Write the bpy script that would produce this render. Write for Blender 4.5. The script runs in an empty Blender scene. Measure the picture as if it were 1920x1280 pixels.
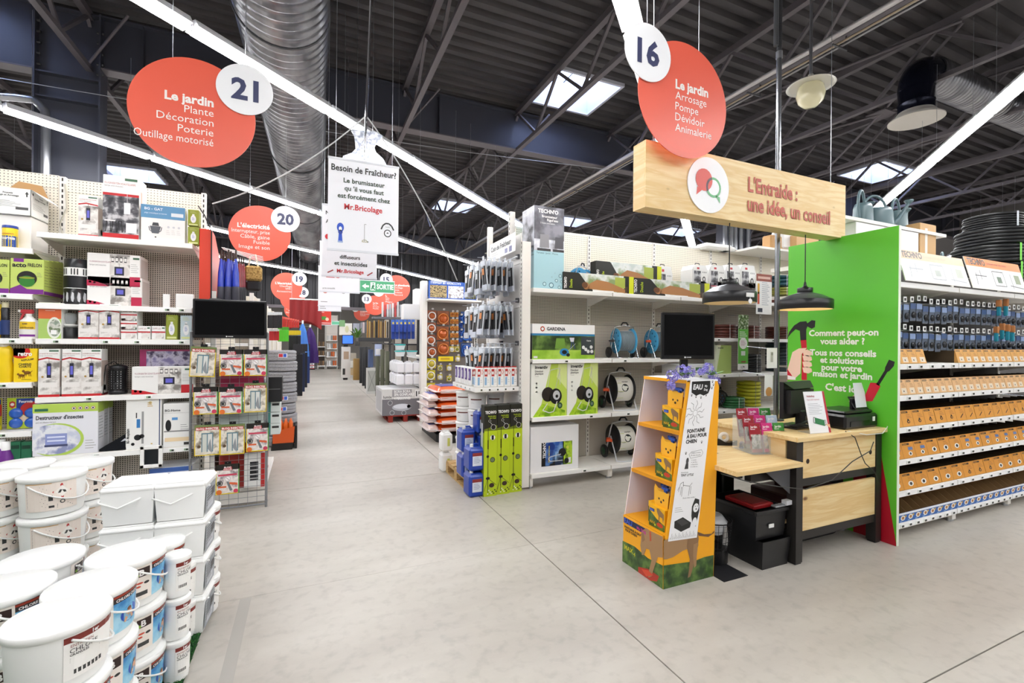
import bpy, math, random
from math import sin, cos, pi, radians, sqrt, atan2
from mathutils import Matrix, Vector
random.seed(7)
D=bpy.data; SC=bpy.context.scene; COL=SC.collection
# ---------------- camera ----------------
FPX=869.09; CXP=960.0; CYP=642.22; YAW=radians(23.8447); ROLL=radians(0.50675); CH=1.55
FW=Vector((sin(YAW),cos(YAW),0)); R0_=Vector((cos(YAW),-sin(YAW),0)); U0_=Vector((0,0,1))
RT=R0_*cos(ROLL)+U0_*sin(ROLL); UP=-R0_*sin(ROLL)+U0_*cos(ROLL)
CAM=Vector((0,0,CH))
cd=D.cameras.new('camera'); cam=D.objects.new('camera',cd); COL.objects.link(cam)
cam.matrix_world=Matrix(((RT.x,UP.x,-FW.x,0),(RT.y,UP.y,-FW.y,0),(RT.z,UP.z,-FW.z,CH),(0,0,0,1)))
cd.sensor_width=36; cd.lens=FPX/1920*36; cd.shift_y=(CYP-640)/1920; cd.clip_start=.05; cd.clip_end=200
SC.camera=cam
# ---------------- world, exposure ----------------
W=D.worlds.new('sky'); SC.world=W; W.use_nodes=True
W.node_tree.nodes['Background'].inputs[0].default_value=(.68,.78,1,1)
W.node_tree.nodes['Background'].inputs[1].default_value=14.0
SC.view_settings.view_transform='Standard'; SC.view_settings.look='None'
SC.view_settings.gamma=1; SC.view_settings.use_curve_mapping=False; SC.view_settings.exposure=0.3
TUBE_POWER=40.0
CEIL_Z=6.3; LIGHT_Z=4.12
# ---------------- helpers ----------------
def at(u,v,X=None,Y=None,Z=None):
    d=FW+RT*((u-CXP)/FPX)-UP*((v-CYP)/FPX)
    t=(X-CAM.x)/d.x if X is not None else (Y-CAM.y)/d.y if Y is not None else (Z-CAM.z)/d.z
    return CAM+d*t
def lin(h):
    h=h.lstrip('#'); c=[int(h[i:i+2],16)/255 for i in (0,2,4)]
    return tuple(x/12.92 if x<=.04045 else ((x+.055)/1.055)**2.4 for x in c)+(1,)
MC={}
def mat(h,rough=.5,metal=0,emit=0,alpha=1,coat=0):
    k=(h,rough,metal,emit,alpha,coat)
    if k in MC: return MC[k]
    m=D.materials.new('paint_'+h.strip('#')); m.use_nodes=True; b=m.node_tree.nodes['Principled BSDF']
    b.inputs['Base Color'].default_value=lin(h); b.inputs['Roughness'].default_value=rough; b.inputs['Metallic'].default_value=metal
    if emit: b.inputs['Emission Color'].default_value=lin(h); b.inputs['Emission Strength'].default_value=emit
    if alpha<1: b.inputs['Alpha'].default_value=alpha
    if coat: b.inputs['Coat Weight'].default_value=coat
    MC[k]=m; return m
def nodes(name,rough=.5,metal=0):
    m=D.materials.new(name); m.use_nodes=True; nt=m.node_tree; b=nt.nodes['Principled BSDF']
    b.inputs['Roughness'].default_value=rough; b.inputs['Metallic'].default_value=metal
    return m,nt,b
def nn(nt,t,**k):
    n=nt.nodes.new(t)
    for a,v in k.items():
        if a.startswith('i_'): n.inputs[a[2:].replace('_',' ')].default_value=v
        else: setattr(n,a,v)
    return n
def ramp(nt,fac,stops):
    r=nt.nodes.new('ShaderNodeValToRGB'); e=r.color_ramp.elements
    while len(e)<len(stops): e.new(.5)
    for i,(p,c) in enumerate(stops): e[i].position=p; e[i].color=lin(c)
    nt.links.new(fac,r.inputs[0]); return r.outputs[0]
def noise_mat(name,stops,scale=4,detail=4,rough=.5,metal=0,stretch=(1,1,1),bump=0,coord='Object',dist=0):
    m,nt,b=nodes(name,rough,metal); tc=nn(nt,'ShaderNodeTexCoord'); mp=nn(nt,'ShaderNodeMapping'); mp.inputs['Scale'].default_value=stretch
    nt.links.new(tc.outputs[coord],mp.inputs[0]); n=nn(nt,'ShaderNodeTexNoise'); n.inputs['Scale'].default_value=scale; n.inputs['Detail'].default_value=detail
    n.inputs['Distortion'].default_value=dist
    nt.links.new(mp.outputs[0],n.inputs['Vector']); nt.links.new(ramp(nt,n.outputs[0],stops),b.inputs['Base Color'])
    if bump:
        bp=nn(nt,'ShaderNodeBump'); bp.inputs['Strength'].default_value=bump; bp.inputs['Distance'].default_value=.01
        nt.links.new(n.outputs[0],bp.inputs['Height']); nt.links.new(bp.outputs[0],b.inputs['Normal'])
    return m
def peg_mat(name,base,hole,px=.025,pz=.025,r=.15):
    m,nt,b=nodes(name,.45); tc=nn(nt,'ShaderNodeTexCoord'); mp=nn(nt,'ShaderNodeMapping'); mp.inputs['Scale'].default_value=(1/px,0,1/pz)
    nt.links.new(tc.outputs['Object'],mp.inputs[0])
    f=nn(nt,'ShaderNodeVectorMath',operation='FRACTION'); nt.links.new(mp.outputs[0],f.inputs[0])
    s=nn(nt,'ShaderNodeVectorMath',operation='SUBTRACT'); s.inputs[1].default_value=(.5,0,.5); nt.links.new(f.outputs[0],s.inputs[0])
    l=nn(nt,'ShaderNodeVectorMath',operation='LENGTH'); nt.links.new(s.outputs[0],l.inputs[0])
    c=ramp(nt,l.outputs['Value'],[(r,hole),(r+.08,base)]); nt.links.new(c,b.inputs['Base Color']); return m
WOOD=None
def wood_mat(name,a,bc,knot,ax=0,sc=1):
    m,nt,b=nodes(name,.45); tc=nn(nt,'ShaderNodeTexCoord'); mp=nn(nt,'ShaderNodeMapping')
    mp.inputs['Scale'].default_value=[(.6,6,6),(6,.6,6),(6,6,.6)][ax]; nt.links.new(tc.outputs['Object'],mp.inputs[0])
    n=nn(nt,'ShaderNodeTexNoise'); n.inputs['Scale'].default_value=3*sc; n.inputs['Detail'].default_value=6; n.inputs['Distortion'].default_value=.6
    nt.links.new(mp.outputs[0],n.inputs['Vector']); c=ramp(nt,n.outputs[0],[(.35,a),(.5,bc),(.62,a),(.75,bc)])
    v=nn(nt,'ShaderNodeTexVoronoi'); v.inputs['Scale'].default_value=4.5*sc; mp2=nn(nt,'ShaderNodeMapping'); mp2.inputs['Scale'].default_value=[(.7,1,1.3),(1,.7,1.3),(1,1,.7)][ax]
    nt.links.new(tc.outputs['Object'],mp2.inputs[0]); nt.links.new(mp2.outputs[0],v.inputs['Vector'])
    r=nt.nodes.new('ShaderNodeValToRGB'); r.color_ramp.elements[0].position=.06; r.color_ramp.elements[0].color=(1,1,1,1); r.color_ramp.elements[1].position=.12; r.color_ramp.elements[1].color=(0,0,0,1)
    nt.links.new(v.outputs['Distance'],r.inputs[0]); mx=nn(nt,'ShaderNodeMix',data_type='RGBA'); mx.inputs[7].default_value=lin(knot)
    nt.links.new(r.outputs[0],mx.inputs[0]); nt.links.new(c,mx.inputs[6]); nt.links.new(mx.outputs[2],b.inputs['Base Color']); return m
def photo(a,b,c,scale=9):
    k=('ph',a,b,c,scale)
    if k not in MC: MC[k]=noise_mat('printed_picture',[(.38,a),(.5,b),(.62,c)],scale,5,.35)
    return MC[k]
# materials of the place
CREAM=mat('f3efe6',.45); WHITE=mat('f4f4f2',.45); DARK=mat('17171a',.5); STEEL=mat('b9bcc2',.28,.9); CHROME=mat('dcdfe3',.12,1)
BLACK=mat('0d0d0f',.35); GREYM=mat('55565a',.45,.4); TRUSS=mat('6a656a',.5,.2)
PEG=peg_mat('perforated_cream_panel','f1ead9','453a31',r=.12); PEGD=peg_mat('perforated_grey_shaded_panel','d8d0c4','2e2824',.018,.018,.24)  # second one: denser holes, darker base with painted shelf shade; also dark gondola ends
PEGX=peg_mat('perforated_dark_panel','77706a','2a2522',.03,.03,.15)
WOODX=wood_mat('pine_board_x','ecd3a0','e0bd80','7a4a20',0); WOODY=wood_mat('pine_board_y','ecd3a4','e2c084','7a4a20',1)
PALLET=noise_mat('pallet_wood',[(.3,'a5824f'),(.7,'cfae78')],8,5,.7,stretch=(1,8,8))
CARD=mat('b98f5f',.8)
GALV=noise_mat('galvanised_sheet',[(.3,'77777c'),(.7,'a9a9ad')],5,3,.28,.9,stretch=(1,.3,1))
GLASS=None
_O=['','first','second','third','fourth','fifth','sixth','seventh','eighth','ninth','tenth','eleventh','twelfth','thirteenth','fourteenth','fifteenth','sixteenth','seventeenth','eighteenth','nineteenth','twentieth']
def ordn(n):
    if n<=20: return _O[n]
    t,u=divmod(n,10); return {2:'twenty',3:'thirty',4:'forty',5:'fifty'}[t]+'-'+_O[u] if u else {3:'thirtieth',4:'fortieth',5:'fiftieth'}[t]
class M:
    def __init__(s): s.v=[];s.f=[];s.mi=[];s.sm=[];s.ml=[];s.T=None
    def add(s,vs,fs,m,smooth=False):
        if m not in s.ml: s.ml.append(m)
        k=s.ml.index(m); o=len(s.v)
        s.v+= [tuple(s.T@Vector(p)) for p in vs] if s.T is not None else [tuple(p) for p in vs]
        for f in fs: s.f.append([i+o for i in f]); s.mi.append(k); s.sm.append(smooth)
        return s
    def box(s,x0,y0,z0,x1,y1,z1,m,c=0):
        if x0>x1:x0,x1=x1,x0
        if y0>y1:y0,y1=y1,y0
        if z0>z1:z0,z1=z1,z0
        if c<=0:
            return s.add([(x0,y0,z0),(x1,y0,z0),(x1,y1,z0),(x0,y1,z0),(x0,y0,z1),(x1,y0,z1),(x1,y1,z1),(x0,y1,z1)],
              [(0,3,2,1),(4,5,6,7),(0,1,5,4),(1,2,6,5),(2,3,7,6),(3,0,4,7)],m)
        c=min(c,(x1-x0)*.45,(y1-y0)*.45,(z1-z0)*.45); vs=[];ix={}
        for i,(x,sx) in enumerate(((x0,1),(x1,-1))):
            for j,(y,sy) in enumerate(((y0,1),(y1,-1))):
                for k,(z,sz) in enumerate(((z0,1),(z1,-1))):
                    for a,p in enumerate(((x,y+sy*c,z+sz*c),(x+sx*c,y,z+sz*c),(x+sx*c,y+sy*c,z))):
                        ix[i,j,k,a]=len(vs); vs.append(p)
        g=lambda i,j,k,a:ix[i,j,k,a]; F=[]
        for i in(0,1):
            q=[g(i,0,0,0),g(i,1,0,0),g(i,1,1,0),g(i,0,1,0)]; F.append(q if i else q[::-1])
        for j in(0,1):
            q=[g(0,j,0,1),g(1,j,0,1),g(1,j,1,1),g(0,j,1,1)]; F.append(q[::-1] if j else q)
        for k in(0,1):
            q=[g(0,0,k,2),g(1,0,k,2),g(1,1,k,2),g(0,1,k,2)]; F.append(q if k else q[::-1])
        for a in(0,1):
            for b in(0,1):
                F.append([g(a,b,0,0),g(a,b,1,0),g(a,b,1,1),g(a,b,0,1)]); F.append([g(a,0,b,0),g(a,1,b,0),g(a,1,b,2),g(a,0,b,2)]); F.append([g(0,a,b,1),g(1,a,b,1),g(1,a,b,2),g(0,a,b,2)])
        for i in(0,1):
            for j in(0,1):
                for k in(0,1): F.append([g(i,j,k,0),g(i,j,k,1),g(i,j,k,2)])
        return s.add(vs,F,m)
    def cyl(s,a,b,r,m,n=12,r2=None,caps=True,smooth=True):
        a=Vector(a);b=Vector(b);r2=r if r2 is None else r2; d=(b-a).normalized(); u=d.orthogonal().normalized(); w=d.cross(u)
        vs=[];
        for c,rr in((a,r),(b,r2)):
            for i in range(n): t=2*pi*i/n; vs.append(c+u*cos(t)*rr+w*sin(t)*rr)
        s.add(vs,[(i,(i+1)%n,n+(i+1)%n,n+i) for i in range(n)],m,smooth)
        if caps: s.add(vs[:n],[tuple(range(n))[::-1]],m); s.add(vs[n:],[tuple(range(n))],m)
        return s
    def tube(s,path,r,m,n=8,closed=False):
        P=[Vector(p) for p in path]; L=len(P); vs=[]; u=None
        for i,p in enumerate(P):
            a=P[(i-1)%L] if closed or i>0 else p; b=P[(i+1)%L] if closed or i<L-1 else p
            d=(b-a).normalized()
            if u is None: u=d.orthogonal().normalized()
            u=(u-d*u.dot(d)).normalized(); w=d.cross(u); rr=r[i] if isinstance(r,(list,tuple)) else r
            for k in range(n): t=2*pi*k/n; vs.append(p+u*cos(t)*rr+w*sin(t)*rr)
        F=[]
        for i in range(L if closed else L-1):
            j=(i+1)%L
            for k in range(n): F.append((i*n+k,i*n+(k+1)%n,j*n+(k+1)%n,j*n+k))
        s.add(vs,F,m,True)
        if not closed: s.add(vs[:n],[tuple(range(n))[::-1]],m); s.add(vs[-n:],[tuple(range(n))],m)
        return s
    def lathe(s,prof,m,n=24,c=(0,0,0),ax='Z',smooth=True,sx=1,sy=1,caps=True):
        vs=[];c=Vector(c)
        for r,h in prof:
            for i in range(n):
                t=2*pi*i/n; x,y=r*cos(t)*sx,r*sin(t)*sy
                vs.append(c+(Vector((x,y,h)) if ax=='Z' else Vector((h,x,y)) if ax=='X' else Vector((x,h,y))))
        F=[(j*n+i,j*n+(i+1)%n,(j+1)*n+(i+1)%n,(j+1)*n+i) for j in range(len(prof)-1) for i in range(n)]
        s.add(vs,F,m,smooth)
        if caps:
            if prof[0][0]>1e-4: s.add(vs[:n],[tuple(range(n))[::-1]],m)
            if prof[-1][0]>1e-4: s.add(vs[-n:],[tuple(range(n))],m)
        return s
    def ext(s,pts,vec,m,caps=True,smooth=False):
        n=len(pts); v=Vector(vec); vs=[Vector(p) for p in pts]+[Vector(p)+v for p in pts]
        s.add(vs,[(i,(i+1)%n,n+(i+1)%n,n+i) for i in range(n)],m,smooth)
        if caps: s.add(vs[:n],[tuple(range(n))[::-1]],m); s.add(vs[n:],[tuple(range(n))],m)
        return s
    def torus(s,c,R,r,m,n=24,k=8,ax='Z',sx=1):
        P=[]
        for i in range(n):
            t=2*pi*i/n; x,y=R*cos(t),R*sin(t)*sx
            P.append(Vector(c)+(Vector((x,y,0)) if ax=='Z' else Vector((0,x,y)) if ax=='X' else Vector((x,0,y))))
        return s.tube(P,r,m,k,True)
    def mesh(s,name):
        me=D.meshes.new(name); me.from_pydata(s.v,[],s.f)
        for m in s.ml: me.materials.append(m)
        me.polygons.foreach_set('material_index',s.mi); me.polygons.foreach_set('use_smooth',s.sm); me.update(); return me
    def build(s,name,parent=None,loc=None,rz=0,**props):
        o=D.objects.new(name,s.mesh(name)); COL.objects.link(o)
        if parent: o.parent=parent
        if loc is not None: o.location=loc
        if rz: o.rotation_euler=(0,0,rz)
        for k,v in props.items(): o[k]=v
        return o
def tag(o,label,cat,group=None,kind=None):
    o['label']=label; o['category']=cat
    if group: o['group']=group
    if kind: o['kind']=kind
    return o
def thing(name,label,cat,loc=(0,0,0),rz=0,group=None):
    o=D.objects.new(name,None); COL.objects.link(o); o.location=loc; o.rotation_euler=(0,0,rz); o.empty_display_size=.05
    return tag(o,label,cat,group)
def dup(o,loc=None,rz=None,label=None,parent=None,group=None,rot=None):
    c=o.copy(); COL.objects.link(c)
    if parent is not None: c.parent=parent
    if loc is not None: c.location=loc
    if rz is not None: c.rotation_euler=(0,0,rz)
    if rot is not None: c.rotation_euler=rot
    if label: c['label']=label
    if group: c['group']=group
    for ch in list(o.children): dup(ch,parent=c)
    return c
def struct(o): o['kind']='structure'; return o
TG={}
def tgeo(s,bold):
    k=(s,bold)
    if k in TG: return TG[k]
    cu=D.curves.new('t','FONT'); cu.body=s; cu.resolution_u=2; cu.size=1
    if bold: cu.offset=.022 if bold==1 else .035
    ob=D.objects.new('t',cu); me=D.meshes.new_from_object(ob)
    vs=[(v.co.x,v.co.y) for v in me.vertices]; fs=[tuple(p.vertices) for p in me.polygons]
    D.objects.remove(ob); D.curves.remove(cu); D.meshes.remove(me)
    if not vs: vs=[(0,0)];fs=[]
    x0=min(v[0] for v in vs); x1=max(v[0] for v in vs); TG[k]=([(x-x0,y) for x,y in vs],fs,x1-x0); return TG[k]
class P:
    """flat print: 0..W x 0..H mapped on a surface by fn(x,y,layer)"""
    def __init__(s,Wd,Ht,fn,m=None): s.W=Wd;s.H=Ht;s.fn=fn;s.m=m or M()
    def q(s,pts,mt,l=1):
        for ax,lo,sg in((0,0,1),(0,1,-1),(1,0,1),(1,1,-1)):
            if all((p[ax]-lo)*sg>=-1e-6 for p in pts): continue
            o=[]
            for a,b in zip(pts,pts[1:]+pts[:1]):
                da,db=(a[ax]-lo)*sg,(b[ax]-lo)*sg
                if da>=0: o.append(a)
                if (da>=0)!=(db>=0): t=da/(da-db); o.append((a[0]+(b[0]-a[0])*t,a[1]+(b[1]-a[1])*t))
            pts=o
            if len(pts)<3: return s
        s.m.add([s.fn(x*s.W,y*s.H,l) for x,y in pts],[tuple(range(len(pts)))],mt if not isinstance(mt,str) else mat(mt,.4)); return s
    def rect(s,x,y,w,h,c,l=1,n=1):
        for i in range(n): a=x+w*i/n;b=x+w*(i+1)/n; s.q([(a,y),(b,y),(b,y+h),(a,y+h)],c,l)
        return s
    def ell(s,x,y,rx,ry=None,c='ffffff',l=2,n=20):
        ry=rx*s.W/s.H if ry is None else ry
        return s.q([(x+rx*cos(2*pi*i/n),y+ry*sin(2*pi*i/n)) for i in range(n)],c,l)
    def line(s,pts,w,c,l=2):
        for (a,b),(cx,cy) in zip(pts,pts[1:]):
            ax,ay,bx,by=a*s.W,b*s.H,cx*s.W,cy*s.H; dx,dy=bx-ax,by-ay; L=sqrt(dx*dx+dy*dy) or 1; ox,oy=-dy/L*w/2,dx/L*w/2
            s.m.add([s.fn(ax+ox,ay+oy,l),s.fn(ax-ox,ay-oy,l),s.fn(bx-ox,by-oy,l),s.fn(bx+ox,by+oy,l)],[(0,1,2,3)],c if not isinstance(c,str) else mat(c,.4))
        return s
    def text(s,t,x,y,h,c='111111',l=3,b=0,al='l',mw=None,rot=0):
        vs,fs,w=tgeo(t,b); k=h*s.H/.7
        kx=k
        if mw and w*k>mw*s.W: kx=mw*s.W/w; k=min(k,kx*1.6)
        off={'l':0,'c':-w*kx/2,'r':-w*kx}[al]; out=[]
        for a,bb in vs:
            px,py=a*kx+off,bb*k
            if rot: px,py=px*cos(rot)-py*sin(rot),px*sin(rot)+py*cos(rot)
            out.append(s.fn(x*s.W+px,y*s.H+py,l))
        s.m.add(out,fs,c if not isinstance(c,str) else mat(c,.4)); return s
    def lines(s,x,y,w,n,dy,c='777777',h=.012,l=2):
        for i in range(n): s.rect(x,y-i*dy,w*(.7+.3*((i*7)%5)/4),h,c,l)
        return s
    def build(s,name,parent,**k):
        return s.m.build(name,parent,**k) if s.m.v else None
def plane(o,ux,uy,eps=.0005):
    o=Vector(o);ux=Vector(ux);uy=Vector(uy);n=ux.cross(uy)
    return lambda x,y,l:o+ux*x+uy*y+n*(eps*l+.0004)
def carton(name,label,cat,X,Y,Z,w,d,h,col='f4f4f2',front=None,side=None,sd=None,group=None,rz=0,top=None,pn='printed_face',rot=None,parent=None):
    b=col if not isinstance(col,str) else mat(col,.5)
    m=M().box(0,0,0,w,d,h,b,min(.004,w*.05,h*.05)); m.box(w*.03,d*.495,h-.0001,w*.97,d*.505,h+.0006,mat('cfcfcb',.5) if isinstance(col,str) and col!='c9a06a' else CARD)
    o=m.build(name,parent,(X,Y,Z)); o.rotation_euler=rot or (0,0,rz)
    if label: tag(o,label,cat,group)
    p=None
    if front:
        p=P(w,h,plane((0,0,0),(1,0,0),(0,0,1))); front(p); p.build(pn,o)
    if side:
        s=sd or ('R' if X<0 else 'L')
        p=P(d,h,plane((w,0,0),(0,1,0),(0,0,1)) if s=='R' else plane((0,d,0),(0,-1,0),(0,0,1))); side(p); p.build('printed_side',o)
    return o
def pxc(name,label,cat,u0,u1,vt,z,Y,d,**k):
    vm=vt+20; a=at(u0,vm,Y=Y);b=at(u1,vm,Y=Y);t=at((u0+u1)/2,vt,Y=Y)
    return carton(name,label,cat,a.x,Y,z,b.x-a.x,d,t.z-z,**k)
# ================= STRUCTURE =================
def concrete():
    m,nt,b=nodes('polished_concrete',.34); tc=nn(nt,'ShaderNodeTexCoord')
    n1=nn(nt,'ShaderNodeTexNoise'); n1.inputs['Scale'].default_value=.9; n1.inputs['Detail'].default_value=8; n1.inputs['Roughness'].default_value=.62
    n2=nn(nt,'ShaderNodeTexNoise'); n2.inputs['Scale'].default_value=14; n2.inputs['Detail'].default_value=8; n2.inputs['Distortion'].default_value=.2
    mp=nn(nt,'ShaderNodeMapping'); mp.inputs['Scale'].default_value=(.35,1,1); nt.links.new(tc.outputs['Object'],mp.inputs[0]); nt.links.new(mp.outputs[0],n1.inputs['Vector']); nt.links.new(tc.outputs['Object'],n2.inputs['Vector'])
    c1=ramp(nt,n1.outputs[0],[(.3,'a49d95'),(.5,'b9b3aa'),(.7,'cbc6be')]); c2=ramp(nt,n2.outputs[0],[(.25,'b5b5b5'),(.5,'ffffff'),(.75,'ffffff')])
    mx=nn(nt,'ShaderNodeMix',data_type='RGBA',blend_type='MULTIPLY'); mx.inputs[0].default_value=.3
    nt.links.new(c1,mx.inputs[6]); nt.links.new(c2,mx.inputs[7])
    v=nn(nt,'ShaderNodeTexVoronoi'); v.inputs['Scale'].default_value=1.7; nt.links.new(tc.outputs['Object'],v.inputs['Vector'])
    r=nt.nodes.new('ShaderNodeValToRGB'); r.color_ramp.elements[0].position=.006; r.color_ramp.elements[0].color=(.35,.35,.35,1); r.color_ramp.elements[1].position=.012; r.color_ramp.elements[1].color=(1,1,1,1)
    nt.links.new(v.outputs['Distance'],r.inputs[0]); m2=nn(nt,'ShaderNodeMix',data_type='RGBA',blend_type='MULTIPLY'); m2.inputs[0].default_value=1
    nt.links.new(mx.outputs[2],m2.inputs[6]); nt.links.new(r.outputs[0],m2.inputs[7]); nt.links.new(m2.outputs[2],b.inputs['Base Color'])
    rr=nn(nt,'ShaderNodeMapRange'); rr.inputs['To Min'].default_value=.22; rr.inputs['To Max'].default_value=.5; nt.links.new(n1.outputs[0],rr.inputs['Value']); nt.links.new(rr.outputs[0],b.inputs['Roughness'])
    return m
CONC=concrete(); XA,XB,YA,YB=-15.,21.,-9.,30.
fl=struct(M().box(XA,YA,-.3,XB,YB,-.006,mat('5d5852',.9)).build('floor'))
xs=[XA,-10.2,-4.3,1.595,7.5,13.4,XB]; ys=[YA,-5.2,-1.0,1.18,3.197,5.35,9.6,13.9,18.2,22.5,26.8,YB]
for i in range(len(xs)-1):
    for j in range(len(ys)-1):
        g=.0035 if j not in(3,) else .0035
        M().box(xs[i]+.004,ys[j]+(.001 if ys[j]==3.197 else g),-.006,xs[i+1]-.004,ys[j+1]-(.001 if ys[j+1]==3.197 else g),0,CONC).build('floor_slab',fl)
WALL=mat('6d6a68',.8); BW=mat('232327',.6)
struct(M().box(XA-.2,YA,0,XA,YB,6.9,WALL).build('wall_left')); struct(M().box(XB,YA,0,XB+.2,YB,6.9,WALL).build('wall_right'))
struct(M().box(XA,YA-.2,0,XB,YA,6.9,WALL).build('wall_front')); struct(M().box(XA,YB,0,XB,YB+.2,6.9,mat('8d8984',.8)).build('wall_back'))
m=M(); n=0; x=XA
pts=[]
while x<XB: pts+=[(x,20.5,2.95),(x+.18,20.5,2.95),(x+.21,20.54,2.95),(x+.27,20.54,2.95)]; x+=.3
vs=[p for p in pts]+[(a,b,6.3) for a,b,c in pts]; k=len(pts)
m.add(vs,[(i,i+1,k+i+1,k+i) for i in range(k-1)],BW); m.box(XA,20.56,2.95,XB,20.6,6.3,BW); m.box(XA,20.42,2.85,XB,20.62,2.97,TRUSS)
struct(m.build('wall_bulkhead'))
# corrugated roof
ROOF=noise_mat('roof_sheet',[(.3,'3e3c3f'),(.6,'504d4f')],3,4,.55,.25,stretch=(.3,1,1))
SKY=[(3.97,6.98,5.22,8.1),(3.97,15.0,5.22,16.1),(13.4,6.98,14.9,8.06),(13.4,14.5,14.9,15.5),(-5.2,15.9,-3.95,17.1),(-5.2,6.98,-3.95,8.1),(8.6,15.,9.9,16.1)]
ce=struct(M().box(XA,YA,6.28,XA+.1,YB,6.4,ROOF).build('ceiling'))
def rz_(y):
    f=(y-YA)%.24; K_=((0,6.3),(.10,6.3),(.135,6.37),(.205,6.37),(.24,6.3))
    for (a,za),(b,zb) in zip(K_,K_[1:]):
        if f<=b+1e-9: return za+(zb-za)*(f-a)/(b-a)
    return 6.3
def sheet(x0,x1,y0,y1):
    pr=[(y0,rz_(y0+1e-6))]; y=YA+.24*int((y0-YA)/.24)
    while y<y1:
        for dy in(0,.10,.135,.205):
            if y0+1e-4<y+dy<y1-1e-4: pr.append((y+dy,rz_(y+dy+1e-7)))
        y+=.24
    pr.append((y1,rz_(y1-1e-6))); k=len(pr)
    M().add([(x0,a,b) for a,b in pr]+[(x1,a,b) for a,b in pr],[(i,k+i,k+i+1,i+1) for i in range(k-1)],ROOF).build('roof_sheet',ce)
TX=[1.6+2.25*k for k in range(-8,10)]
cuts=sorted(set([XA+.1,XB]+[t for t in TX if XA<t<XB]+[a for s in SKY for a in(s[0],s[2])]))
for x0,x1 in zip(cuts,cuts[1:]):
    xm=(x0+x1)/2; hs=sorted((s[1],s[3]) for s in SKY if s[0]-1e-3<xm<s[2]+1e-3); y=YA
    for a,b in hs: sheet(x0,x1,y,a); y=b
    sheet(x0,x1,y,YB)
def opal():
    m=D.materials.new('skylight_glazing'); m.use_nodes=True; nt=m.node_tree; b=nt.nodes['Principled BSDF']; nt.nodes.remove(b)
    t=nn(nt,'ShaderNodeBsdfTransparent'); t.inputs[0].default_value=(.86,.9,1,1); g=nn(nt,'ShaderNodeBsdfGlossy'); g.inputs['Roughness'].default_value=.2
    x=nn(nt,'ShaderNodeMixShader'); x.inputs[0].default_value=.06; nt.links.new(t.outputs[0],x.inputs[1]); nt.links.new(g.outputs[0],x.inputs[2]); nt.links.new(x.outputs[0],nt.nodes['Material Output'].inputs[0]); return m
OP=opal(); KERB=mat('c9ccd8',.5)
for i,(x0,y0,x1,y1) in enumerate(SKY):
    t=.03; m=M(); e=.1
    for (a,b,c,d) in ((x0,y0,x1,y0),(x1,y0,x1,y1),(x1,y1,x0,y1),(x0,y1,x0,y0)):
        cx,cy=(x0+x1)/2,(y0+y1)/2; sh=lambda p,q:(p+(cx-p)*e*2/(x1-x0),q+(cy-q)*e*2/(y1-y0))
        a2,b2=sh(a,b);c2,d2=sh(c,d); m.add([(a,b,6.27),(c,d,6.27),(c2,d2,6.78),(a2,b2,6.78)],[(0,1,2,3)],KERB)
        m.box(min(a,c)-t,min(b,d)-t,6.24,max(a,c)+t,max(b,d)+t,6.28,KERB) if False else None
    for q in((x0-.05,y0-.05,x1+.05,y0),(x0-.05,y1,x1+.05,y1+.05),(x0-.05,y0,x0,y1),(x1,y0,x1+.05,y1)): m.box(q[0],q[1],6.24,q[2],q[3],6.32,KERB)
    w=struct(m.build('window_%d'%(i+1)))
    M().box(x0+.08,y0+.08,6.78,x1-.08,y1-.08,6.8,OP).build('pane',w)
    M().cyl(((x0+x1)/2,y0+.12,6.7),((x0+x1)/2,y1-.12,6.7),.012,GREYM,8).box((x0+x1)/2-.06,(y0+y1)/2-.06,6.66,(x0+x1)/2+.06,(y0+y1)/2+.06,6.74,GREYM).build('opening_gear',w)
# portal beams and columns
PB=mat('4a4c57',.45,.2)
def ibeam(y,x0,x1,z0,z1,name='ceiling_beam'):
    m=M().box(x0,y-.01,z0,x1,y+.01,z1,PB).box(x0,y-.11,z0-.02,x1,y+.11,z0,TRUSS).box(x0,y-.11,z1,x1,y+.11,z1+.02,PB)
    x=x0+.5
    while x<x1: m.box(x-.006,y-.1,z0,x+.006,y+.1,z1,PB); x+=4.5
    return struct(m.build(name))
ibeam(8.6,-2.76,9.6,5.45,6.18); ibeam(8.6,XA,-3.45,5.28,6.18); ibeam(8.6,10.4,XB,5.35,6.18); ibeam(20.3,XA,XB,5.4,6.18); ibeam(-3.3,XA,XB,5.45,6.18)
def column(x0,x1,y):
    m=M().box(x0,y-.01,0,x1,y+.01,6.2,PB).box(x0-.02,y-.13,0,x0,y+.13,6.2,PB).box(x1,y-.13,0,x1+.02,y+.13,6.2,PB)
    for z in(4.9,5.24,6.17): m.box(x0,y-.11,z,x1,y+.11,z+.02,PB)
    for x in(x0,x1):
        for z in(5.35,5.5,5.65,5.8,5.95): m.cyl((x-.04,y-.07,z),(x+.04,y-.07,z),.018,GREYM,8)
    c=struct(m.build('column'))
    return c
column(-3.45,-2.76,8.6)
c2=column(9.55,10.45,8.6)
for x in(9.42,9.62,9.76,9.95,10.2): M().cyl((x,8.35,2.6),(x,8.35,6.0),.055,STEEL,12).build('riser_pipe',c2)
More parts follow.
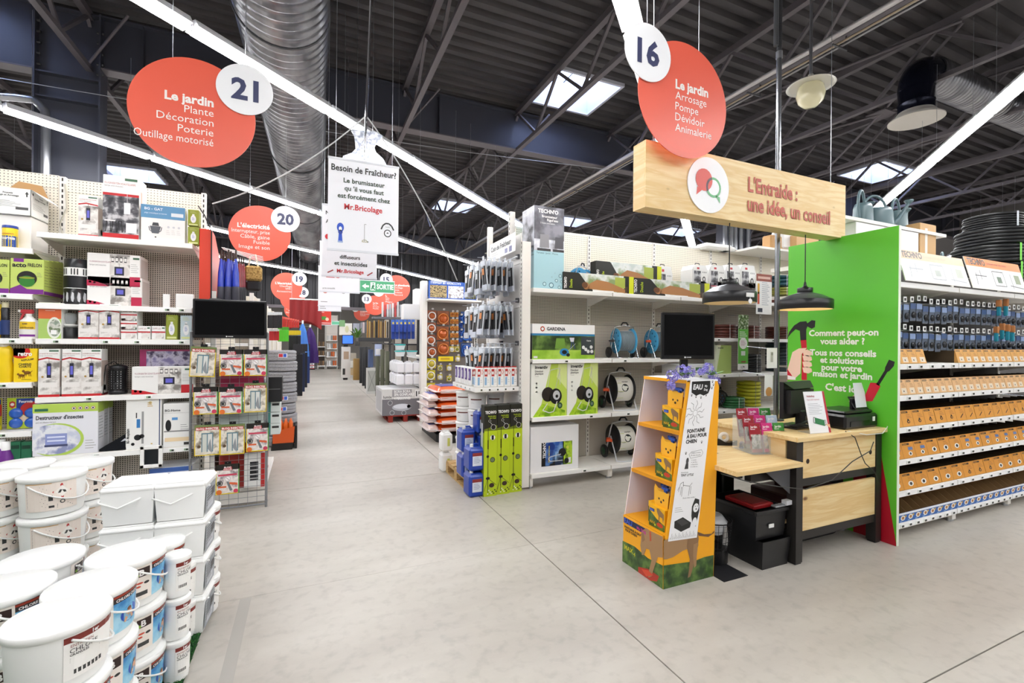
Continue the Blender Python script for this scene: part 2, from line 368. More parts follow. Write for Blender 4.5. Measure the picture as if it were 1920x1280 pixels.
# roof trusses
wd=M().box(-.02,-.9,-.02,.02,0,.02,TRUSS).mesh('web')
PAN=1.6
for X in TX:
    if X<-8 or X>20: continue
    t=struct(thing('ceiling_truss','','')); 
    for k_ in('label','category'): del t[k_]
    t.location=(X,0,0)
    M().box(-.045,-3.2,6.14,.045,29.8,6.24,TRUSS).build('top_chord',t); M().box(-.04,-3.2,5.4,.04,29.8,5.47,TRUSS).build('bottom_chord',t)
    y=-1.9; up=True; me=None
    while y<29:
        a=(0,y,5.45) if up else (0,y,6.15); b=(0,y+PAN/2,6.15) if up else (0,y+PAN/2,5.45)
        key=up
        if key not in MC:
            l=sqrt((PAN/2)**2+.7**2); MC[key]=M().box(-.022,-.022,0,.022,.022,l,TRUSS).mesh('web_member')
        o=D.objects.new('web_member',MC[key]); COL.objects.link(o); o.parent=t; o.location=a
        dz=.7 if up else -.7; o.rotation_euler=(-atan2(PAN/2,dz),0,0)
        y+=PAN/2; up=not up
    # gusset and knee brace next to the portal beam
    M().cyl((0,8.5,5.44),(.55,8.2,6.12),.02,TRUSS,6).cyl((0,8.7,5.44),(-.55,9.3,6.12),.02,TRUSS,6).build('knee_brace',t)
for k,(X,y) in enumerate(((1.6,13),(3.85,13),(6.1,13),(-.65,13),(8.35,13),(8.35,5),(6.1,5),(10.6,5))):
    m=M(); c=(X+1.125,y,5.75)
    for dx in(-1.1,1.1):
        for dy in(-1.6,1.6): m.cyl(c,(X+1.125+dx,y+dy,5.5 if dy>0 else 6.1),.024,TRUSS,6)
    m.box(c[0]-.16,y-.16,5.74,c[0]+.16,y+.16,5.76,TRUSS); struct(m.build('ceiling_brace'))
# ================= LINEAR LUMINAIRES =================
a_=radians(47.93); dv=Vector((sin(a_),cos(a_),0)); nv=Vector((cos(a_),-sin(a_),0))
TUBE=mat('ffffff',.5,0,TUBE_POWER); HOUS=mat('e9ebee',.4)
L0=None; rows={-2:'light line running over the red sign numbered 20',-1:'light line passing behind the sign numbered 21',0:'light line ending behind the white disc numbered 16',1:'light line climbing to the upper right above the watering cans'}
def luminaire(label,group):
    t=thing('linear_luminaire',label,'ceiling light',group=group)
    M().ext([(-.73,-.09,.0),(-.73,.09,0),(-.73,.045,.07),(-.73,-.045,.07)],(1.46,0,0),HOUS).build('housing',t)
    M().ext([(-.72,-.05,-.001),(-.72,.05,-.001),(-.72,.038,-.035),(-.72,-.038,-.035)],(1.44,0,0),TUBE).build('diffuser',t)
    M().box(-.745,-.03,-.01,-.72,.03,.04,HOUS).box(-.735,-.008,-.02,-.728,.008,-.01,DARK).box(.72,-.03,-.01,.745,.03,.04,HOUS).build('connector',t)
    M().cyl((-.5,0,.06),(-.5,0,1.27),.002,STEEL,5).cyl((.5,0,.06),(.5,0,1.27),.002,STEEL,5).build('suspension_wire',t)
    return t
for k in range(-6,5):
    off=-.67+3.366*k; lab='white linear luminaire of the '+rows[k] if k in rows else 'white linear luminaire in the %s ceiling light line %s'%({-3:'third',-4:'fourth',-5:'fifth',-6:'sixth',2:'second',3:'third',4:'fourth'}[k],'beyond the duct' if k<0 else 'above the right-hand shelving')
    cnt=0
    for j in range(-14,24):
        s=3.91-.75+1.5*j; p=nv*off+dv*s
        if not(-10<p.x<17 and -6<p.y<19.8): continue
        if L0 is None: L0=luminaire(lab,'ceiling light line'); o=L0
        else: o=dup(L0)
        o.location=(p.x,p.y,LIGHT_Z+.02); o.rotation_euler=(0,0,atan2(dv.y,dv.x)); cnt+=1; o['label']='%s luminaire of the %s'%(ordn(cnt),rows[k] if k in rows else lab.split('in the ')[1]); o['group']='light line %d'%(k+7)
        if -1.2<p.x<.5:
            for c_ in list(o.children):
                if c_.name.startswith('suspension'): D.objects.remove(c_)
for x in(-2,.5,3,5.5):
  for y in(22.5,25.5):
    o=dup(L0,(x,y,3.6),0,'far aisle luminaire behind the bulkhead, %s row, %s in depth'%({-2:'leftmost',.5:'second',3:'third',5.5:'rightmost'}[x],'nearer' if y<24 else 'farther'),group='lights of the far aisle')
    for c_ in o.children:
        if c_.name.startswith('suspension'): c_.scale=(1,1,2.05)
# ================= DUCTS AND SERVICES =================
def spiral(L,r,pitch=.11,n=40):
    pr=[];y=0
    while y<L: pr+=[(r,y),(r*.995,y+pitch*.3),(r,y+pitch*.6),(r*1.045,y+pitch*.7),(r*1.045,y+pitch*.88)]; y+=pitch
    return pr
d=thing('spiral_duct','large ribbed galvanised air duct running along the roof beside sign 21','duct',(-.44,-1.5,5.13),radians(-1.34))
M().lathe(spiral(21.8,.455,.14),GALV,40,ax='Y').build('ribbed_pipe',d)
for y in(3.,7.,11.,15.):
    M().torus((0,y,0),.478,.012,GREYM,32,6,'Y').build('joint_collar',d); M().cyl((-.35,y,.3),(-.35,y,1.2),.008,STEEL,6).cyl((.35,y,.3),(.35,y,1.2),.008,STEEL,6).build('hanger',d)
d=thing('air_outlet','blue-black elbow duct with round white air outlet hanging under the roof','air outlet',(8.15,3.84,0))
NAVY=mat('191c2c',.15,.6)
M().lathe([(.215,4.95),(.215,5.1),(.222,5.11),(.215,5.12),(.215,5.32)],NAVY,32).build('duct_drop',d)
pa=[Vector((.3*(1-cos(t)),0,5.32+.3*sin(t))) for t in [i*pi/2/7 for i in range(8)]]
M().tube([(.0,0,5.31)]+pa,.218,NAVY,28).build('elbow',d)
M().lathe(spiral(9,.235,.08,32),GALV,32,(.3,0,5.62),'X').build('spiral_pipe',d)
o=M().lathe([(.33,4.86),(.33,4.875),(.26,4.93),(.215,4.99)],mat('d8d3cb',.5),36).lathe([(.32,4.862),(.26,4.90),(.25,4.865),(.17,4.9),(.16,4.862),(.09,4.885),(.08,4.86),(.0,4.87)],mat('c9c2b8',.5),36,caps=False).build('outlet_rings',d)
def globe(p,lab,s=1):
    t=thing('globe_lamp',lab,'ceiling lamp',p)
    M().lathe([(.25,.03),(.26,.02),(.1,.07),(.03,.1),(.03,.16)],mat('cfcdc4',.4,.3),32).build('reflector',t)
    M().lathe([(.0,-.24),(.07,-.225),(.13,-.17),(.155,-.09),(.14,.0),(.1,.05)],mat('d9d2ae',.12,0,0,1,.5),28).build('globe',t)
    M().cyl((0,0,.15),(0,0,6.29-p[2]),.018,STEEL,8).build('drop_rod',t)
globe(tuple(at(1520,165,Y=3.67)),'pale globe lamp with flat reflector hanging right of sign 16')
globe(tuple(at(921,476,Y=17)),'small far globe lamp above the pipe fitting shelves')
t=thing('cable_tray','pale conduit and cable tray under the roof truss behind the wooden sign','cable tray')
for X,Z,r,c in((5.86,5.32,.035,'c9c6c6'),(5.93,5.25,.012,'9a8a74'),(5.97,5.27,.012,'d8d4cc'),(6.01,5.25,.014,'8d8d90'),(6.05,5.28,.01,'6b5a48')):
    M().cyl((X,-1,Z),(X,20.2,Z),r,mat(c,.4,.3),8).build('conduit',t)
m=M(); y=0.
while y<20: m.box(5.84,y,5.22,6.12,y+.02,5.235,GREYM).box(6.1,y,5.23,6.11,y+.015,5.42,GREYM); y+=1.2
m.build('bracket',t); M().box(5.78,2.5,5.25,5.9,2.75,5.42,mat('d8d8d6',.5),.01).build('junction_box',t)
def catenary(a,b,s,n=14):
    a=Vector(a);b=Vector(b); return [a+(b-a)*(i/n)-Vector((0,0,s*4*(i/n)*(1-i/n))) for i in range(n+1)]
o=M().tube(catenary((-7,8.3,5.0),(6,8.3,5.3),.15,4),.006,STEEL,5).build('steel_wire'); tag(o,'thin taut steel wire crossing below the portal beam','wire')
t=M().tube([at(-20,180,Y=8.4),at(30,183,Y=8.4),at(62,187,Y=8.4)]+[at(72,195,Y=8.4),at(84,208,Y=8.4),at(86,225,Y=8.4),at(86,330,Y=8.4),at(86,400,Y=8.4)],.05,STEEL,12).build('conduit_pipe'); tag(t,'bent galvanised pipe running down beside the dark column','pipe')
t=M().tube([(8.1,4.9,2.95),(8.1,4.9,3.0)],.01,BLACK).m if False else None
# ================= HANGING SIGNS =================
RED=mat('e5604a',.35); RED2=mat('df4b38',.35); SW=mat('f4f5f8',.35); NUM='3a3f63'
def wire(m,x,z,top=5.42,r=.0022): return m.cyl((x,0,z),(x,0,top),r,STEEL,5)
def aisle_sign(num,X,Y,Z,lines,side,lab,s=1,small=False,rz=0):
    t=thing('aisle_sign',lab,'aisle sign',(X,Y,Z),rz,'round red aisle signs')
    R=.39; M().lathe([(R,-.003),(R,.003)],RED,64,ax='Y').build('red_disc',t)
    cx,cz=(.32 if side>0 else -.32),.235
    M().lathe([(.187,-.003),(.187,.003)],SW,48,(cx,-.012,cz),'Y').cyl((cx,-.01,cz),(cx,0,cz),.02,SW,8).build('number_disc',t)
    p=P(1,1,plane((cx-.5,-.0155,cz-.5),(1,0,0),(0,0,1))); p.text(str(num),.5,.425,.15,NUM,b=2,al='c',l=1); p.build('number',t)
    p=P(1,1,plane((-.5,-.0035,-.5),(1,0,0),(0,0,1))); y=.565 if len(lines)>3 else .52
    ax,al=(.62,'r') if side>0 else (.42,'l')
    for i,l in enumerate(lines): p.text(l,ax,y-i*.072,.06 if i==0 else .053,'f7f2ee',b=2 if i==0 else 0,al=al,l=1,mw=.47)
    p.build('lettering',t)
    m=M(); wire(m,-.13*side,.367,6.3-Z); wire(m,cx,cz+.18,6.3-Z); m.build('hanging_wire',t); return t
aisle_sign(21,-.76,4.0,3.19,['Le jardin','Plante','Décoration','Poterie','Outillage motorisé'],1,'big red round sign numbered 21 at upper left')
aisle_sign(20,at(488,438,Y=7.43).x,7.43,3.06,["L'électricité",'Interrupteur, prise','Câble, gaine','Fusible','Image et son'],1,'red round sign numbered 20 about electricity')
aisle_sign(19,-.527,14.18,3.03,["L'électricité",'Chauffage','VMC','Accessoires'],1,'red round sign numbered 19 about heating')
aisle_sign(18,-.47,17.73,3.0,["L'outillage",'Boîte à outils'],1,'red round sign numbered 18 half hidden behind 19')
aisle_sign(17,-.44,20.1,2.78,["L'outillage",'Consommable','Accessoires','Electroportatif'],1,'red round sign numbered 17 behind and below 18')
aisle_sign(16,2.335,2.42,3.21,['Le jardin','Arrosage','Pompe','Dévidoir','Animalerie'],-1,'big red round sign numbered 16 in front of the wooden sign',rz=0)
aisle_sign(15,2.466,14.18,3.16,['La plomberie','Soudage','Joint','Robinet','Raccord'],-1,'red round sign numbered 15 partly behind the exit sign')
aisle_sign(14,2.631,17.,3.1,['La plomberie','Sanitaire','WC','Mitigeur'],-1,'red round sign numbered 14 between 13 and 15')
aisle_sign(13,2.45,19.,2.98,['Le bain','Paroi','Douche','Meuble'],-1,'red round sign numbered 13 left of 14')
aisle_sign(12,2.52,24.5,2.98,['La quincaillerie','Serrure','Boîte aux lettres','Cylindre'],-1,'smallest red round sign numbered 12')
def poster(lab,u0,u1,v0,v1,Y,draw,col='f1f3f9',name='hanging_poster',cat='poster',wires=True):
    a=at((u0+u1)/2,(v0+v1)/2,Y=Y); w=at(u1,(v0+v1)/2,Y=Y).x-at(u0,(v0+v1)/2,Y=Y).x; h=at((u0+u1)/2,v0,Y=Y).z-at((u0+u1)/2,v1,Y=Y).z
    t=thing(name,lab,cat,(a.x,Y,a.z))
    M().box(-w/2,-.002,-h/2,w/2,.002,h/2,mat(col,.5)).build('sheet',t)
    M().box(-w/2-.004,-.006,h/2-.012,w/2+.004,.006,h/2+.006,mat('dfe3ea',.4)).box(-w/2-.004,-.006,-h/2-.006,w/2+.004,.006,-h/2+.012,mat('dfe3ea',.4)).build('hanging_rail',t)
    p=P(w,h,plane((-w/2,-.003,-h/2),(1,0,0),(0,0,1))); draw(p); p.build('print',t)
    if wires: m=M(); wire(m,-w*.4,h/2,6.3-a.z); wire(m,w*.4,h/2,6.3-a.z); m.build('hanging_wire',t)
    return t
def logo(p,x,y,h,mw): p.text('Mr.Bricolage',x,y,h,'c8202c',b=1,al='c',mw=mw)
def d1(p):
    p.text('Besoin de Fraîcheur?',.5,.865,.066,'161616',b=1,al='c',mw=.92)
    for i,s in enumerate(('Le brumisateur',"qu 'il vous faut",'est forcément chez')): p.text(s,.5,.745-i*.085,.05,'223a24',b=1,al='c',mw=.8)
    logo(p,.49,.455,.06,.54)
    B='1f4fc4'
    p.ell(.17,.25,.048,.05,B,1); p.ell(.17,.235,.022,.025,'f1f3f9',2); p.q([(.15,.2),(.19,.2),(.2,.1),(.14,.1)],B,1); p.ell(.17,.2,.03,.025,'17379a',2); p.rect(.135,.085,.07,.02,'9fb5e0',2)
    p.line([(.53,.31),(.505,.31),(.505,.12)],.004,'9a9a9a'); p.line([(.47,.12),(.49,.135),(.53,.135),(.55,.115),(.47,.115)],.005,'a8a27a'); p.ell(.555,.118,.008,None,'2a3a2a')
    p.ell(.84,.235,.055,.043,'23262a',1); p.ell(.84,.235,.042,.033,'f1f3f9',2); p.q([(.82,.232),(.84,.248),(.86,.232)],'23262a',3)
    p.line([(.745,.275),(.77,.32),(.81,.345),(.86,.345),(.9,.32),(.93,.275)],.012,'23262a'); p.text('flexible',.84,.3,.012,'777777',al='c')
bp_=poster('front white hanging poster reading Besoin de Fraîcheur',617,749,304,473,4.3,d1)
def paddle(m,G):
    S=[(-.03,.30),(.17,.30),(.17,.27),(.155,.255),(.12,.2),(.1,.14),(.11,.09),(.17,.04),(.2,-.02),(.2,-.06)]
    S=[(-.13,.29),(-.12,.31),(.1,.33),(.17,.3),(.17,.275),(.12,.21),(.095,.15),(.11,.1),(.18,.04),(.21,-.02),(.21,-.05),(-.21,-.05),(-.2,0),(-.12,.05),(-.085,.1),(-.09,.16),(-.1,.24)]
    m.ext([(x*.9,.012,z*.8) for x,z in S],(0,.004,0),G)
t=thing('sign_hanger','galvanised shaped metal plate holding the front white poster','hanger',(at(684,300,Y=4.3).x,4.31,3.175))
m=M(); paddle(m,noise_mat('zinc_spangle',[(.35,'8b90a0'),(.65,'e2e4ec')],40,3,.3,.8)); m.build('plate',t)
M().cyl((.0,.014,.0),(.09,.014,2.95),.012,CHROME,8).cyl((.0,.014,.2),(-.06,.014,.0),.003,CHROME,6).build('rod',t)
for a,b,s in(((.0,.014,.38),(-1.15,.0,-.55),.1),((.02,.014,.38),(1.05,.6,-.95),-.12)): M().tube(catenary(a,b,s),.006,mat('bfc1c4',.4),6).build('cable',t)
def d2(p):
    p.text('NOUVEAU',.06,.86,.05,'333333',b=1); p.text('ANTI-MOUSTIQUES',.06,.74,.05,'333333',b=1,mw=.8); p.ell(.1,.55,.05,None,'c8202c'); p.text('diffuseurs',.5,.26,.05,'333333',b=1,al='c'); p.text('et insecticides',.52,.165,.055,'26302a',b=1,al='c',mw=.62); logo(p,.51,.06,.05,.5)
    p.line([(.1,.05),(.2,.09)],.012,'a03030'); p.line([(.82,.04),(.92,.09)],.012,'a03030')
poster('white hanging poster about insecticides, second in the line',605,708,388,520,5.4,d2)
def d3(p): p.text('23',.36,.3,.22,'c8202c',b=2,al='c'); p.text('90',.75,.3,.12,'c8202c',b=1,al='c'); p.text('prix conseillé',.08,.06,.03,'555555')
poster('white price poster showing 90 behind the insecticide poster',600,675,455,548,6.6,d3)
def d4(p): p.ell(.22,.38,.08,None,'d07a70'); p.ell(.8,.38,.07,None,'9a9a9a'); p.ell(.8,.38,.05,None,'f1f3f9',3); p.lines(.08,.1,.3,1,.05)
poster('white poster with two small drawings, fourth in the line',597,656,500,574,8.2,d4); poster('plain white poster, lowest and last of the white ones',597,640,520,583,9.6,lambda p:p.lines(.08,.12,.3,2,.05))
def d5(p): p.rect(.0,.86,1,.02,'ffffff'); p.lines(.08,.8,.5,2,.07,'ffffff',.02); p.rect(.3,.3,.35,.2,'3f8f2a',2); p.ell(.72,.34,.12,.1,'f2d2b8',3); p.rect(0,.1,1,.03,'ffffff',2)
poster('red poster with a green card held by a hand over the far aisle',594,621,577,609,13.5,d5,'d2321f')
def exitp(p):
    p.rect(.01,.03,.98,.94,'4aa877'); p.q([(.06,.5),(.17,.72),(.17,.58),(.26,.58),(.26,.42),(.17,.42),(.17,.28)],'f4fbf7',2)
    p.rect(.3,.18,.14,.66,'f4fbf7',2); p.ell(.38,.72,.02,.06,'4aa877',3); p.line([(.385,.62),(.36,.42),(.33,.25)],.03,'4aa877',3); p.line([(.37,.42),(.41,.32),(.42,.22)],.025,'4aa877',3); p.line([(.34,.5),(.42,.55)],.02,'4aa877',3)
    p.text('SORTIE',.48,.32,.4,'f4fbf7',b=2,mw=.49)
poster('green emergency exit sign reading SORTIE with running man',675,740,526,549,9.0,exitp,'e8f2ec','exit_sign','exit sign')
poster('tiny far green exit sign in the distant aisle',622,640,602,609,18,lambda p:p.rect(.02,.05,.96,.9,'5fb590'),'e8f2ec','exit_sign','exit sign')
# wooden advice sign
t=thing('wooden_sign',"suspended pine board sign reading L'Entraide une idée un conseil",'sign',(2.08,2.5,2.475))
WW=2.16;HH=.455
M().box(0.0,0,0,WW,.018,HH,WOODX).build('front_board',t); M().box(0,.018,0,.02,.13,HH,WOODY).box(WW-.02,.018,0,WW,.13,HH,WOODY).box(.02,.018,0,WW-.02,.13,.02,WOODX).box(.02,.018,HH-.02,WW-.02,.13,HH,WOODX).build('side_board',t)
M().lathe([(.2,-.004),(.2,.002)],SW,56,(.565,-.004,.225),'Y').build('logo_disc',t)
p=P(.4,.4,plane((.365,-.0085,.025),(1,0,0),(0,0,1)))
def bub(cx,cy,r,c,hole=None,tail=-1,l=1):
    p.ell(cx,cy,r,r,c,l); p.q([(cx-.8*r if tail<0 else cx+.2*r,cy-.7*r),(cx-.1*r if tail<0 else cx+.85*r,cy-.85*r),(cx+tail*.9*r,cy-1.45*r)],c,l)
    if hole: p.ell(cx,cy,r*.76,r*.76,hole,l+1)
bub(.38,.58,.2,'d9534a',None,-1,1); bub(.61,.47,.185,'6fb883','f4f5f8',1,2); p.ell(.38,.58,.2,.2,'d9534a',4) 
p.m=p.m
n=24; cx,cy,r=.61,.47,.185
for i in range(n):
    a0,a1=2*pi*i/n,2*pi*(i+1)/n; q=[(cx+r*cos(a0),cy+r*sin(a0)),(cx+r*cos(a1),cy+r*sin(a1)),(cx+.76*r*cos(a1),cy+.76*r*sin(a1)),(cx+.76*r*cos(a0),cy+.76*r*sin(a0))]
    mx=sum(a for a,b in q)/4; my=sum(b for a,b in q)/4
    if (mx-.38)**2+(my-.58)**2<.2**2: p.q(q,'5a4650',6)
p.build('logo',t)
p=P(WW,HH,plane((0,-.001,0),(1,0,0),(0,0,1))); 
for l,c in((1,'8c3a2a'),(6,'b8462f')):
    dx=.0015 if l==1 else 0
    p.text("L'Entraide :",.45+dx,.53-dx*3,.24,c,b=1,l=l,mw=.26); p.text('une idée, un conseil',.447+dx,.21-dx*3,.24,c,b=1,l=l,mw=.455)
p.build('lettering',t)
m=M(); m.cyl((.12,.07,HH),(.12,.07,6.3-2.475),.0025,STEEL,5).cyl((2.07,.07,HH),(2.07,.07,6.3-2.475),.0025,STEEL,5); m.build('hanging_wire',t)
# ================= SHELVING =================
RAIL=mat('fbfbfa',.3); SLOT=mat('26221f',.7); SHF=mat('efece6',.45); LCD=mat('8fa98a',.3); LCDD=mat('3c4438',.3)
TAGM={}
def price_tag(shelf,x,z,y,w=.055,dark=False,h=.028):
    k=(w,dark,h)
    if k not in TAGM: TAGM[k]=M().box(0,-.006,0,w,0,h,RAIL,.002).box(w*.2,-.0066,h*.2,w*.8,-.006,h*.8,LCDD if dark else LCD).box(w*.45,-.0069,h*.25,w*.75,-.0064,h*.75,mat('20241f')).mesh('price_tag')
    o=D.objects.new('price_tag',TAGM[k]); COL.objects.link(o); o.parent=shelf; o.location=(x,y,z); return o
def bay(name,label,X,Y,w,depth,top,shelves,rz=0,base=True,peg=None,tags=(),rail=.04,group=None,ups=(1,1),panel_h=.46,pz0=.12,lip=SHF,bdepth=None,tagdark=False,shd=None):
    """local frame: x along the front, y=0 the shelf front, y=depth the back panel"""
    t=thing(name,label,'shelf',(X,Y,0),rz,group); peg=peg or PEG
    z=pz0; shs=sorted(shelves)
    while z<top-.02:
        z1=min(z+panel_h,top); z1=top if top-z1<.1 else z1
        M().box(.02,depth,z+.0015,w-.02,depth+.018,z1-.0015,PEGD if (peg is PEG and z<shs[-1]-.3) else peg).build('back_panel',t); z=z1  # cream panels under the top shelf: shelf shade painted into the colour, denser holes
    for i,x in enumerate((0,w)):
        if not ups[i]: continue
        m=M().box(x-.02,depth-.012,0,x+.02,depth+.03,top+.01,SHF); z=.2
        while z<top-.03: m.box(x-.005,depth-.0135,z,x+.005,depth-.012,z+.028,SLOT); z+=.05
        m.build('upright',t)
    for i,z in enumerate(shs):
        dp=(bdepth if (bdepth and i==0 and base) else (shd or depth)); y0=depth-dp
        m=M().box(.004,y0,z-.03,w-.004,depth-.014,z,lip,.003).box(.004,y0,z-.045,w-.004,y0+.012,z-.004,lip)
        s=m.build('shelf',t)
        M().box(.008,y0-.004,z-.043,w-.008,y0-.001,z-.004,RAIL).build('price_rail',s)
        for j,f in enumerate(tags[i] if i<len(tags) else ()): price_tag(s,f*w,z-.038,y0-.004,dark=tagdark)
        if not(base and i==0):
            m=M()
            for x in(.006,w-.009): m.add([(x,y0+.03,z-.031),(x,depth-.014,z-.031),(x,depth-.014,z-.13),(x+.003,y0+.03,z-.031),(x+.003,depth-.014,z-.031),(x+.003,depth-.014,z-.13)],[(0,1,2),(3,5,4),(0,2,5,3),(0,3,4,1)],lip)
            m.build('bracket',t)
    if base:
        z=shs[0]; dp=bdepth or depth; m=M()
        for x in(.0,w-.03): m.box(x,depth-dp+.02,.02,x+.03,depth,z-.04,lip).cyl((x+.015,depth-dp+.05,0),(x+.015,depth-dp+.05,.03),.02,STEEL,8)
        m.build('foot',t)
    return t
YL=4.95
lz1=[.16,.60,1.075,1.55,1.835,2.41]; lz0=[.16,.81,1.2,1.55,1.905,2.27]
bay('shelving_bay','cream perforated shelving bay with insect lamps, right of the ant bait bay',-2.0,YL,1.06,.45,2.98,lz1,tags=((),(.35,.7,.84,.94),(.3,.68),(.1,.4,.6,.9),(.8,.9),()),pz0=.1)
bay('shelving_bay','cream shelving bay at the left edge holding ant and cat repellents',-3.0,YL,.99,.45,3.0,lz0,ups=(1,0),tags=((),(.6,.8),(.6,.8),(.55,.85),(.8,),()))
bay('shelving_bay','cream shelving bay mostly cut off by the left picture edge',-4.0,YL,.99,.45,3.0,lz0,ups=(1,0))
PEGC='f4f4f2'
DARKROOM=photo('2a2a30','5a5a60','c9c9cc',14); LIVING=photo('d9d4cf','efece8','8a8580',10); GARDEN=photo('3f6a1f','7fae3a','b9d46a',9); BLUEPIC=photo('2d3e86','c9d2ee','5a6ac0',9); WOODPIC=photo('c9a06a','e6d5b8','8a6a40',8)
def lampicon(p,x,y,s=1,c='2b2b3a'): p.rect(x-.07*s,y-.1*s,.14*s,.2*s,c,3); p.rect(x-.045*s,y-.06*s,.09*s,.12*s,'6a6ad0',4); p.line([(x,y+.1*s),(x,y+.18*s)],.002,'555555',3)
def red_box(p):
    p.rect(0,0,1,.05,'c01f26'); p.q([(0,.76),(.4,.8),(1,.76),(1,.79),(.4,.83),(0,.79)],'c01f26',2); p.text('FLUGINSEKTEN SCHUTZLAMPE',.06,.89,.028,'a05050',mw=.85); p.text('lampe anti-insectes',.06,.85,.022,'777777',mw=.6)
    p.rect(.5,.945,.45,.03,'3f6a50',2); p.rect(0,.05,1,.7,LIVING); lampicon(p,.5,.55,1.5); p.ell(.2,.42,.06,None,'b59048',3); p.rect(.1,.2,.8,.1,'efece9',2); p.lines(.55,.42,.35,3,.03,'b0a8a0')
def red_side(p): p.rect(.0,.2,1,.55,'c9b8b0'); p.rect(.3,.1,.4,.4,'c9c4be',2); p.rect(0,0,1,.05,'c01f26',2); p.rect(.1,.02,.8,.2,'d8d5d2',2)
def wide_box(p,pink='b8234a'):
    p.text('FLUGINSEKTEN SCHUTZLAMPE',.05,.72,.07,'a06070',mw=.4); p.text('lampe anti-insectes',.05,.62,.05,'888888',mw=.3); p.q([(0,0),(.42,0),(.2,.12),(0,.18)],pink,2); p.rect(.42,.02,.38,.96,LIVING)
    lampicon(p,.6,.48,1.3); 
    for i in range(4): p.rect(.45+i*.08,.75,.05,.16,'333333',3).rect(.455+i*.08,.78,.04,.1,'efece8',4)
    p.rect(.8,.02,.2,.3,pink,2); p.rect(.86,.86,.12,.06,'3f6a50',2); p.lines(.82,.7,.15,5,.06,'aaaaaa'); p.ell(.06,.12,.025,None,'222222'); p.ell(.14,.1,.025,None,'222222')
# --- top shelf of the lamp bay
zt=lz1[5]; y1=YL+.06
pxc('product_carton','slim white and red lamp box at left on the top shelf','box',147,184,367,zt,y1,.16,front=red_box,side=red_side)
def dark_front(p):
    p.rect(0,.08,1,.6,DARKROOM); p.rect(0,0,1,.08,'c01f26',1); p.rect(0,.68,1,.04,'c01f26',2); p.rect(.6,.93,.35,.04,'3f6a50',2); p.text('FLUGINSEKTEN SCHUTZLAMPE',.05,.86,.03,'b06a6a',mw=.85); p.text('lampe anti insectes',.05,.82,.025,'777777',mw=.5)
    p.rect(.58,.4,.18,.18,'eef0f4',3); p.rect(.64,.1,.3,.16,'f2f2f2',3); p.line([(.67,.58),(.67,.72)],.003,'dddddd',3)
    for i in range(3): p.line([(.08+i*.16,.1),(.12+i*.16,.28),(.2+i*.16,.28),(.22+i*.16,.1)],.006,'0c0c0e',3)
    p.rect(.05,.27,.3,.02,'e8e8e8',4)
pxc('product_carton','tall white lamp box with dark dining picture on the top shelf','box',193,261,330,zt,y1-.02,.2,front=dark_front,side=lambda p:p.rect(.2,.2,.2,.6,'e8b8a8').rect(.6,.1,.2,.8,'ececec'))
def gat(p):
    p.rect(0,.64,1,.36,'5b93bd'); p.text('BG - GAT',.08,.86,.07,'e8f2fa',b=1); p.text('piège à moustiques et insectes',.08,.76,.04,'e8f2fa',mw=.5); p.rect(.68,.72,.28,.1,'dfe8ee',2)
    p.q([(.2,.42),(.45,.42),(.4,.22),(.25,.22)],'5a5f66',2); p.q([(.27,.52),(.39,.52),(.41,.43),(.25,.43)],'3c4046',3); p.line([(.18,.4),(.2,.3),(.28,.24)],.006,'5a5f66',3); p.line([(.47,.4),(.45,.3),(.38,.24)],.006,'5a5f66',3)
    for i in range(3): p.ell(.62+i*.12,.42,.03,None,'d0d5da'); p.lines(.57+i*.12,.32,.09,3,.05,'d5d5d5')
    p.ell(.33,.12,.02,None,'444444')
pxc('product_carton','blue and white mosquito trap box on the top shelf','box',264,347,386,zt,y1-.03,.18,front=gat)
def tin(p): p.lines(.2,.9,.6,3,.05,'c6cc8a'); p.ell(.5,.42,.25,.24,'eef0f2'); p.rect(.4,.62,.2,.1,'eef0f2',2); p.lines(.38,.5,.24,4,.05,'8a90c8',.02,3); p.rect(.1,.04,.8,.08,'d8de9a',2)
for i,v in enumerate((425,393)): 
    o=pxc('bulb_box','olive green bulb box, %s of two stacked beside the red post'%('lower','upper')[i],'box',352,373,v,zt+(0,.165)[i],y1-.03,.09,col='8f9a33',front=tin,group='stacked olive bulb boxes')
    o.scale=(1,1,1)
# --- second shelf
z2=lz1[4]
def bwroll(t,z):
    pass
t=thing('patterned_canister','stack of black and white patterned canisters at left on second shelf','canister',(at(143,540,Y=YL+.12).x,YL+.14,z2))
M().lathe([(.085,0),(.085,.13),(.08,.135)],mat('131316',.3),24).build('body',t); M().lathe([(.086,.135),(.086,.14),(.0,.14)],WHITE,24).build('lid',t)
m=M(); 
for i in range(5):
    a=-pi/2-.9+i*.45
    m.add([(.087*cos(a+dx),.087*sin(a+dx),z) for dx,z in((-.13,.06),(-.08,.03),(.05,.02),(.13,.05),(.1,.095),(-.05,.105))],[(0,1,2,3,4,5)],mat('c9cbd0'))
m.build('leaf_pattern',t)
M().lathe([(.085,.14),(.085,.24)],mat('17181c',.3),24).lathe([(.086,.24),(.086,.31)],WHITE,24).lathe([(.083,.31),(.083,.38),(.078,.385),(0,.386)],mat('17181c',.3),24).build('upper_canister',t)
m=M()
for i in range(12):
    if i%4: a=-pi/2-1.2+i*.22; m.add([(.0875*cos(a+dx),.0875*sin(a+dx),z) for dx,z in((-.045,.25),(.045,.25),(.045,.3),(-.045,.3))],[(0,1,2,3)],mat('131316'))
m.build('stripe_pattern',t)
for i,v in enumerate((519,476)): pxc('product_carton','long white lamp carton with pink corner, %s of two on second shelf'%('lower','upper')[i],'box',163,263+(i==0)*3,v,z2+i*.165,y1,.22,front=wide_box,side=lambda p:p.rect(.1,.1,.8,.8,'d8d5d2'),group='pink cornered lamp cartons'); 
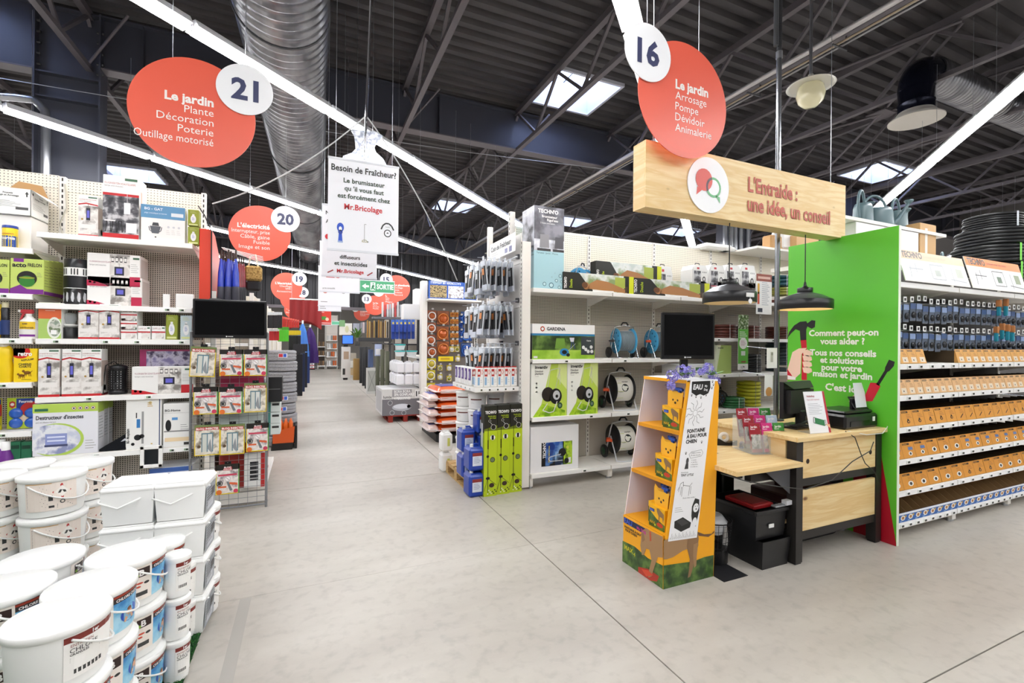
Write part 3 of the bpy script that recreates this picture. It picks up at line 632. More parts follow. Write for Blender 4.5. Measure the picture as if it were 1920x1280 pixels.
for nm,u0,u1 in(('narrow',305,318),('wide',329,363)): pxc('sign_holder','small blank white card holder, the %s one on second shelf'%nm,'card holder',u0,u1,551,z2,YL+.01,.03)
# --- third shelf
z3=lz1[3]
def moto(p): p.rect(0,.9,1,.1,'e8f0da'); p.rect(0,.55,1,.35,'d9673a'); p.lines(.3,.85,.5,2,.08,'f6d8c8'); p.rect(0,0,1,.55,'a9c86a'); p.ell(.7,.3,.32,.3,'e8ece0'); p.ell(.72,.3,.26,.24,photo('6a7a5a','d8d8d0','8a9a8a',20),3); p.rect(.55,.12,.25,.12,'f4f4f4',4)
pxc('product_carton','orange and green garden lamp box at left of third shelf','box',72,115,567,z3,y1-.04,.12,front=moto)
t=thing('table_lamp','squat black lamp with clear glass top on third shelf','lamp',(at(131,600,Y=YL+.1).x,YL+.11,z3)); M().lathe([(.062,0),(.062,.09),(.058,.095),(0,.095)],BLACK,24).build('base',t); M().lathe([(.03,.095),(.05,.11),(.05,.12),(.02,.125)],WHITE,20).build('collar',t); M().lathe([(.03,.125),(.045,.17),(.04,.21),(0,.22)],mat('dfe6ea',.05,0,0,.35),20).build('glass_dome',t)
for i,(a,b) in enumerate(((147,185),(186,224))): pxc('product_carton','white lamp box with red stripe, %s of the pair on third shelf'%('left','right')[i],'box',a,b,570,z3,y1-.04,.14,front=red_box,side=red_side,group='red striped lamp boxes on third shelf')
def small(p): p.text('LAMPE LED',.08,.75,.12,'9a6a6a',mw=.6); p.rect(0,.5,1,.1,'c01f26'); p.rect(.3,.08,.6,.42,LIVING,2); p.rect(.75,.8,.2,.1,'3f6a50')
for i in range(3): pxc('product_carton','small white lamp box, number %s from below in the short stack'%('one','two','three')[i],'box',226,257,612-16*i,z3+.077*i,y1-.03,.16,front=small,group='stack of small lamp boxes')
for i,(a,b) in enumerate(((258,282),(284,310))): pxc('product_carton','low white spare lamp box, %s of two beside the olive bulb box'%('left','right')[i],'box',a,b,611,z3,y1-.04,.1,front=small,group='low spare lamp boxes')
pxc('bulb_box','olive bulb box standing alone on the third shelf','box',311,333,590,z3,y1-.04,.09,col='8f9a33',front=tin); pxc('bulb_box','pale blue bulb box beside the black wall screen','box',338,360,591,z3,y1-.04,.09,col='c2d2d8',front=tin)
# --- fourth shelf
z4=lz1[2]
for i,(a,b,dy) in enumerate(((72,112,0),(116,153,0),(153,190,-.012))): pxc('product_carton','tall insect lamp box, %s of three on fourth shelf'%('left','middle','right')[i],'box',a,b,654,z4,y1-.04+dy,.14,front=red_box,side=red_side,group='tall insect lamp boxes on fourth shelf')
t=thing('insect_lantern','black electric insect lantern with grille and cord on fourth shelf','lantern',(at(221,690,Y=YL+.1).x,YL+.11,z4))
M().lathe([(.062,0),(.066,.012),(.066,.03),(.055,.035),(.055,.21),(.064,.215),(.064,.24),(.03,.255),(0,.258)],mat('111216',.35),24).build('body',t)
m=M()
for i in range(22):
    a=2*pi*i/22; m.cyl((.061*cos(a),.061*sin(a),.03),(.061*cos(a),.061*sin(a),.215),.0022,BLACK,5)
for i in range(9): m.torus((0,0,.045+i*.02),.061,.0018,BLACK,22,4)
m.build('grille',t); m=M()
for i in range(9):
    for j in range(4): a=-pi/2-.6+j*.4; m.add([(.0565*cos(a+dx),.0565*sin(a+dx),.05+i*.02+dz) for dx,dz in((-.05,0),(.05,0),(.05,.008),(-.05,.008))],[(0,1,2,3)],mat('c9cbd0'))
m.build('lit_slots',t); M().tube([(0,0,.255),(-.02,-.03,.285),(-.07,-.05,.25),(-.085,-.05,.1),(-.08,-.07,.01),(-.1,-.08,.006)],.004,BLACK,6).build('cord',t)
pxc('product_carton','long white lamp carton with red corner at front of fourth shelf','box',247,362,687,z4,y1-.055,.1,front=lambda p:wide_box(p,'c8202c'))
o=pxc('product_carton','mauve picture carton standing behind the long white lamp carton','box',262,362,655,z4,y1+.1,.1,col='b0406f',front=lambda p:(p.rect(.04,.02,.94,.94,photo('8a82b0','cfc9dd','4a3f60',16)),p.rect(.0,.0,.12,1,'a8356a',2))); 
# --- fifth shelf
z5=lz1[1]
def destr(p):
    p.rect(0,.83,1,.17,'b5d25a'); p.rect(.03,.86,.2,.05,'2f6a50',2)
    for i in range(4): p.ell(.62+i*.1,.9,.035,None,'b83a3a',2).ell(.62+i*.1,.9,.028,None,'f0f0f0',3).rect(.605+i*.1,.885,.03,.03,'444444',4)
    p.text("Destructeur d'insectes",.05,.7,.075,'1f2430',b=1,mw=.72); p.text('pour une utilisation intérieure',.05,.635,.03,'555555',mw=.3)
    p.ell(.36,.3,.42,.32,'b5d25a',1,30); p.ell(.31,.31,.42,.29,photo('cdd3e6','eef0f6','8f97c0',9),2,30); p.rect(0,0,.001,.001,'ffffff'); p.rect(.19,.2,.33,.22,'8f9ad0',3); p.rect(.19,.42,.33,.08,'e8ecf4',3); p.rect(.22,.27,.27,.03,'dfe6ff',4); p.rect(.22,.34,.27,.03,'dfe6ff',4); p.rect(.18,.17,.35,.04,'444a70',4); p.lines(.8,.25,.17,4,.05,'aaaaaa')
o=pxc('product_carton','wide green and white insect killer carton at front of fifth shelf','box',61,184,756,z5,YL-.0,.12,col='e9eaf2',front=destr,side=lambda p:p.rect(0,.8,1,.2,'b5d25a').lines(.1,.7,.8,8,.06,'9aa0a8'))
for i in(1,2): pxc('product_carton','insect killer carton standing %s behind the front one'%('directly','second')[i-1],'box',74+8*i,186+9*i,752-2*i,z5,YL+.1*i+.03,.095,col='d9dbe2',front=lambda p:p.rect(0,.83,1,.17,'b5d25a'),side=lambda p:p.rect(0,.8,1,.2,'b5d25a').lines(.1,.7,.8,8,.06,'9aa0a8'),group='insect killer cartons')
x0=at(184,830,Y=YL+.1).x; m=M(); m.add([(x0,YL+.02,z5),(x0+.24,YL+.02,z5+.01),(x0+.24,YL+.05,z5+.16),(x0+.12,YL+.15,z5+.08),(x0,YL+.2,z5+.01)],[(0,1,2,3),(0,3,4)],mat('15171c',.15)); m.add([(x0+.13,YL+.03,z5+.03),(x0+.16,YL+.028,z5+.02),(x0+.22,YL+.035,z5+.08),(x0+.2,YL+.035,z5+.1)],[(0,1,2,3)],mat('c9ccd4',.2)); tag(m.build('foil_pouch'),'slumped dark foil pouch between cartons on fifth shelf','pouch')
def mosq(p): p.text('BG - Mosquitaire',.1,.12,.1,'222222',b=1,rot=pi/2,mw=.5); p.rect(.44,.1,.06,.6,'9a9a9a'); p.rect(.3,.4,.1,.16,'3a7fc0',2); p.rect(.28,.58,.03,.1,'333333'); p.ell(.33,.22,.1,None,'16181c'); p.ell(.45,.24,.07,None,'16181c'); p.ell(.2,.1,.05,None,'16181c'); p.lines(.6,.85,.15,3,.03,'d8b060'); p.rect(.7,.08,.05,.02,'d8b060'); p.ell(.68,.86,.05,None,'e8d8a0'); p.rect(.93,.05,.03,.9,'4a5a80')
pxc('product_carton','tall white mosquito trap carton at right on fifth shelf','box',236,303,741,z5,YL+.02,.2,front=mosq)
def bgs(p): p.rect(.0,.78,1,.003,'888888'); p.text('BG-Home',.06,.82,.05,'333333',b=1); p.rect(.3,.62,.2,.06,'5a9ad8'); p.ell(.18,.5,.1,.13,'16181c'); p.rect(.03,.35,.94,.03,'8a8a8a'); p.rect(.06,.13,.88,.09,'f0d8b0'); p.lines(.6,.5,.3,3,.05,'aaaaaa'); p.rect(.72,.04,.2,.06,'333333')
pxc('product_carton','small white mosquito trap carton at right end of fifth shelf','box',306,360,756,z5,YL+.01,.2,front=bgs)
# below the fifth shelf
a=at(284,857,Y=YL-.03); t=thing('white_bordered_sign','small white frame hanging under the fifth shelf','frame',(a.x,a.y,a.z))
M().box(-.08,-.01,-.09,-.05,.01,.1,WHITE,.004).box(.05,-.01,-.09,.08,.01,.1,WHITE,.004).box(-.08,-.01,-.09,.08,.01,-.06,WHITE,.004).box(-.08,-.01,.07,.08,.01,.1,WHITE,.004).build('border',t); M().box(-.05,-.002,-.06,.05,.004,.07,mat('16181e',.2)).build('panel',t)
pxc('product_carton','blue edged white carton low on the shelf behind the square tubs','box',280,360,876,.16,YL+.02,.3,col='dfe3ee',front=lambda p:p.rect(0,.85,1,.15,'3a5fa8').lines(.1,.7,.6,4,.1))
pxc('product_carton','white lamp carton low on the shelf behind the white tubs','box',85,185,850,.16,YL+.02,.3,front=lambda p:p.text('FLUGINSEKTEN SCHUTZLAMPE',.1,.9,.04,'444444',mw=.8))
# --- left-edge bay
zt=lz0[5]
def poud(p): p.text('Fourmis',.55,.78,.06,'333333',b=1,al='c'); p.text('Poudrage et Arrosage',.5,.69,.06,'333333',b=1,al='c',mw=.8); p.ell(.1,.85,.04,None,'333333'); p.lines(.1,.5,.7,5,.05,'9a9a9a'); p.rect(.7,.2,.25,.1,'555555'); p.q([(.88,.8),(.92,.9),(.96,.8)],'333333'); p.rect(.905,.7,.03,.1,'333333')
o=pxc('open_carton','lower white shipping carton on the top shelf at left edge','box',-40,58,402,zt,YL+.12,.28,col='f6f4f0',front=lambda p:p.rect(0,.97,1,.02,'ddd9d2'))
a=at(-40,380,Y=YL+.1);b=at(58,380,Y=YL+.1); w=b.x-a.x; zz=at(10,402,Y=YL+.12).z
t=thing('open_carton','white shipping carton with raised flaps on top of another at left edge','box',(a.x,YL+.1,zz+.002)); h=.215
m=M().box(0,0,0,w,.003,h,WHITE).box(0,.28,0,w,.283,h,WHITE).box(0,0,0,.003,.283,h,WHITE).box(w-.003,0,0,w,.283,h,WHITE).box(0,0,0,w,.283,.003,WHITE); m.build('body',t)
m=M().add([(0,.28,h),(w,.28,h),(w*.8,.33,h+.12),(w*.3,.33,h+.14)],[(0,1,2,3)],CARD).add([(w,0,h),(w,.28,h),(w+.09,.26,h-.07),(w+.09,.02,h-.07)],[(0,1,2,3)],WHITE); m.build('flap',t)
p=P(w,h,plane((0,0,0),(1,0,0),(0,0,1))); poud(p); p.build('printed_face',t); p=P(.28,h,plane((w,0,0),(0,1,0),(0,0,1))); poud(p); p.build('printed_side',t)
a=at(15,430,Y=YL+.03); t=thing('powder_canister','blue and yellow ant powder canister in front of white cartons','canister',(a.x,YL+.06,zt))
M().lathe([(.042,0),(.045,.005),(.045,.15),(.042,.156)],mat('f0d21e',.35),24).build('body',t); M().lathe([(.046,.155),(.046,.172),(.043,.176),(0,.177)],mat('1c3f9a',.3),24).build('lid',t)
def wrap(r,a0=-pi/2,zz=0): return lambda x,y,l:Vector(((r+.0004*l)*cos(a0+x/r),(r+.0004*l)*sin(a0+x/r),zz+y))
p=P(.13,.14,lambda x,y,l:wrap(.045,-pi/2-1.44,.005)(x,y,l)); p.rect(0,0,1,.62,'1d4a9c',1,8); p.text('Fourmis',.5,.42,.16,'f4f4f4',b=2,al='c',mw=.7,l=3); p.lines(.25,.3,.5,3,.1,'f0e060',.03,3); p.rect(.2,.72,.6,.03,'c8202c',3,5); p.build('wrap_label',t)
# acto ball boxes
def acto(p):
    p.rect(0,0,1,.14,'7a2c8c'); p.q([(0,.14),(.3,.26),(.5,.14)],'7a2c8c'); p.rect(.1,.9,.3,.1,'7a2c8c'); p.text('acto',.06,.76,.12,'1a1a1a',b=2); p.text('FRELON',.52,.78,.1,'1a1a1a',b=1,mw=.42); p.ell(.5,.44,.3,None,'1a1512',2,24); p.ell(.5,.36,.24,.16,'2f7a2c',3); p.ell(.5,.46,.24,.03,'8a9a2a',4); p.lines(.8,.6,.15,3,.05,'8a8a6a')
z=lz0[4]
for i,(a,b,dy) in enumerate(((19,82,0),(-44,17,0))):
    for j in range(1 if i else 4): pxc('trap_box','lime and purple hornet trap box, '+('partly cut by the left edge' if i else ('front one beside the black canisters','second in the receding row','third in the receding row','last in the receding row')[j]),'box',a+j*9,b+j*9,485+j,z,YL+.01+j*.1,.095,col='c3d46c',front=acto,side=lambda p:p.rect(.05,0,.9,.1,'7a2c8c').lines(.1,.8,.8,8,.08,'6a7a3a'),group='hornet trap boxes')
# spray bottle and aerosols
z=lz0[3]
t=thing('spray_bottle','white trigger spray bottle with yellow and purple label beside aerosols','bottle',(at(52,600,Y=YL+.06).x,YL+.08,z))
M().lathe([(.05,0),(.055,.01),(.055,.1),(.05,.14),(.03,.165),(.018,.18),(.018,.2)],mat('f4f2ee',.3),24,sx=1.1,sy=.7).build('body',t)
M().box(-.05,-.015,.2,.03,.015,.235,mat('c93a44',.35),.008).box(-.065,-.01,.21,-.05,.01,.23,WHITE,.003).add([(-.04,-.006,.2),(-.055,-.006,.15),(-.045,-.006,.15),(-.025,-.006,.2),(-.04,.006,.2),(-.055,.006,.15),(-.045,.006,.15),(-.025,.006,.2)],[(0,1,2,3),(7,6,5,4),(0,4,5,1),(2,6,7,3)],mat('c93a44',.35)).build('trigger_head',t)
p=P(.1,.12,lambda x,y,l:Vector((.0555*1.1*cos(-pi/2-.9+x/.0555),.0395*sin(-pi/2-.9+x/.0555)-.0006*l,.015+y))); p.rect(0,.5,1,.5,'e8c22a',1,6); p.rect(0,.0,1,.14,'7a2c8c',1,6); p.text('acto',.4,.82,.1,'3a1a4a',b=2,al='c',l=3); p.text('anti-fourmis',.5,.56,.1,'3a2a2a',b=1,al='c',mw=.8,l=3); p.build('wrap_label',t)
def aerosol(u,lab,c1,c2,v=565,Y=YL+.05,z=z,cap='d8c02a'):
    a=at(u,v,Y=Y); h=a.z-z; t=thing('aerosol_can',lab,'spray can',(a.x,Y,z),group='aerosols on the left-edge shelf')
    M().lathe([(.024,0),(.026,.004),(.026,h*.8),(.018,h*.86)],mat(c1,.25,.3),20).build('can',t); M().lathe([(.02,h*.84),(.02,h*.98),(.016,h),(0,h)],mat(cap,.35),16).build('cap',t); M().lathe([(.0266,h*.1),(.0266,h*.5)],mat(c2,.3),20,caps=False).build('wrap_label',t); return t
aerosol(10,'black aerosol with dark blue label nearest the spray bottle','1d1f26','2a3a6a',566,cap='c9c4a2'); aerosol(-3,'yellow capped aerosol at the left picture edge','f0c81e','3a5aa0',570)
# cat repellent
z=lz0[2]
def retro(p): p.ell(.3,.9,.42,.2,'d0251e',1); p.rect(0,.78,.5,.22,'d0251e'); p.text('retro',.2,.78,.13,'f8f4f0',b=2,mw=.6); p.text('REPULSIF',.35,.62,.05,'333333',b=1,rot=.15); p.text('CHIENS',.5,.5,.06,'333333',b=1,al='c'); p.text('CHATS',.5,.43,.06,'333333',b=1,al='c')
def beast(p,x,y,s,c='8a5a18'):
    p.ell(x,y,.14*s,.045*s,c,3); p.ell(x-.15*s,y+.04*s,.06*s,.035*s,c,3)
    for dx in(-.1,-.04,.06,.12): p.line([(x+dx*s,y),(x+dx*s*1.2,y-.1*s)],.004,c,3)
    p.line([(x+.12*s,y),(x+.2*s,y+.05*s)],.004,c,3)
pxc('repellent_box','yellow cat and dog repellent box with red corner','box',25,69,653,z,YL+.02,.08,col='f3d012',front=lambda p:(retro(p),beast(p,.6,.28,1.1),beast(p,.35,.2,.9),p.lines(.35,.07,.6,1,.05,'6a5a1a')))
def jug(u,v0,lab,c1,cap,Y=YL+.04):
    a=at(u,v0,Y=Y); h=a.z-z; t=thing('repellent_bottle',lab,'bottle',(a.x,Y+.02,z),group='yellow repellent bottles'); M().lathe([(.05,0),(.055,.01),(.055,h*.35),(.048,h*.5),(.055,h*.65),(.045,h*.8),(.02,h*.88)],mat(c1,.35),20,sx=1.1,sy=.75).build('body',t); M().lathe([(.035,h*.82),(.035,h*.9),(.02,h),(0,h)],mat(cap,.35),16).build('cap',t)
jug(4,635,'yellow ribbed granule bottle with white cap at left edge','f1cf13','f0ede6'); 
# ant bait
z=lz0[1]
def bait(X,Y,lab,c='b9d232'):
    t=thing('ant_bait_pack',lab,'bait pack',(X,Y,z+.005),group='ant bait blister packs')
    w,h=.2,.25; m=M(); m.box(0,0,0,w,.004,h,mat(c,.4)); m.build('card',t)
    p=P(w,h,plane((0,0,0),(1,0,0),(0,0,1))); p.rect(.28,.5,.7,.48,'1f3a8c'); p.ell(.75,.62,.35,.25,'c8302c',2); p.text('Fourmis',.36,.84,.08,'f4f4f4',b=2,mw=.42); p.q([(.07,.72),(.07,.86),(.16,.9),(.25,.86),(.25,.72),(.16,.66)],'c03a30',2); p.ell(.16,.79,.06,None,'f0e8e0',3); p.q([(.5,.44),(.66,.32),(.5,.2),(.34,.32)],'e8d0b0',1); p.build('print',t)
    for bx,bz in((.055,.115),(.15,.115),(.055,.035),(.15,.035)): M().lathe([(.042,-.001),(.04,-.012),(.02,-.02),(0,-.021)],mat('2f66c8',.12,0,0,1,.6),20,(bx,0,bz+.01),'Y').build('bait_dome',t)
bait(at(13,790,Y=YL+.13).x,YL+.13,'ant bait blister with four blue domes, front one')
for i in range(3): a=at(2,765,Y=YL+.1); bait(a.x-.2,YL+.03+.04*i,'ant bait blister at left edge, %s of the yellow edged row'%('first','second','third')[i],'d8c820')
def bottle2(u,v,z,lab,c,w=.04,Y=YL+.03,l2='f4f4f4',txt=None):
    a=at(u,v,Y=Y); h=max(.1,a.z-z); t=thing('product_bottle',lab,'bottle',(a.x,Y,z),group='bottles on the lowest left shelf'); M().lathe([(w,0),(w,h*.8),(w*.6,h*.9),(w*.6,h),(0,h)],mat(c,.3),16).build('body',t); M().lathe([(w*.62,h*.9),(w*.62,h*1.02),(0,h*1.02)],mat(l2,.4),14).build('cap',t)
z=.16
for i,(u,v) in enumerate(((0,826),(10,830))): bottle2(u,v,z,'purple bottle, %s at the left edge above the white tubs'%('first','second')[i],'6a2a86',.05)
for i,(a,b) in enumerate(((19,38),(39,59))): pxc('product_carton','dark green acto box, %s of two above the white tubs'%('left','right')[i],'box',a,b,828,z,YL+.03,.08,col='1f6a4a',front=lambda p:p.rect(.05,.6,.9,.15,'f4f4f4',1).text('acto',.5,.7,.04,'1a1a1a',b=2,al='c').rect(.1,.9,.8,.05,'0f3a2a',2),group='dark green boxes')
for (x0,y0,z0) in((-2.6,YL+.45,2.95),):
    tag(M().tube([at(122,345,Y=5.38),at(125,390,Y=5.38),at(112,420,Y=5.38),at(118,440,Y=5.35),at(105,455,Y=5.3)],.006,mat('c2bcae',.5),6).build('cable'),'pale cable running down the perforated panel at left','cable')
# ================= RACK WITH INSECT SCREENS =================
YR=4.88; xr0=at(405,962,Z=0).x-.2; 
xl=at(358,700,Y=YR).x; xr=at(501,700,Y=YR).x
GR=mat('8d8f93',.35,.6)
t=thing('mesh_display_rack','grey wire mesh rack hung with insect curtain packs beside left shelving','display rack',(xl,YR,0)); w=xr-xl; hh=1.62
M().cyl((0,0,0),(0,0,hh),.011,GR,8).cyl((w,0,0),(w,0,hh),.011,GR,8).cyl((0,0,hh),(w,0,hh),.009,GR,8).cyl((0,0,.03),(w,0,.03),.009,GR,8).cyl((0,-.0,.03),(0,.1,.03),.009,GR,8).cyl((w,0,.03),(w,.1,.03),.009,GR,8).build('frame',t)
m=M(); z=.06
while z<hh-.01: m.cyl((0,-.012,z),(w,-.012,z),.0022,GR,4,caps=False); z+=.05
for i in range(1,8): x=w*i/8; m.cyl((x,-.015,.03),(x,-.015,hh),.0022,GR,4,caps=False)
m.build('wire_grid',t)
def pk_a(p):  # green topped pack
    p.rect(0,0,1,1,'e0c21c'); p.rect(.035,.03,.93,.8,photo('cfc6b6','e8e2d6','8d8272',14),2); p.rect(0,.83,1,.17,'6d7c4a',2); p.rect(.05,.83,.9,.1,'b81f28',3); p.text('BLOQ INSECTES',.5,.85,.06,'f6f2ee',b=2,al='c',mw=.86,l=4)
    p.rect(.27,.12,.46,.62,'5d7f8c',3); p.rect(.31,.12,.17,.58,'cdd0c8',4); p.rect(.52,.12,.17,.58,'d8dad6',4); p.q([(.5,.25),(.62,.55),(.7,.1),(.62,.12)],'8d9296',5); p.ell(.18,.3,.07,None,'5a4630',4); p.ell(.85,.2,.07,None,'e8dfce',4)
def pk_b(p):  # black topped pack
    p.rect(0,0,1,1,'e6d01e'); p.rect(.96,0,.04,1,'4f9a4a',2); p.rect(.035,.03,.92,.79,photo('cfc6c0','ebe4e0','8d8488',14),2); p.rect(0,.82,1,.18,'17130f',2); p.text('BLOQ',.5,.88,.055,'f0e8e8',b=2,al='c',l=5); p.q([(.3,.8),(.34,.9),(.68,.92),(.7,.8)],'b02030',4); p.text('INSECTES',.5,.815,.04,'f6e8e8',b=2,al='c',l=6)
    p.rect(.1,.62,.8,.06,'c8405a',3); p.ell(.5,.52,.13,None,'c8c4c4',4); p.ell(.5,.52,.1,None,'efecec',5); p.line([(.43,.57),(.57,.47)],.003,'8a4a50',6); p.q([(.45,.42),(.55,.42),(.72,.12),(.6,.1)],'6d7278',4); p.ell(.17,.37,.13,None,'23262a',4); p.ell(.17,.37,.1,None,'a9a49c',5); p.rect(.1,.33,.12,.1,'26282c',6); p.q([(.58,.33),(.92,.28),(.92,.36),(.58,.4)],'d0603a',5); p.rect(.1,.22,.35,.06,'d0603a',5); p.ell(.14,.08,.12,None,'d8702a',4); p.ell(.85,.09,.1,None,'c83a5a',4)
PK={}
packs=[(355,403,650,706,'a',-3),(412,456,655,704,'b',0),(458,501,655,704,'b',0),(363,409,725,776,'b',0),(411,455,725,775,'b',0),(458,500,718,772,'a',0),(365,413,796,853,'a',0),(413,459,795,851,'a',0),(462,504,793,845,'b',0),(405,449,870,925,'b',0)]
where=['top row, left and tilted','top row, middle','top row, right under the screen','second row, left','second row, middle','second row, right','third row, left','third row, middle','third row, right','lone pack hanging low on the mesh']
for (a,b,c,d_,k,tilt),wr in zip(packs,where):
    y=YR-.05; A=at(a,(c+d_)/2,Y=y);B=at(b,(c+d_)/2,Y=y);T=at((a+b)/2,c,Y=y);Bo=at((a+b)/2,d_,Y=y)
    t=thing('insect_curtain_pack','%s topped insect curtain pack, %s'%('green' if k=='a' else 'black',wr),'pack',((A.x+B.x)/2,y,Bo.z),0,'insect curtain packs on the mesh rack')
    ww=B.x-A.x; h=T.z-Bo.z; s=ww/.2
    M().box(-ww/2,-.012,0,ww/2,.012,h,mat('3a5a2a' if k=='a' else '16130f',.4),.003).build('body',t); p=P(ww,h,plane((-ww/2,-.012,0),(1,0,0),(0,0,1))); (pk_a if k=='a' else pk_b)(p); p.build('printed_face',t)
    M().box(-.025,-.003,h-.001,.025,.003,h+.025,BLACK).cyl((0,.045,h+.012),(0,-.03,h+.02),.002,STEEL,5).build('hang_tab',t); t.rotation_euler=(0,radians(-tilt),0) if tilt else (0,0,0)
# black screen above the rack
def screen(name,lab,x0,x1,y,z0,z1,rz=0,stand=None,mk='Iiyama'):
    t=thing(name,lab,'screen',((x0+x1)/2,y,z0),rz); w=(x1-x0)/2; h=z1-z0
    M().box(-w,0,0,w,.03,h,mat('101013',.3),.006).box(-w*.6,.03,h*.15,w*.6,.055,h*.85,mat('141416',.5),.01).build('casing',t)
    M().box(-w+.018,-.0008,.03,w-.018,.0,h-.018,mat('050608',.08)).build('display_panel',t)
    p=P(.1,.02,plane((-.05,-.001,.006),(1,0,0),(0,0,1))); p.ell(.2,.5,.06,.3,'e8e8e8'); p.text('screen',.3,.3,.5,'d8d8d8') if False else p.rect(.3,.35,.4,.3,'c8c8c8'); p.build('logo',t)
    if stand: stand(t,w,h)
    return t
def wallarm(t,w,h): M().box(-.05,.055,h*.4,.05,.1,h*.6,BLACK,.005).cyl((0,.1,h*.5),(0,.16,h*.5),.02,GREYM,10).build('mount_arm',t)
A=at(361,600,Y=4.82);B=at(500,600,Y=4.82)
screen('advert_screen','wide black switched-off screen above the wire mesh rack',A.x,B.x,4.82,at(430,634,Y=4.82).z,at(430,562,Y=4.82).z,stand=wallarm)
# ================= LEFT END CAP (red) =================
EX=-.36
t=thing('end_unit','cream perforated gondola end behind the mesh rack facing the aisle','shelf',(EX,5.0,0),pi/2)
# local: x -> +Y, y -> -X
for z in [.12+.46*i for i in range(4)]: M().box(.02,.42,z,1.25,.44,z+.457,PEG).build('back_panel',t)
for z in(.16,.62,1.1):
    s=M().box(.01,0,z-.03,1.24,.42,z,SHF,.003).build('shelf',t); M().box(.01,-.004,z-.045,1.24,-.0005,z-.002,RAIL).build('price_rail',s)
    price_tag(s,.05,z-.04,-.005)
M().box(.0,.41,0,.03,.45,2.0,SHF).box(1.24,.41,0,1.27,.45,2.3,SHF).box(.01,.0,.02,.05,.42,.12,SHF).build('upright',t)
a=at(374,428,Y=4.99);b=at(396,428,Y=4.99); zb=at(385,560,Y=4.99).z-.3
REDP=mat('d23a20',.4)
t=thing('red_end_post','red box post at the gondola end with curved red side panel','post',(a.x,4.99,0)); w=b.x-a.x
M().box(0,0,zb,w,.06,a.z,REDP,.003).build('post_box',t)
S=[(0,a.z),(.14,a.z-.02),(.36,a.z-.17),(.62,a.z-.4),(.7,a.z-.62),(.0,a.z-.62)]
M().ext([(w-.004,.06+y,z) for y,z in S],(.004,0,0),mat('e2472c',.35)).build('curved_panel',t)
M().tube([(w+.005,-.01,a.z-.01),(w+.006,-.01,1.75)],.006,BLACK,6).tube([(w,-.012,a.z-.01),(w-.05,-.012,a.z+.12),(w-.1,-.01,a.z+.2)],.005,BLACK,6).build('cable',t); M().box(w-.01,-.04,1.75,w+.09,.0,1.93,BLACK,.01).build('power_adapter',t)
# folded parasol-like bags hanging
def hang_bag(u,v0,v1,Y,lab,c1,c2,r=.028,g='hanging tied bags beside the red post'):
    a=at(u,v0,Y=Y);b=at(u,v1,Y=Y); t=thing('folded_parasol',lab,'parasol',(b.x,Y,b.z),0,g); h=a.z-b.z
    pr=[(r*.5,0),(r*1.15,h*.08),(r*1.05,h*.35),(r*.9,h*.6),(r*.45,h*.8),(r*.3,h*.86)]
    M().lathe(pr[:3],mat(c2,.35),10).lathe(pr[2:],mat(c1,.25,0,0,1,.3),10).build('wrapped_canopy',t)
    M().cyl((0,0,h*.84),(0,0,h),r*.42,mat('3a2a22',.5),8,r*.25).build('top_end',t)
    return t
for i in range(7): hang_bag(414+i*4.6,468+(i%3)*3,575,5.05+.05*(i%3),'blue and grey wrapped parasol, %s from the left of the hanging row'%('first','second','third','fourth','fifth','sixth','last')[i],'1c3ab8','4a4a55')
for i in range(3): hang_bag(448+i*4,480,570,5.3+.03*i,'dark red wrapped parasol, %s of three right of the blue ones'%('first','second','third')[i],'8a2030','3a3a40',.022,'dark red parasols')
t=thing('wire_hook_shelf','white wire hook rack holding the wrapped parasols','rack',(at(420,468,Y=5.05).x,5.05,at(420,468,Y=5.05).z+.02))
m=M()
for i in range(5): m.cyl((-.02,.03*i,0),(.3,.25+.03*i,-.02-.01*i),.003,WHITE,5)
m.cyl((0,0,0),(0,.3,0),.003,WHITE,5).build('hooks',t)
a=at(458,496,Y=5.35);b=at(490,545,Y=5.35); t=thing('straw_basket','straw basket with black lower half hanging behind the parasols','basket',((a.x+b.x)/2,5.42,b.z)); w=(b.x-a.x)/2; h=a.z-b.z
STR=noise_mat('straw_weave',[(.35,'8a6a32'),(.6,'c9a662')],60,2,.8,bump=.6)
M().box(-w,-.05,h*.4,w,.05,h,STR,.02).build('upper_weave',t); M().box(-w*.9,-.045,0,w*.9,.045,h*.41,mat('17171a',.6),.02).build('lower_band',t); M().tube([(-w*.6,0,h),(-w*.4,0,h+.1),(w*.2,0,h+.12),(w*.5,0,h)],.008,mat('e8e0c8',.6),6).build('handle',t)
# things on the end-cap shelves behind the mesh
for i,(y,z,w,h,c,lab) in enumerate(((5.02,.16,.3,.42,'a8302a','dark red carton low behind the mesh rack'),(5.4,.16,.35,.36,'8a2a26','brown red carton on the lower end shelf'),(5.0,.62,.28,.3,'d9e2de','pale green white carton on middle end shelf'),(5.32,.62,.3,.28,'e4e8e4','white and teal carton on the middle end shelf'),(5.05,1.1,.25,.26,'b8355a','pink carton behind the upper mesh packs'),(5.35,1.1,.3,.3,'e8e6e2','white carton behind the upper mesh packs'))):
    carton('product_carton',lab,'box',EX-.02,y,z,w,.36,h,col=c,rz=pi/2,front=lambda p:p.rect(.1,.1,.8,.25,'f4f4f4').lines(.1,.8,.6,3,.08,'f0f0f0'))
a=at(458,850,Y=4.95);b=at(492,911,Y=4.95)
t=carton('lamp_pack','white lamp pack with black lamp seen through the mesh rack','box',a.x,4.94,b.z,b.x-a.x+.02,.04,a.z-b.z,front=lambda p:(p.rect(.8,0,.2,1,'c02a2a'),p.rect(.28,.2,.4,.55,'17181c',2),[p.rect(.26,.25+.12*i,.44,.03,'c9c9c9',3) for i in range(4)]))
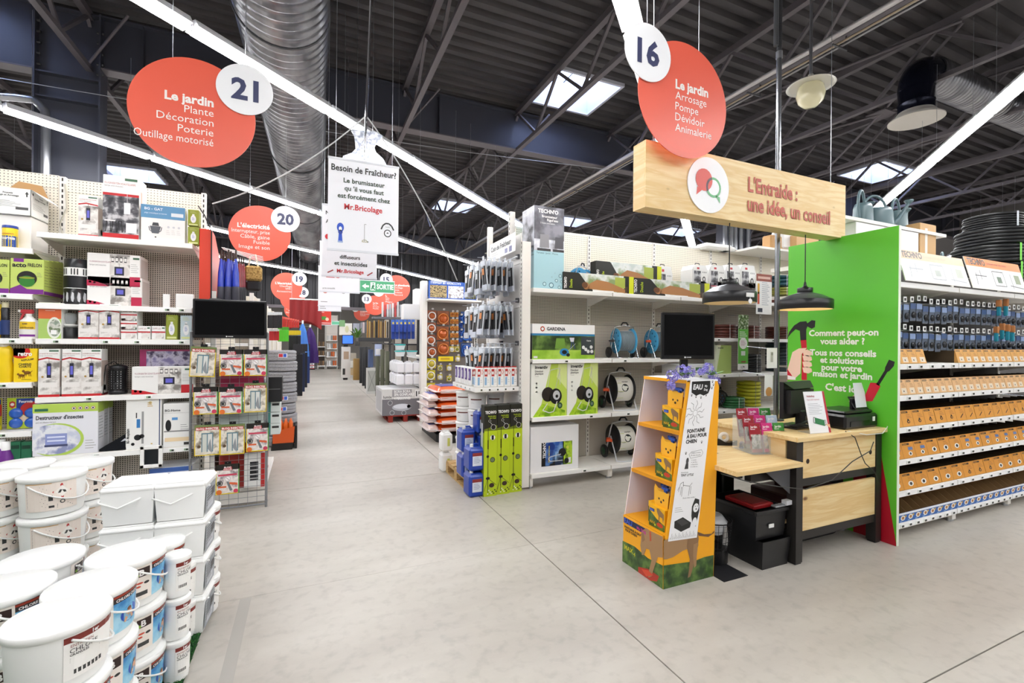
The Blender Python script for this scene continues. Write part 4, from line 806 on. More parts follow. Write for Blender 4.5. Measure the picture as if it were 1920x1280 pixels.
carton('product_carton','black storage box on end shelf right of the mesh rack','box',at(503,730,Y=5.05).x-.02,5.02,at(503,753,Y=5.05).z,.14,.2,.24,col='131316',front=lambda p:p.rect(.1,.5,.8,.03,'6a6a6a'))
for i,v in enumerate((797,775,757)): carton('tool_case','white and teal carton, %s of the stack right of the mesh packs'%('lower','middle','upper')[i],'box',at(500,780,Y=5.1).x,5.08,at(503,815,Y=5.08).z+.11*i,.12,.2,.105,col='dfe6e4',front=lambda p:p.rect(0,0,.3,1,'4a8a84').rect(.4,.6,.5,.2,'222222'),group='white and teal cartons')
# black and orange stand on floor
a=at(510,848,Z=0); t=thing('floor_stand','black floor stand holding orange cleaner bottles by the left aisle','display stand',(a.x-.02,a.y+.1,0))
M().ext([(0,0,0),(.27,0,0),(.3,0,.22),(.02,0,.22)],(0,.4,0),mat('151210',.5)).build('tray',t); M().add([(.02,-.004,.1),(.29,-.004,.1),(.3,-.004,.33),(.02,-.004,.26)],[(0,1,2,3)],mat('d0561c',.4)).build('orange_front',t)
M().box(.3,.05,.0,.33,.4,.33,BLACK).build('side_panel',t)
for i in range(4):
    for j in range(2): M().lathe([(.03,.22),(.035,.25),(.03,.36),(.012,.4),(.012,.42),(0,.42)],mat('e0661a',.35),12,(.05+.065*i,.08+.1*j,0)).build('orange_bottle',t)
# corrugated hose coils
FLEX=noise_mat('corrugated_grey_hose',[(.3,'6b6b70'),(.6,'a2a2a6')],120,2,.4,stretch=(1,1,1),bump=.4)
cx=at(528,700,Y=7.7).x
for i in range(9):
    z=.3+i*.155-.155; t=thing('hose_coil','wrapped grey corrugated hose coil, %s from the floor in the tall stack'%('lowest','second','third','fourth','fifth','sixth','seventh','eighth','topmost')[i],'hose',(cx+random.uniform(-.015,.015),7.7,z-.13),0,'corrugated hose coils in a tall stack')
    m=M()
    for k in range(3): m.torus((0,0,.03+.046*k),.185,.028,FLEX,28,8).torus((0,0,.03+.046*k),.135,.026,FLEX,20,6)
    m.build('coil',t)
    m=M(); 
    for a_ in(.3,1.7,2.9,4.1,5.2): m.box(.1,-.02,.0,.222,.02,.15,mat('d8d8dc',.15,0,0,.35)) if a_==5.2 else None
    M().lathe([(.216,.01),(.218,.08),(.216,.14)],mat('d0d0d6',.12,0,0,.18),28,caps=False).build('plastic_wrap',t)
    if i in(0,3,4,8):
        p=P(.12,.06,wrap(.22,-pi/2-.1,.05)); p.rect(0,0,1,1,'e6e6ea',1,4); p.rect(.05,.1,.45,.8,'c8303a',2,2); p.rect(.55,.1,.35,.8,'2f5ac0',2,2); p.build('label',t)
# hanging goods further down the left aisle
bay('shelving_bay','cream gondola bay side seen behind the hose coils','' and 0 or -.75,8.6,.35,.3,2.6,(.16,),group='far left gondolas') if False else None
FE=[]
def endcap(name,lab,X,Y0,L,top,shelves,side=1,dark=False):
    """gondola end facing the aisle; side=1 faces +X, -1 faces -X"""
    c=mat('2a2a2d',.5) if dark else SHF
    t=thing(name,lab,'shelf',(X,Y0 if side>0 else Y0+L,0),pi/2*side,'far gondola ends')
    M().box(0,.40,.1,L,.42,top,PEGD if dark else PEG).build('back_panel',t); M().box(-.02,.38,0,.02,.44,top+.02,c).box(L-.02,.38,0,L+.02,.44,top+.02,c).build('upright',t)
    for z in shelves: M().box(.01,0,z-.035,L-.01,.4,z,c,.003).build('shelf',t)
    return t
def wallbay(lab,X,Y,w,top,shelves,goods=(),cols=('d8d8d8','c8602a','8a8a8a','b8b4a8'),lm=''):
    t=bay('shelving_bay',lab,X,Y,w,.4,top,shelves,pz0=.1,panel_h=1.2)
    return t
LX=-.42
seg=[(8.6,1.1),(10.6,1.1),(12.6,1.1),(14.6,1.1),(16.6,1.1)]
for i,(y,L) in enumerate(seg):
    endcap('end_unit','cream gondola end, %s beyond the hose coils on the left of the aisle'%('first','second','third','fourth','fifth')[i],LX,y,L,2.3,(.16,.6,1.05),1)
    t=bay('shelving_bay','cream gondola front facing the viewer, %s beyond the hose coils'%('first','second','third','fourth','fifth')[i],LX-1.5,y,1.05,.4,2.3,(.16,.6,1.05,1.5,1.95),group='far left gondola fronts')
# coat-like items: blisters, gloves, parasols
def strip(name,lab,cat,u,v0,v1,Y,w,c,c2=None,th=.03,g=None,rz=0):
    a=at(u,v0,Y=Y);b=at(u,v1,Y=Y); t=thing(name,lab,cat,(b.x,Y,b.z),rz,g); h=a.z-b.z
    M().box(-w/2,-th/2,0,w/2,th/2,h*.78,mat(c,.35),.004).build('body',t); M().box(-w/2,-th/4,h*.8,w/2,th/4,h*.97,mat(c2 or 'e6e6e6',.4),.002).cyl((0,0,h*.93),(0,th*1.5,h*.97),.003,STEEL,5).build('header_card',t); return t
for i in range(5): strip('tool_pack','black tool on clear card, %s of the far hanging row above the hose coils'%('first','second','third','fourth','fifth')[i],'tool pack',506+i*4.6,584,615,8.3+.02*i,.07,'202024','d8dde0',g='far hanging tool packs')
for i in range(3): strip('tool_pack','red hanging pack, %s of three above the hose coils'%('first','second','third')[i],'tool pack',509+i*5,616,638,8.5+.02*i,.07,'b8262a','e0e0e0',g='far red packs')
for i in range(3): strip('work_glove','bright green glove, %s of three hanging beyond the hose coils'%('first','second','third')[i],'glove',526+i*5,612,640,9.0+.02*i,.09,'5cc832','4aa52a',g='green gloves')
for i in range(8): strip('brush_pack','red handled brush, %s in the far hanging row'%('first','second','third','fourth','fifth','sixth','seventh','eighth')[i],'brush',528+i*4.4,592+i,614,9.2+.03*i,.035,'d23a32','e86a5a',g='red handled brushes')
for i in range(4): strip('tool_pack','black and yellow tool pack, %s in the far row under the brushes'%('first','second','third','fourth')[i],'tool pack',545+i*5,618,668,9.6+.03*i,.07,('1d1d20','26262a','1d1d20','2a2a30')[i],'e8d030',g='black and yellow tool packs')
def parasol(u,v0,v1,Y,lab,c,r):
    a=at(u,v0,Y=Y);b=at(u,v1,Y=Y); t=thing('closed_parasol',lab,'parasol',(b.x,Y,0)); h=a.z; z0=b.z
    vs=[];n=16; rings=((1,z0),(.9,z0+(h-z0)*.3),(.55,z0+(h-z0)*.75),(.12,h-.02),(.02,h))
    for q,z in rings:
        for i in range(n): rr=r*q*(1 if i%2 else .72); vs.append((rr*cos(2*pi*i/n),rr*sin(2*pi*i/n),z))
    M().add(vs,[(j*n+i,j*n+(i+1)%n,(j+1)*n+(i+1)%n,(j+1)*n+i) for j in range(4) for i in range(n)],mat(c,.7)).build('folded_canopy',t); M().cyl((0,0,z0-.03),(0,0,h+.04),.018,WHITE,8).cyl((0,0,h),(-.35,.1,h+.02),.006,STEEL,6).build('pole',t)
parasol(567,604,668,10.6,'closed bright blue parasol standing in the far left aisle','4a86d8',.14); parasol(581,612,680,11.2,'closed dark purple parasol right of the blue one','3c1a66',.2)
# big red canopy
a=at(543,560,Y=13.4);b=at(603,620,Y=13.4); t=thing('red_canopy','big dark red awning fabric hanging behind the left signs','awning',(a.x,13.4,b.z)); w=b.x-a.x;h=a.z-b.z
m=M(); n=14
for k in range(2):
    vs=[]
    for i in range(n+1): x=w*i/n; y=.05*sin(i*1.9)+.3*k; vs+=[(x,y,h*(.05+.25*abs(sin(i*pi/n)))*(1-k*.2)),(x,y*.3,h)]
    m.add(vs,[(2*i,2*i+2,2*i+3,2*i+1) for i in range(n)],mat('8f1216',.6),True)
m.build('fabric',t); M().cyl((0,0,h),(w,0,h),.02,WHITE,8).cyl((.05,0,h),(.05,0,6.1-b.z),.004,STEEL,5).cyl((w-.05,0,h),(w-.05,0,6.1-b.z),.004,STEEL,5).build('roller_bar',t)
# paint-like carton stack by the purple parasol
for i in range(3):
    for j in range(2): 
        a=at(577+j*9,690-i*9,Z=.02+.16*i) if False else at(580,692,Z=0)
        carton('product_carton','white and red small carton, %s row, %s, at foot of the purple parasol'%(('bottom','middle','top')[i],('left','right')[j]),'box',a.x-.1+.17*j,a.y-.5,.05+.16*i,.165,.2,.155,col='e9e6e6',front=lambda p:p.rect(0,0,1,.25,'b82a30').rect(.2,.4,.3,.4,'222a5a'),group='small cartons by the purple parasol')
tag(M().box(at(580,692,Z=0).x-.13,at(580,692,Z=0).y-.53,0,at(580,692,Z=0).x+.27,at(580,692,Z=0).y-.2,.05,BLACK,.004).build('plinth'),'low black plinth under the small white and red cartons','plinth')
# far end wall shelving
k=0
for i,(u0,u1) in enumerate(((596,611),(612,634))):
    Y=27.5; a=at(u0,640,Y=Y);b=at(u1,640,Y=Y); w=b.x-a.x-.02
    dk=i==0
    t=bay('shelving_bay','%s shelving bay facing the viewer at the far end of the aisle'%('dark' if dk else 'white'),a.x,Y,w,.45,3.0 if not dk else 2.6,(.2,.75,1.25) if dk else (.2,.7,1.15,1.6),peg=mat('4a413a',.6) if dk else mat('efe9e2',.5),lip=SHF)
    for s,z in enumerate((.2,.75,1.25) if dk else (.2,.7,1.15,1.6)):
        n=3 if dk else 5
        for j in range(n):
            c=('7a5a3a','5a4a3a','8a6a4a')[j%3] if dk else ('d8d8d8','efefef','9a9a9a','c8602a','d06a30')[(j+s)%5 if s<2 else j]
            carton('product_carton','small %s, %s from left, %s shelf from the floor, %s'%(('brown pot' if dk else 'boxed tin'),ordn(j+1),ordn(s+1),('dark far bay' if dk else 'white far bay')),'box',a.x+.04+(w-.08)/n*j,Y+.04,z,(w-.08)/n*.8,.2,.26,col=c,group='goods on far end shelf %d %d'%(i,s))
a=at(596,568,Y=20.3)

for i in range(4): strip('hanging_coverall','dark coverall, %s of four hanging below the far blue parasol'%('first','second','third','fourth')[i],'coverall',558+i*5,642,742-i*8,9.4+.5*i,.16,('15161c','1f2a4a','24252c','2a3f7a')[i],'2a2a30',.06,g='dark hanging coveralls')
# ================= RIGHT OF THE AISLE, FAR =================
ORD=['first','second','third','fourth','fifth','sixth','seventh','eighth','ninth','tenth','eleventh','twelfth']
RX=2.05
# pipe fitting gondola
YB1=8.96
t=bay('shelving_bay','white framed bay hung with ringed pipe fitting packs beside the aisle',RX+.03,YB1,1.1,.12,2.73,(.2,),peg=PEGX,pz0=.15,bdepth=.3)
M().box(-.05,-.02,0,.06,.16,2.74,SHF).build('end_post',t)
z=at(840,563,Y=YB1).z; s=M().box(.03,-.3,z-.035,1.08,.1,z,SHF,.003).build('shelf',t)
M().box(.03,.12,z,1.08,.14,2.73,SHF).build('upper_panel',t)
bay('shelving_bay','second pipe fitting bay hidden behind the nearer stacks',RX+1.15,YB1,1.0,.12,2.73,(.2,),peg=PEGX,pz0=.15,bdepth=.3)
a=at(803,527,Y=YB1-.25);b=at(893,560,Y=YB1-.25)
def rac(p):
    p.text('RACCORDER LES APPAREILS',.66,.97,.13,'e8eef8',b=1,rot=pi,mw=.62)
    p.rect(.03,.06,.34,.7,photo('0d0d0d','c9b07a','2a1a10',30),2); p.rect(.4,.06,.32,.7,photo('d8dce6','e9ecf4','8a7a78',20),2); p.rect(.75,.06,.24,.7,photo('2a2c1a','6a6a4a','15160c',20),2)
x1=at(893,540,Y=YB1-.25).x; x0=at(803,540,Y=YB1-.25).x; w=x1-x0; h=at(840,528,Y=YB1-.25).z-z
t=thing('header_board','blue header board with three pictures and upside-down lettering on top shelf','header board',(x0,YB1-.27,z)); M().box(0,0,0,w,.01,h,mat('1d55b4',.4)).build('board',t); p=P(w,h,plane((0,0,0),(1,0,0),(0,0,1))); rac(p); p.build('print',t)
yf=YB1+.08
def ringpack(u,v,r,lab,ring,inner,card,g,cw=None,hook=True):
    a=at(u,v,Y=yf); R=r*yf/FPX*1.05; t=thing('fitting_pack',lab,'fitting pack',tuple(a),0,g); cw=cw or R*1.15
    M().box(-cw*.9,.002,-R*1.0,cw*.9,.006,R*1.25,mat(card,.4)).build('card',t)
    M().torus((0,-.01,0),R*.82,R*.13,mat(ring,.25,.2),20,6,'Y').build('ring',t); M().lathe([(R*.7,.0),(R*.6,-.02),(0,-.024)],mat(inner,.2,.2),16,ax='Y').build('bubble',t)
    m=M().cyl((0,.05,R*1.5),(0,-.06,R*1.5),.0025,STEEL,5).box(-.018,-.062,R*1.4,.018,-.058,R*1.4+.03,WHITE).box(-.009,-.0635,R*1.4+.008,.009,-.062,R*1.4+.022,BLACK); m.build('hook_tag',t)
for i,(u,v) in enumerate(((810,592),(809,615),(808,638),(810,660),(809,682),(807.6,704),(807.6,728))): ringpack(u,v,8,'white ringed fitting pack, %s from the top of the leftmost column'%ORD[i],'f0efec',('a8552a' if i not in(4,5) else 'b8a83a'),'8a4a2a' if i<4 else 'c8b82a','white ringed fitting packs')
for i,(u,v) in enumerate(((831,597),(830,626),(831,654))): ringpack(u,v,11,'large orange fitting pack, %s of three in the second column'%('top','middle','bottom')[i],'c8783a','b85a24','8c4a20','orange fitting packs')
for i,(u,v) in enumerate(((875,598),(874,628),(875,657))): ringpack(u,v,11,'large blue round fitting pack, %s of three'%('top','middle','bottom')[i],'2a62b8','1c3c80','15407e','blue fitting packs')
for i in range(5):
    for j in range(2): ringpack(848+j*8,590+i*13,3.6,'small orange fitting pack, row %s, %s column of the narrow pair'%(ORD[i],('left','right')[j]),'c8843a','a8622a','d89030','small orange fitting packs')
for i in range(4): ringpack(864,596+i*14,3.6,'small blue fitting pack, %s beside the big blue ones'%ORD[i],'2f5ab0','1f3f8a','2a4a9a','small blue fitting packs')
for i,(u,v) in enumerate(((847,655),(857,655),(858,673),(825,690),(825,707),(825,727),(842,690),(842,710),(848,730))): ringpack(u,v,4.5,'small yellow fitting pack, %s of the scattered lower ones'%ORD[i],'e8e4d8','8a8a2a' if i%2 else 'e0e0dc','c8b428','small yellow fitting packs')
a=at(822,668,Y=yf-.03);b=at(850,677,Y=yf-.03); carton('yellow_ticket','long yellow price ticket among the fitting packs','ticket',a.x,yf-.03,b.z,b.x-a.x,.004,a.z-b.z,col='f0d81c',front=lambda p:p.rect(.15,.3,.6,.4,'c8a020'))
# header behind & white display
for (u0,u1,v0,v1,Y,lab) in ((757,792,567,600,9.9,'white carton on top behind the fitting bay post'),(775,792,540,566,10.4,'small white carton above the aisle shelf')):
    a=at(u0,v0,Y=Y);b=at(u1,v1,Y=Y); 
# gondola end with jerrycans, facing the aisle
t=endcap('end_unit','white gondola end holding white jerrycans and blue mops',RX,9.12,1.25,2.2,(),-1)
zs=[at(760,721,Y=9.15).z,at(740,668,Y=9.15).z]
for zz in zs:
    s=M().box(.0,0-.02,zz-.03,1.24,.4,zz,SHF,.003).build('shelf',t); M().box(.0,-.024,zz-.05,1.24,-.02,zz-.004,RAIL).build('price_rail',s)
M().box(1.24,0.0,zs[0]-.03,1.25,.4,zs[0]+.02,RAIL).build('side_rail',t)
def jerry(name,lab,X,Y,Z,w,d,h,c,cap,g,lbl=None,rz=0):
    t=thing(name,lab,'jerrycan',(X,Y,Z),rz,g)
    M().box(0,0,0,w,d,h*.86,mat(c,.3),w*.12).box(w*.12,d*.1,h*.84,w*.88,d*.9,h*.9,mat(c,.3),w*.1).build('body',t)
    M().cyl((w*.25,d*.3,h*.88),(w*.25,d*.3,h),w*.11,mat(cap,.4),12).build('cap',t)
    M().tube([(w*.4,d*.5,h*.89),(w*.45,d*.5,h*.97),(w*.75,d*.5,h*.97),(w*.82,d*.5,h*.88)],w*.06,mat(c,.3),6).build('grip',t)
    if lbl: p=P(w*.6,h*.5,plane((w*.2,-.0005,h*.2),(1,0,0),(0,0,1))); lbl(p); p.build('label',t)
    return t
xa=at(743,700,Y=9.15).x; 
for r in range(2):
    for c in range(3):
        jerry('white_jerrycan','white jerrycan, %s row, %s from the aisle, on the gondola end'%(('lower','upper')[r],('first','second','third')[c]),xa+.165*c,9.13,zs[0]+.235*r,.158,.2,.23,'f1f1f6','e8e8ee','white jerrycans on the gondola end')
for r in range(2):
    for c in range(3): jerry('white_jerrycan','white jerrycan, %s row, %s one receding along the aisle side'%(('lower','upper')[r],('first','second','third')[c]),xa,9.36+.22*c,zs[0]+.235*r,.158,.2,.23,'f1f1f6','e8e8ee','white jerrycans on the gondola end')
def basin(X,Y,Z,r,lab,n):
    t=thing('plastic_basin',lab,'basin',(X,Y,Z),0,'turquoise lidded basins'); h=.11
    M().lathe([(r*.75,0),(r*.98,h*.8),(r,h*.84)],mat('e9eff2',.2),24).build('bowl',t); M().lathe([(r*1.04,h*.8),(r*1.05,h),(r*.9,h*1.02),(0,h*1.02)],mat('2fb4b4',.3),24).build('lid',t)
for i,(u,k,lab) in enumerate(((750,0,'lower basin of the left pair above the jerrycans'),(750,1,'upper basin of the left pair above the jerrycans'),(772,0,'lone turquoise lidded basin on the right'))): basin(at(u,660,Y=9.25).x,9.25,zs[1]+.125*k+(.13 if 0 else 0),.105,lab,i)
m0=None
for i in range(6):
    for j in range(2):
        a=at(737+i*7.5,598+j*13,Y=9.2+.1*j); t=thing('mop_refill','blue packaged mop head, %s row, %s of six'%(('upper','lower')[j],ORD[i]),'mop head',(a.x,9.2+.1*j,a.z-.26),0,'blue mop heads hanging over the basins')
        M().box(-.035,-.02,0,.035,.02,.2,mat('1c3f9a',.4),.012).build('mop_head',t); M().box(-.032,-.022,.15,.032,.022,.25,mat('3d6cc4',.3),.004).box(-.015,-.023,.16,.015,-.022,.2,mat('e8c83a')).cyl((0,0,.24),(0,.2,.25),.003,STEEL,5).build('header_card',t)
# box on red pallet
a=at(716,776,Y=9.1);b=at(789,776,Y=9.1);tp=at(750,729,Y=9.1)
zb=.13
def lumi(p):
    p.rect(0,0,1,.62,'77757a'); p.rect(.0,.62,1,.38,'d9d8d6'); p.rect(.25,.7,.5,.28,'9c9a9e',2); p.text('BORA BORA',.3,.86,.1,'f0f0f0',b=1,mw=.42); p.text('SPA GONFLABLE',.3,.74,.1,'f6f6f6',b=2,mw=.52); p.text('4 PERSONNES',.3,.6,.1,'f6f6f6',b=2,mw=.42); p.text('lumix',.03,.66,.1,'555555',b=1)
    p.rect(.84,.66,.14,.3,'f6f6f6',3); p.rect(.86,.7,.03,.2,'333333',4); p.rect(.93,.76,.02,.14,'333333',4); p.ell(.5,.3,.25,.14,'b9bcc4',3); p.ell(.5,.33,.22,.09,'dfe2ea',4)
    for x,y in((.2,.48),(.25,.1),(.68,.32),(.55,.08)): p.ell(x,y,.06,None,'d0d0d4',3); p.ell(x,y,.05,None,'6a6a70',4)
carton('product_carton','large grey and white inflatable spa carton on red pallet','box',a.x,9.08,zb,b.x-a.x,.9,tp.z-zb,col='dcdcde',front=lumi,side=lambda p:p.rect(.1,.1,.8,.8,'bdbdc2'))
def pallet(name,lab,X,Y,w,d,h,mt,rz=0):
    t=thing(name,lab,'pallet',(X,Y,0),rz)
    for i in range(5): M().box(0,d*i/5+.01,h-.02,w,d*(i+.8)/5,h,mt).build('board',t)
    for x in(0,w/2-.04,w-.08):
        M().box(x,0,h-.04,x+.08,d,h-.02,mt).build('board',t); M().box(x,0,0,x+.08,d,.018,mt).build('board',t)
        for y in(0,d/2-.05,d-.1): M().box(x,y,.018,x+.08,y+.1,h-.04,mt).build('block',t)
    return t
pallet('red_pallet','red wooden pallet under the spa carton',a.x+.12,9.06,b.x-a.x-.1,.95,.128,mat('8c2416',.7))
# farther gondola ends on the right
for i,y in enumerate((11.2,13.2,15.4)): endcap('end_unit','dark gondola end, %s past the jerrycans on the right of the aisle'%ORD[i],RX,y,1.2,2.3,(.3,1.5),-1,dark=True)
def post_thing(name,lab,cat,u0,u1,v0,v1,Y,col,dd=.12,shape='box',g=None,front=None):
    a=at(u0,(v0+v1)/2,Y=Y);b=at(u1,(v0+v1)/2,Y=Y);T=at((u0+u1)/2,v0,Y=Y);B=at((u0+u1)/2,v1,Y=Y); w=b.x-a.x; z0=max(B.z,0) if B.z>.12 else 0
    if shape=='box': return carton(name,lab,cat,a.x,Y,z0,w,dd,T.z-z0,col=col,group=g,front=front)
    o=M().lathe([(w/2,0),(w/2,T.z-z0-.01),(w/2-.01,T.z-z0)],mat(col,.6) if isinstance(col,str) else col,14).build(name,None,((a.x+b.x)/2,Y,z0)); return tag(o,lab,cat,g)
for i in range(3): post_thing('carpet_roll','khaki rolled mat, %s of three standing past the jerrycan end'%ORD[i],'rolled mat',704+i*9,712+i*9,652+i*3,742,10.6-.25*i,'5a5c4a',shape='cyl',g='khaki rolled mats')
post_thing('product_carton','white framed carton with crossed lines by the rolled mats','box',688,706,690,738,11.2,'d9dad6',.2,front=lambda p:(p.rect(.1,.1,.8,.8,'b8bab4'),p.line([(.1,.1),(.9,.9)],.01,'888888',3),p.line([(.1,.9),(.9,.1)],.01,'888888',3)))
post_thing('blue_roll','blue-grey upright roll with round end, left of the khaki mats','roll',690,700,655,688,11.4,'56678f',shape='cyl')
for i in range(4): post_thing('dark_roll','black upright roll, %s in the row along the right of aisle'%ORD[i],'roll',674+i*5,679+i*5,650,718+i*5,13.2-.5*i,('1d1e22','2b2c30','17181c','3a3a3e')[i],shape='cyl',g='black upright rolls')
post_thing('blue_pack','light blue and white bag pack hanging at the near end of the dark shelf','pack',703,716,645,667,10.4,'b9c6e8',.06,front=lambda p:p.rect(.1,.1,.8,.5,'f0f2f8'))
post_thing('bench_top','dark grey display bench top over the upright rolls','bench',672,735,633,640,10.9,'3c3c3f',.5)
for i in range(10): post_thing('wooden_pole','gold and brown pole, %s of the upright bundle by sign 13'%ORD[i],'pole',688+i*4.2,690.4+i*4.2,600+(i*7)%5,633,11.4-.05*i,('b98a42','d9b26a','6a4a2a','c9a25a','2a221c')[i%5],.04,g='upright curtain poles')
for i in range(9): post_thing('clear_tube_pack','clear and red tube pack, %s of the bundle under sign 15'%ORD[i],'tube pack',716+i*4.8,719+i*4.8,566+(i*5)%6,594,10.6,('e6e4e6','c84a4a','dcdfe4','b8bcc4')[i%4],.05,g='clear tube packs')
post_thing('hook_shelf','grey shelf ledge carrying the clear tube packs','shelf',700,762,594,598,10.6,'6a6a70',.3)
post_thing('white_cabinet','tall white cabinet panel beside the fitting bay post','cabinet',757,792,570,598,9.6,'f0eff0',.3); post_thing('white_cabinet','narrow white upright panel above the blue mops','cabinet',779,793,541,572,9.9,'ecebec',.3)
post_thing('info_kiosk','white information kiosk standing in the far aisle','kiosk',641,657,650,708,14.5,'e6e4e4',.3,front=lambda p:p.rect(.2,.6,.6,.25,'b9a08a').rect(.1,.1,.3,.2,'333333'))
t=thing('kiosk_screen','small lit blue screen on the far kiosk','screen',tuple(at(652,645,Y=14.4))); w=.14; M().box(-w-.02,0,0,w+.02,.04,.27,BLACK).build('casing',t); M().box(-w,-.002,.02,w,-.0005,.25,mat('3a6cf0',.3,0,1.0)).build('display_panel',t)
post_thing('kiosk_cabinet','dark box base under the far screen','kiosk',644,652,646,712,14.6,'1c1c20',.2)
t=thing('potted_plant','green leafy plant in the far aisle right of the blue screen','plant',(at(670,640,Y=13.6).x,13.6,at(670,640,Y=13.6).z)); m=M()
for i in range(26):
    a_=i*2.4; r=.05+.1*random.random(); h=.15+.2*random.random(); m.add([(0,0,h*.3),(r*cos(a_)-.03*sin(a_),r*sin(a_)+.03*cos(a_),h),(r*1.5*cos(a_),r*1.5*sin(a_),h*1.15),(r*cos(a_)+.03*sin(a_),r*sin(a_)-.03*cos(a_),h)],[(0,1,2,3)],mat('4c7a26',.5))
m.build('leaves',t); M().lathe([(.06,-.12),(.08,.02),(.07,.03)],mat('3a3a3a',.5),14).build('pot',t)
post_thing('striped_curtain','grey striped fabric samples hanging under sign 12','fabric sample',662,675,606,624,14.0,'8e93a4',.05,g=None,front=lambda p:[p.rect(.1+.2*i,.02,.08,.96,'c9ccd6') for i in range(4)])
for i,(u,c) in enumerate(((676,'8a8a92'),(680,'c9b8ba'),(684,'5a5a60'))): post_thing('striped_curtain','narrow fabric strip, %s right of striped samples'%ORD[i],'fabric sample',u,u+3.5,604,624,13.8,c,.04,g='narrow fabric strips')
post_thing('rolled_paper','brown roll bundle low in the far aisle right of the kiosk','roll',662,675,672,712,13.4,'8a6a32',shape='cyl'); post_thing('wall_poster','white far panel above the kiosk screen','panel',636,660,606,628,15.2,'f0efe8',.05,front=lambda p:p.ell(.6,.5,.15,.3,'d8d8b0')); post_thing('green_flag_card','tilted green card above the far panel','card',636,647,600,612,15.0,'7fae78',.02)
for i in range(3): post_thing('product_carton','beige and white carton, %s of the pile beside the far kiosk'%('lowest','middle','top')[i],'box',658,668,690-14*i,703-14*i,14.2,('c9b08a','dcdad4','b8b0a4')[i],.2,g='pile of beige cartons')
# ================= NEAR GONDOLA END WITH POOL PRODUCTS =================
YN=4.46
t=thing('end_unit','white gondola end hung with garden tools above stacked pool tubs','shelf',(2.08,YN,0),pi/2*0,'near gondola end')
m=M(); z=.05
for z in(.05,.52,.99,1.46,1.93,2.4): M().box(0,.03,z,.012,.98,z+.466 if z<2.3 else 2.72,mat('e4e1de',.45)).build('back_panel',t)
m=M().box(-.012,-.04,.02,.085,.02,2.62,SHF); z=.3
while z<2.6: m.box(-.0135,-.012,z,-.012,-.003,z+.022,SLOT); z+=.045
m.build('upright',t); m=M().box(-.01,.98,.02,.05,1.03,3.0,SHF).box(-.01,.3,2.62,.05,.35,3.02,SHF); z=2.65
while z<3: m.box(-.0115,.318,z,-.01,.33,z+.03,SLOT); z+=.055
m.build('rear_upright',t)
s=M().box(-.5,.04,1.06,-.005,.83,1.085,SHF,.003).box(-.5,.04,1.035,-.492,.83,1.085,SHF).box(-.5,.035,1.035,-.005,.043,1.085,SHF).build('shelf',t)
M().box(-.503,.04,1.04,-.5005,.83,1.082,RAIL).build('price_rail',s); M().box(-.5,.031,1.04,-.005,.0345,1.082,RAIL).build('price_rail',s)
for i in range(4):
    o=price_tag(s,-.504,1.045,.2+.15*i,.03,True); o.rotation_euler=(0,0,-pi/2)
for i in range(5): price_tag(s,-.45+.09*i,1.045,.031,.03,True)
for z in(2.45,1.98,1.52): M().box(-.03,.06,z,.0,.1,z+.05,GREYM).box(-.03,.5,z,0,.54,z+.05,GREYM).cyl((-.03,.05,z+.02),(-.03,.95,z+.02),.008,STEEL,6).build('hook_bar',t)
# clear tool packs
random.seed(3)
def toolpack_mesh(k):
    m=M(); c=('1a1b20','24262e','14151a')[k%3]
    m.box(-.012,-.06,-.25,-.004,.06,-.0,mat('c4c8ce',.15,0,0,1),.003)
    m.box(-.02,-.035,-.2,-.008,-.01,-.04,mat(c,.4),.004).box(-.022,.005,-.22,-.008,.03,-.06,mat(c,.4),.004).box(-.0225,-.05,-.245,-.0123,.05,-.2,mat('c9d0de')).box(-.0225,-.045,-.05,-.0123,.045,-.01,mat('dde4ee')).box(-.023,-.02,-.12,-.012,.02,-.07,mat('d8843a' if k%2 else 'c9ccd2'))
    m.box(-.008,-.02,0,-.005,.02,.03,mat('e0e4ea')); return m.mesh('tool_pack')
TPM=[toolpack_mesh(i) for i in range(4)]
n=0
for r,(z,xs) in enumerate(((2.42,6),(1.95,6),(1.5,6))):
    for j in range(4):
        y=YN+.14+.17*j; zz=z
        for i in range(xs):
            x=2.03-.062*i-.02; o=D.objects.new('garden_tool_pack',TPM[(i+j)%4]); COL.objects.link(o); o.location=(x,y,zz-.03*(j%2)); o.scale=(1,1.35,1.3); o.rotation_euler=(0,random.uniform(-.12,.12),0)
            tag(o,'garden tool pack, %s row, %s hook from the post, %s from the panel'%(('top','middle','lowest')[r],ORD[j],ORD[i]),'tool pack','garden tool packs, %s hook row'%('top','middle','lowest')[r])
        tag(M().cyl((2.06,y,zz+.022),(1.63,y,zz+.022),.0025,STEEL,5).build('display_hook'),'steel display hook, %s row, %s from the white post'%(('top','middle','lowest')[r],ORD[j]),'hook')
def coin(p): p.text('Coin de Fraîcheur',.06,.5,.28,'16181c',b=1,mw=.85); p.rect(.62,.1,.1,.25,'6a6a9a'); p.rect(.78,.08,.1,.3,'6a6a9a'); p.lines(.1,.35,.3,2,.12)
t=thing('shelf_poster','white handwritten style poster above the hanging tool packs','poster',(2.0,YN+.75,2.52)); M().box(0,-.75,0,.003,0,.2,WHITE).build('sheet',t); p=P(.75,.2,plane((0,0,0),(0,-1,0),(0,0,1))); coin(p); p.build('print',t)
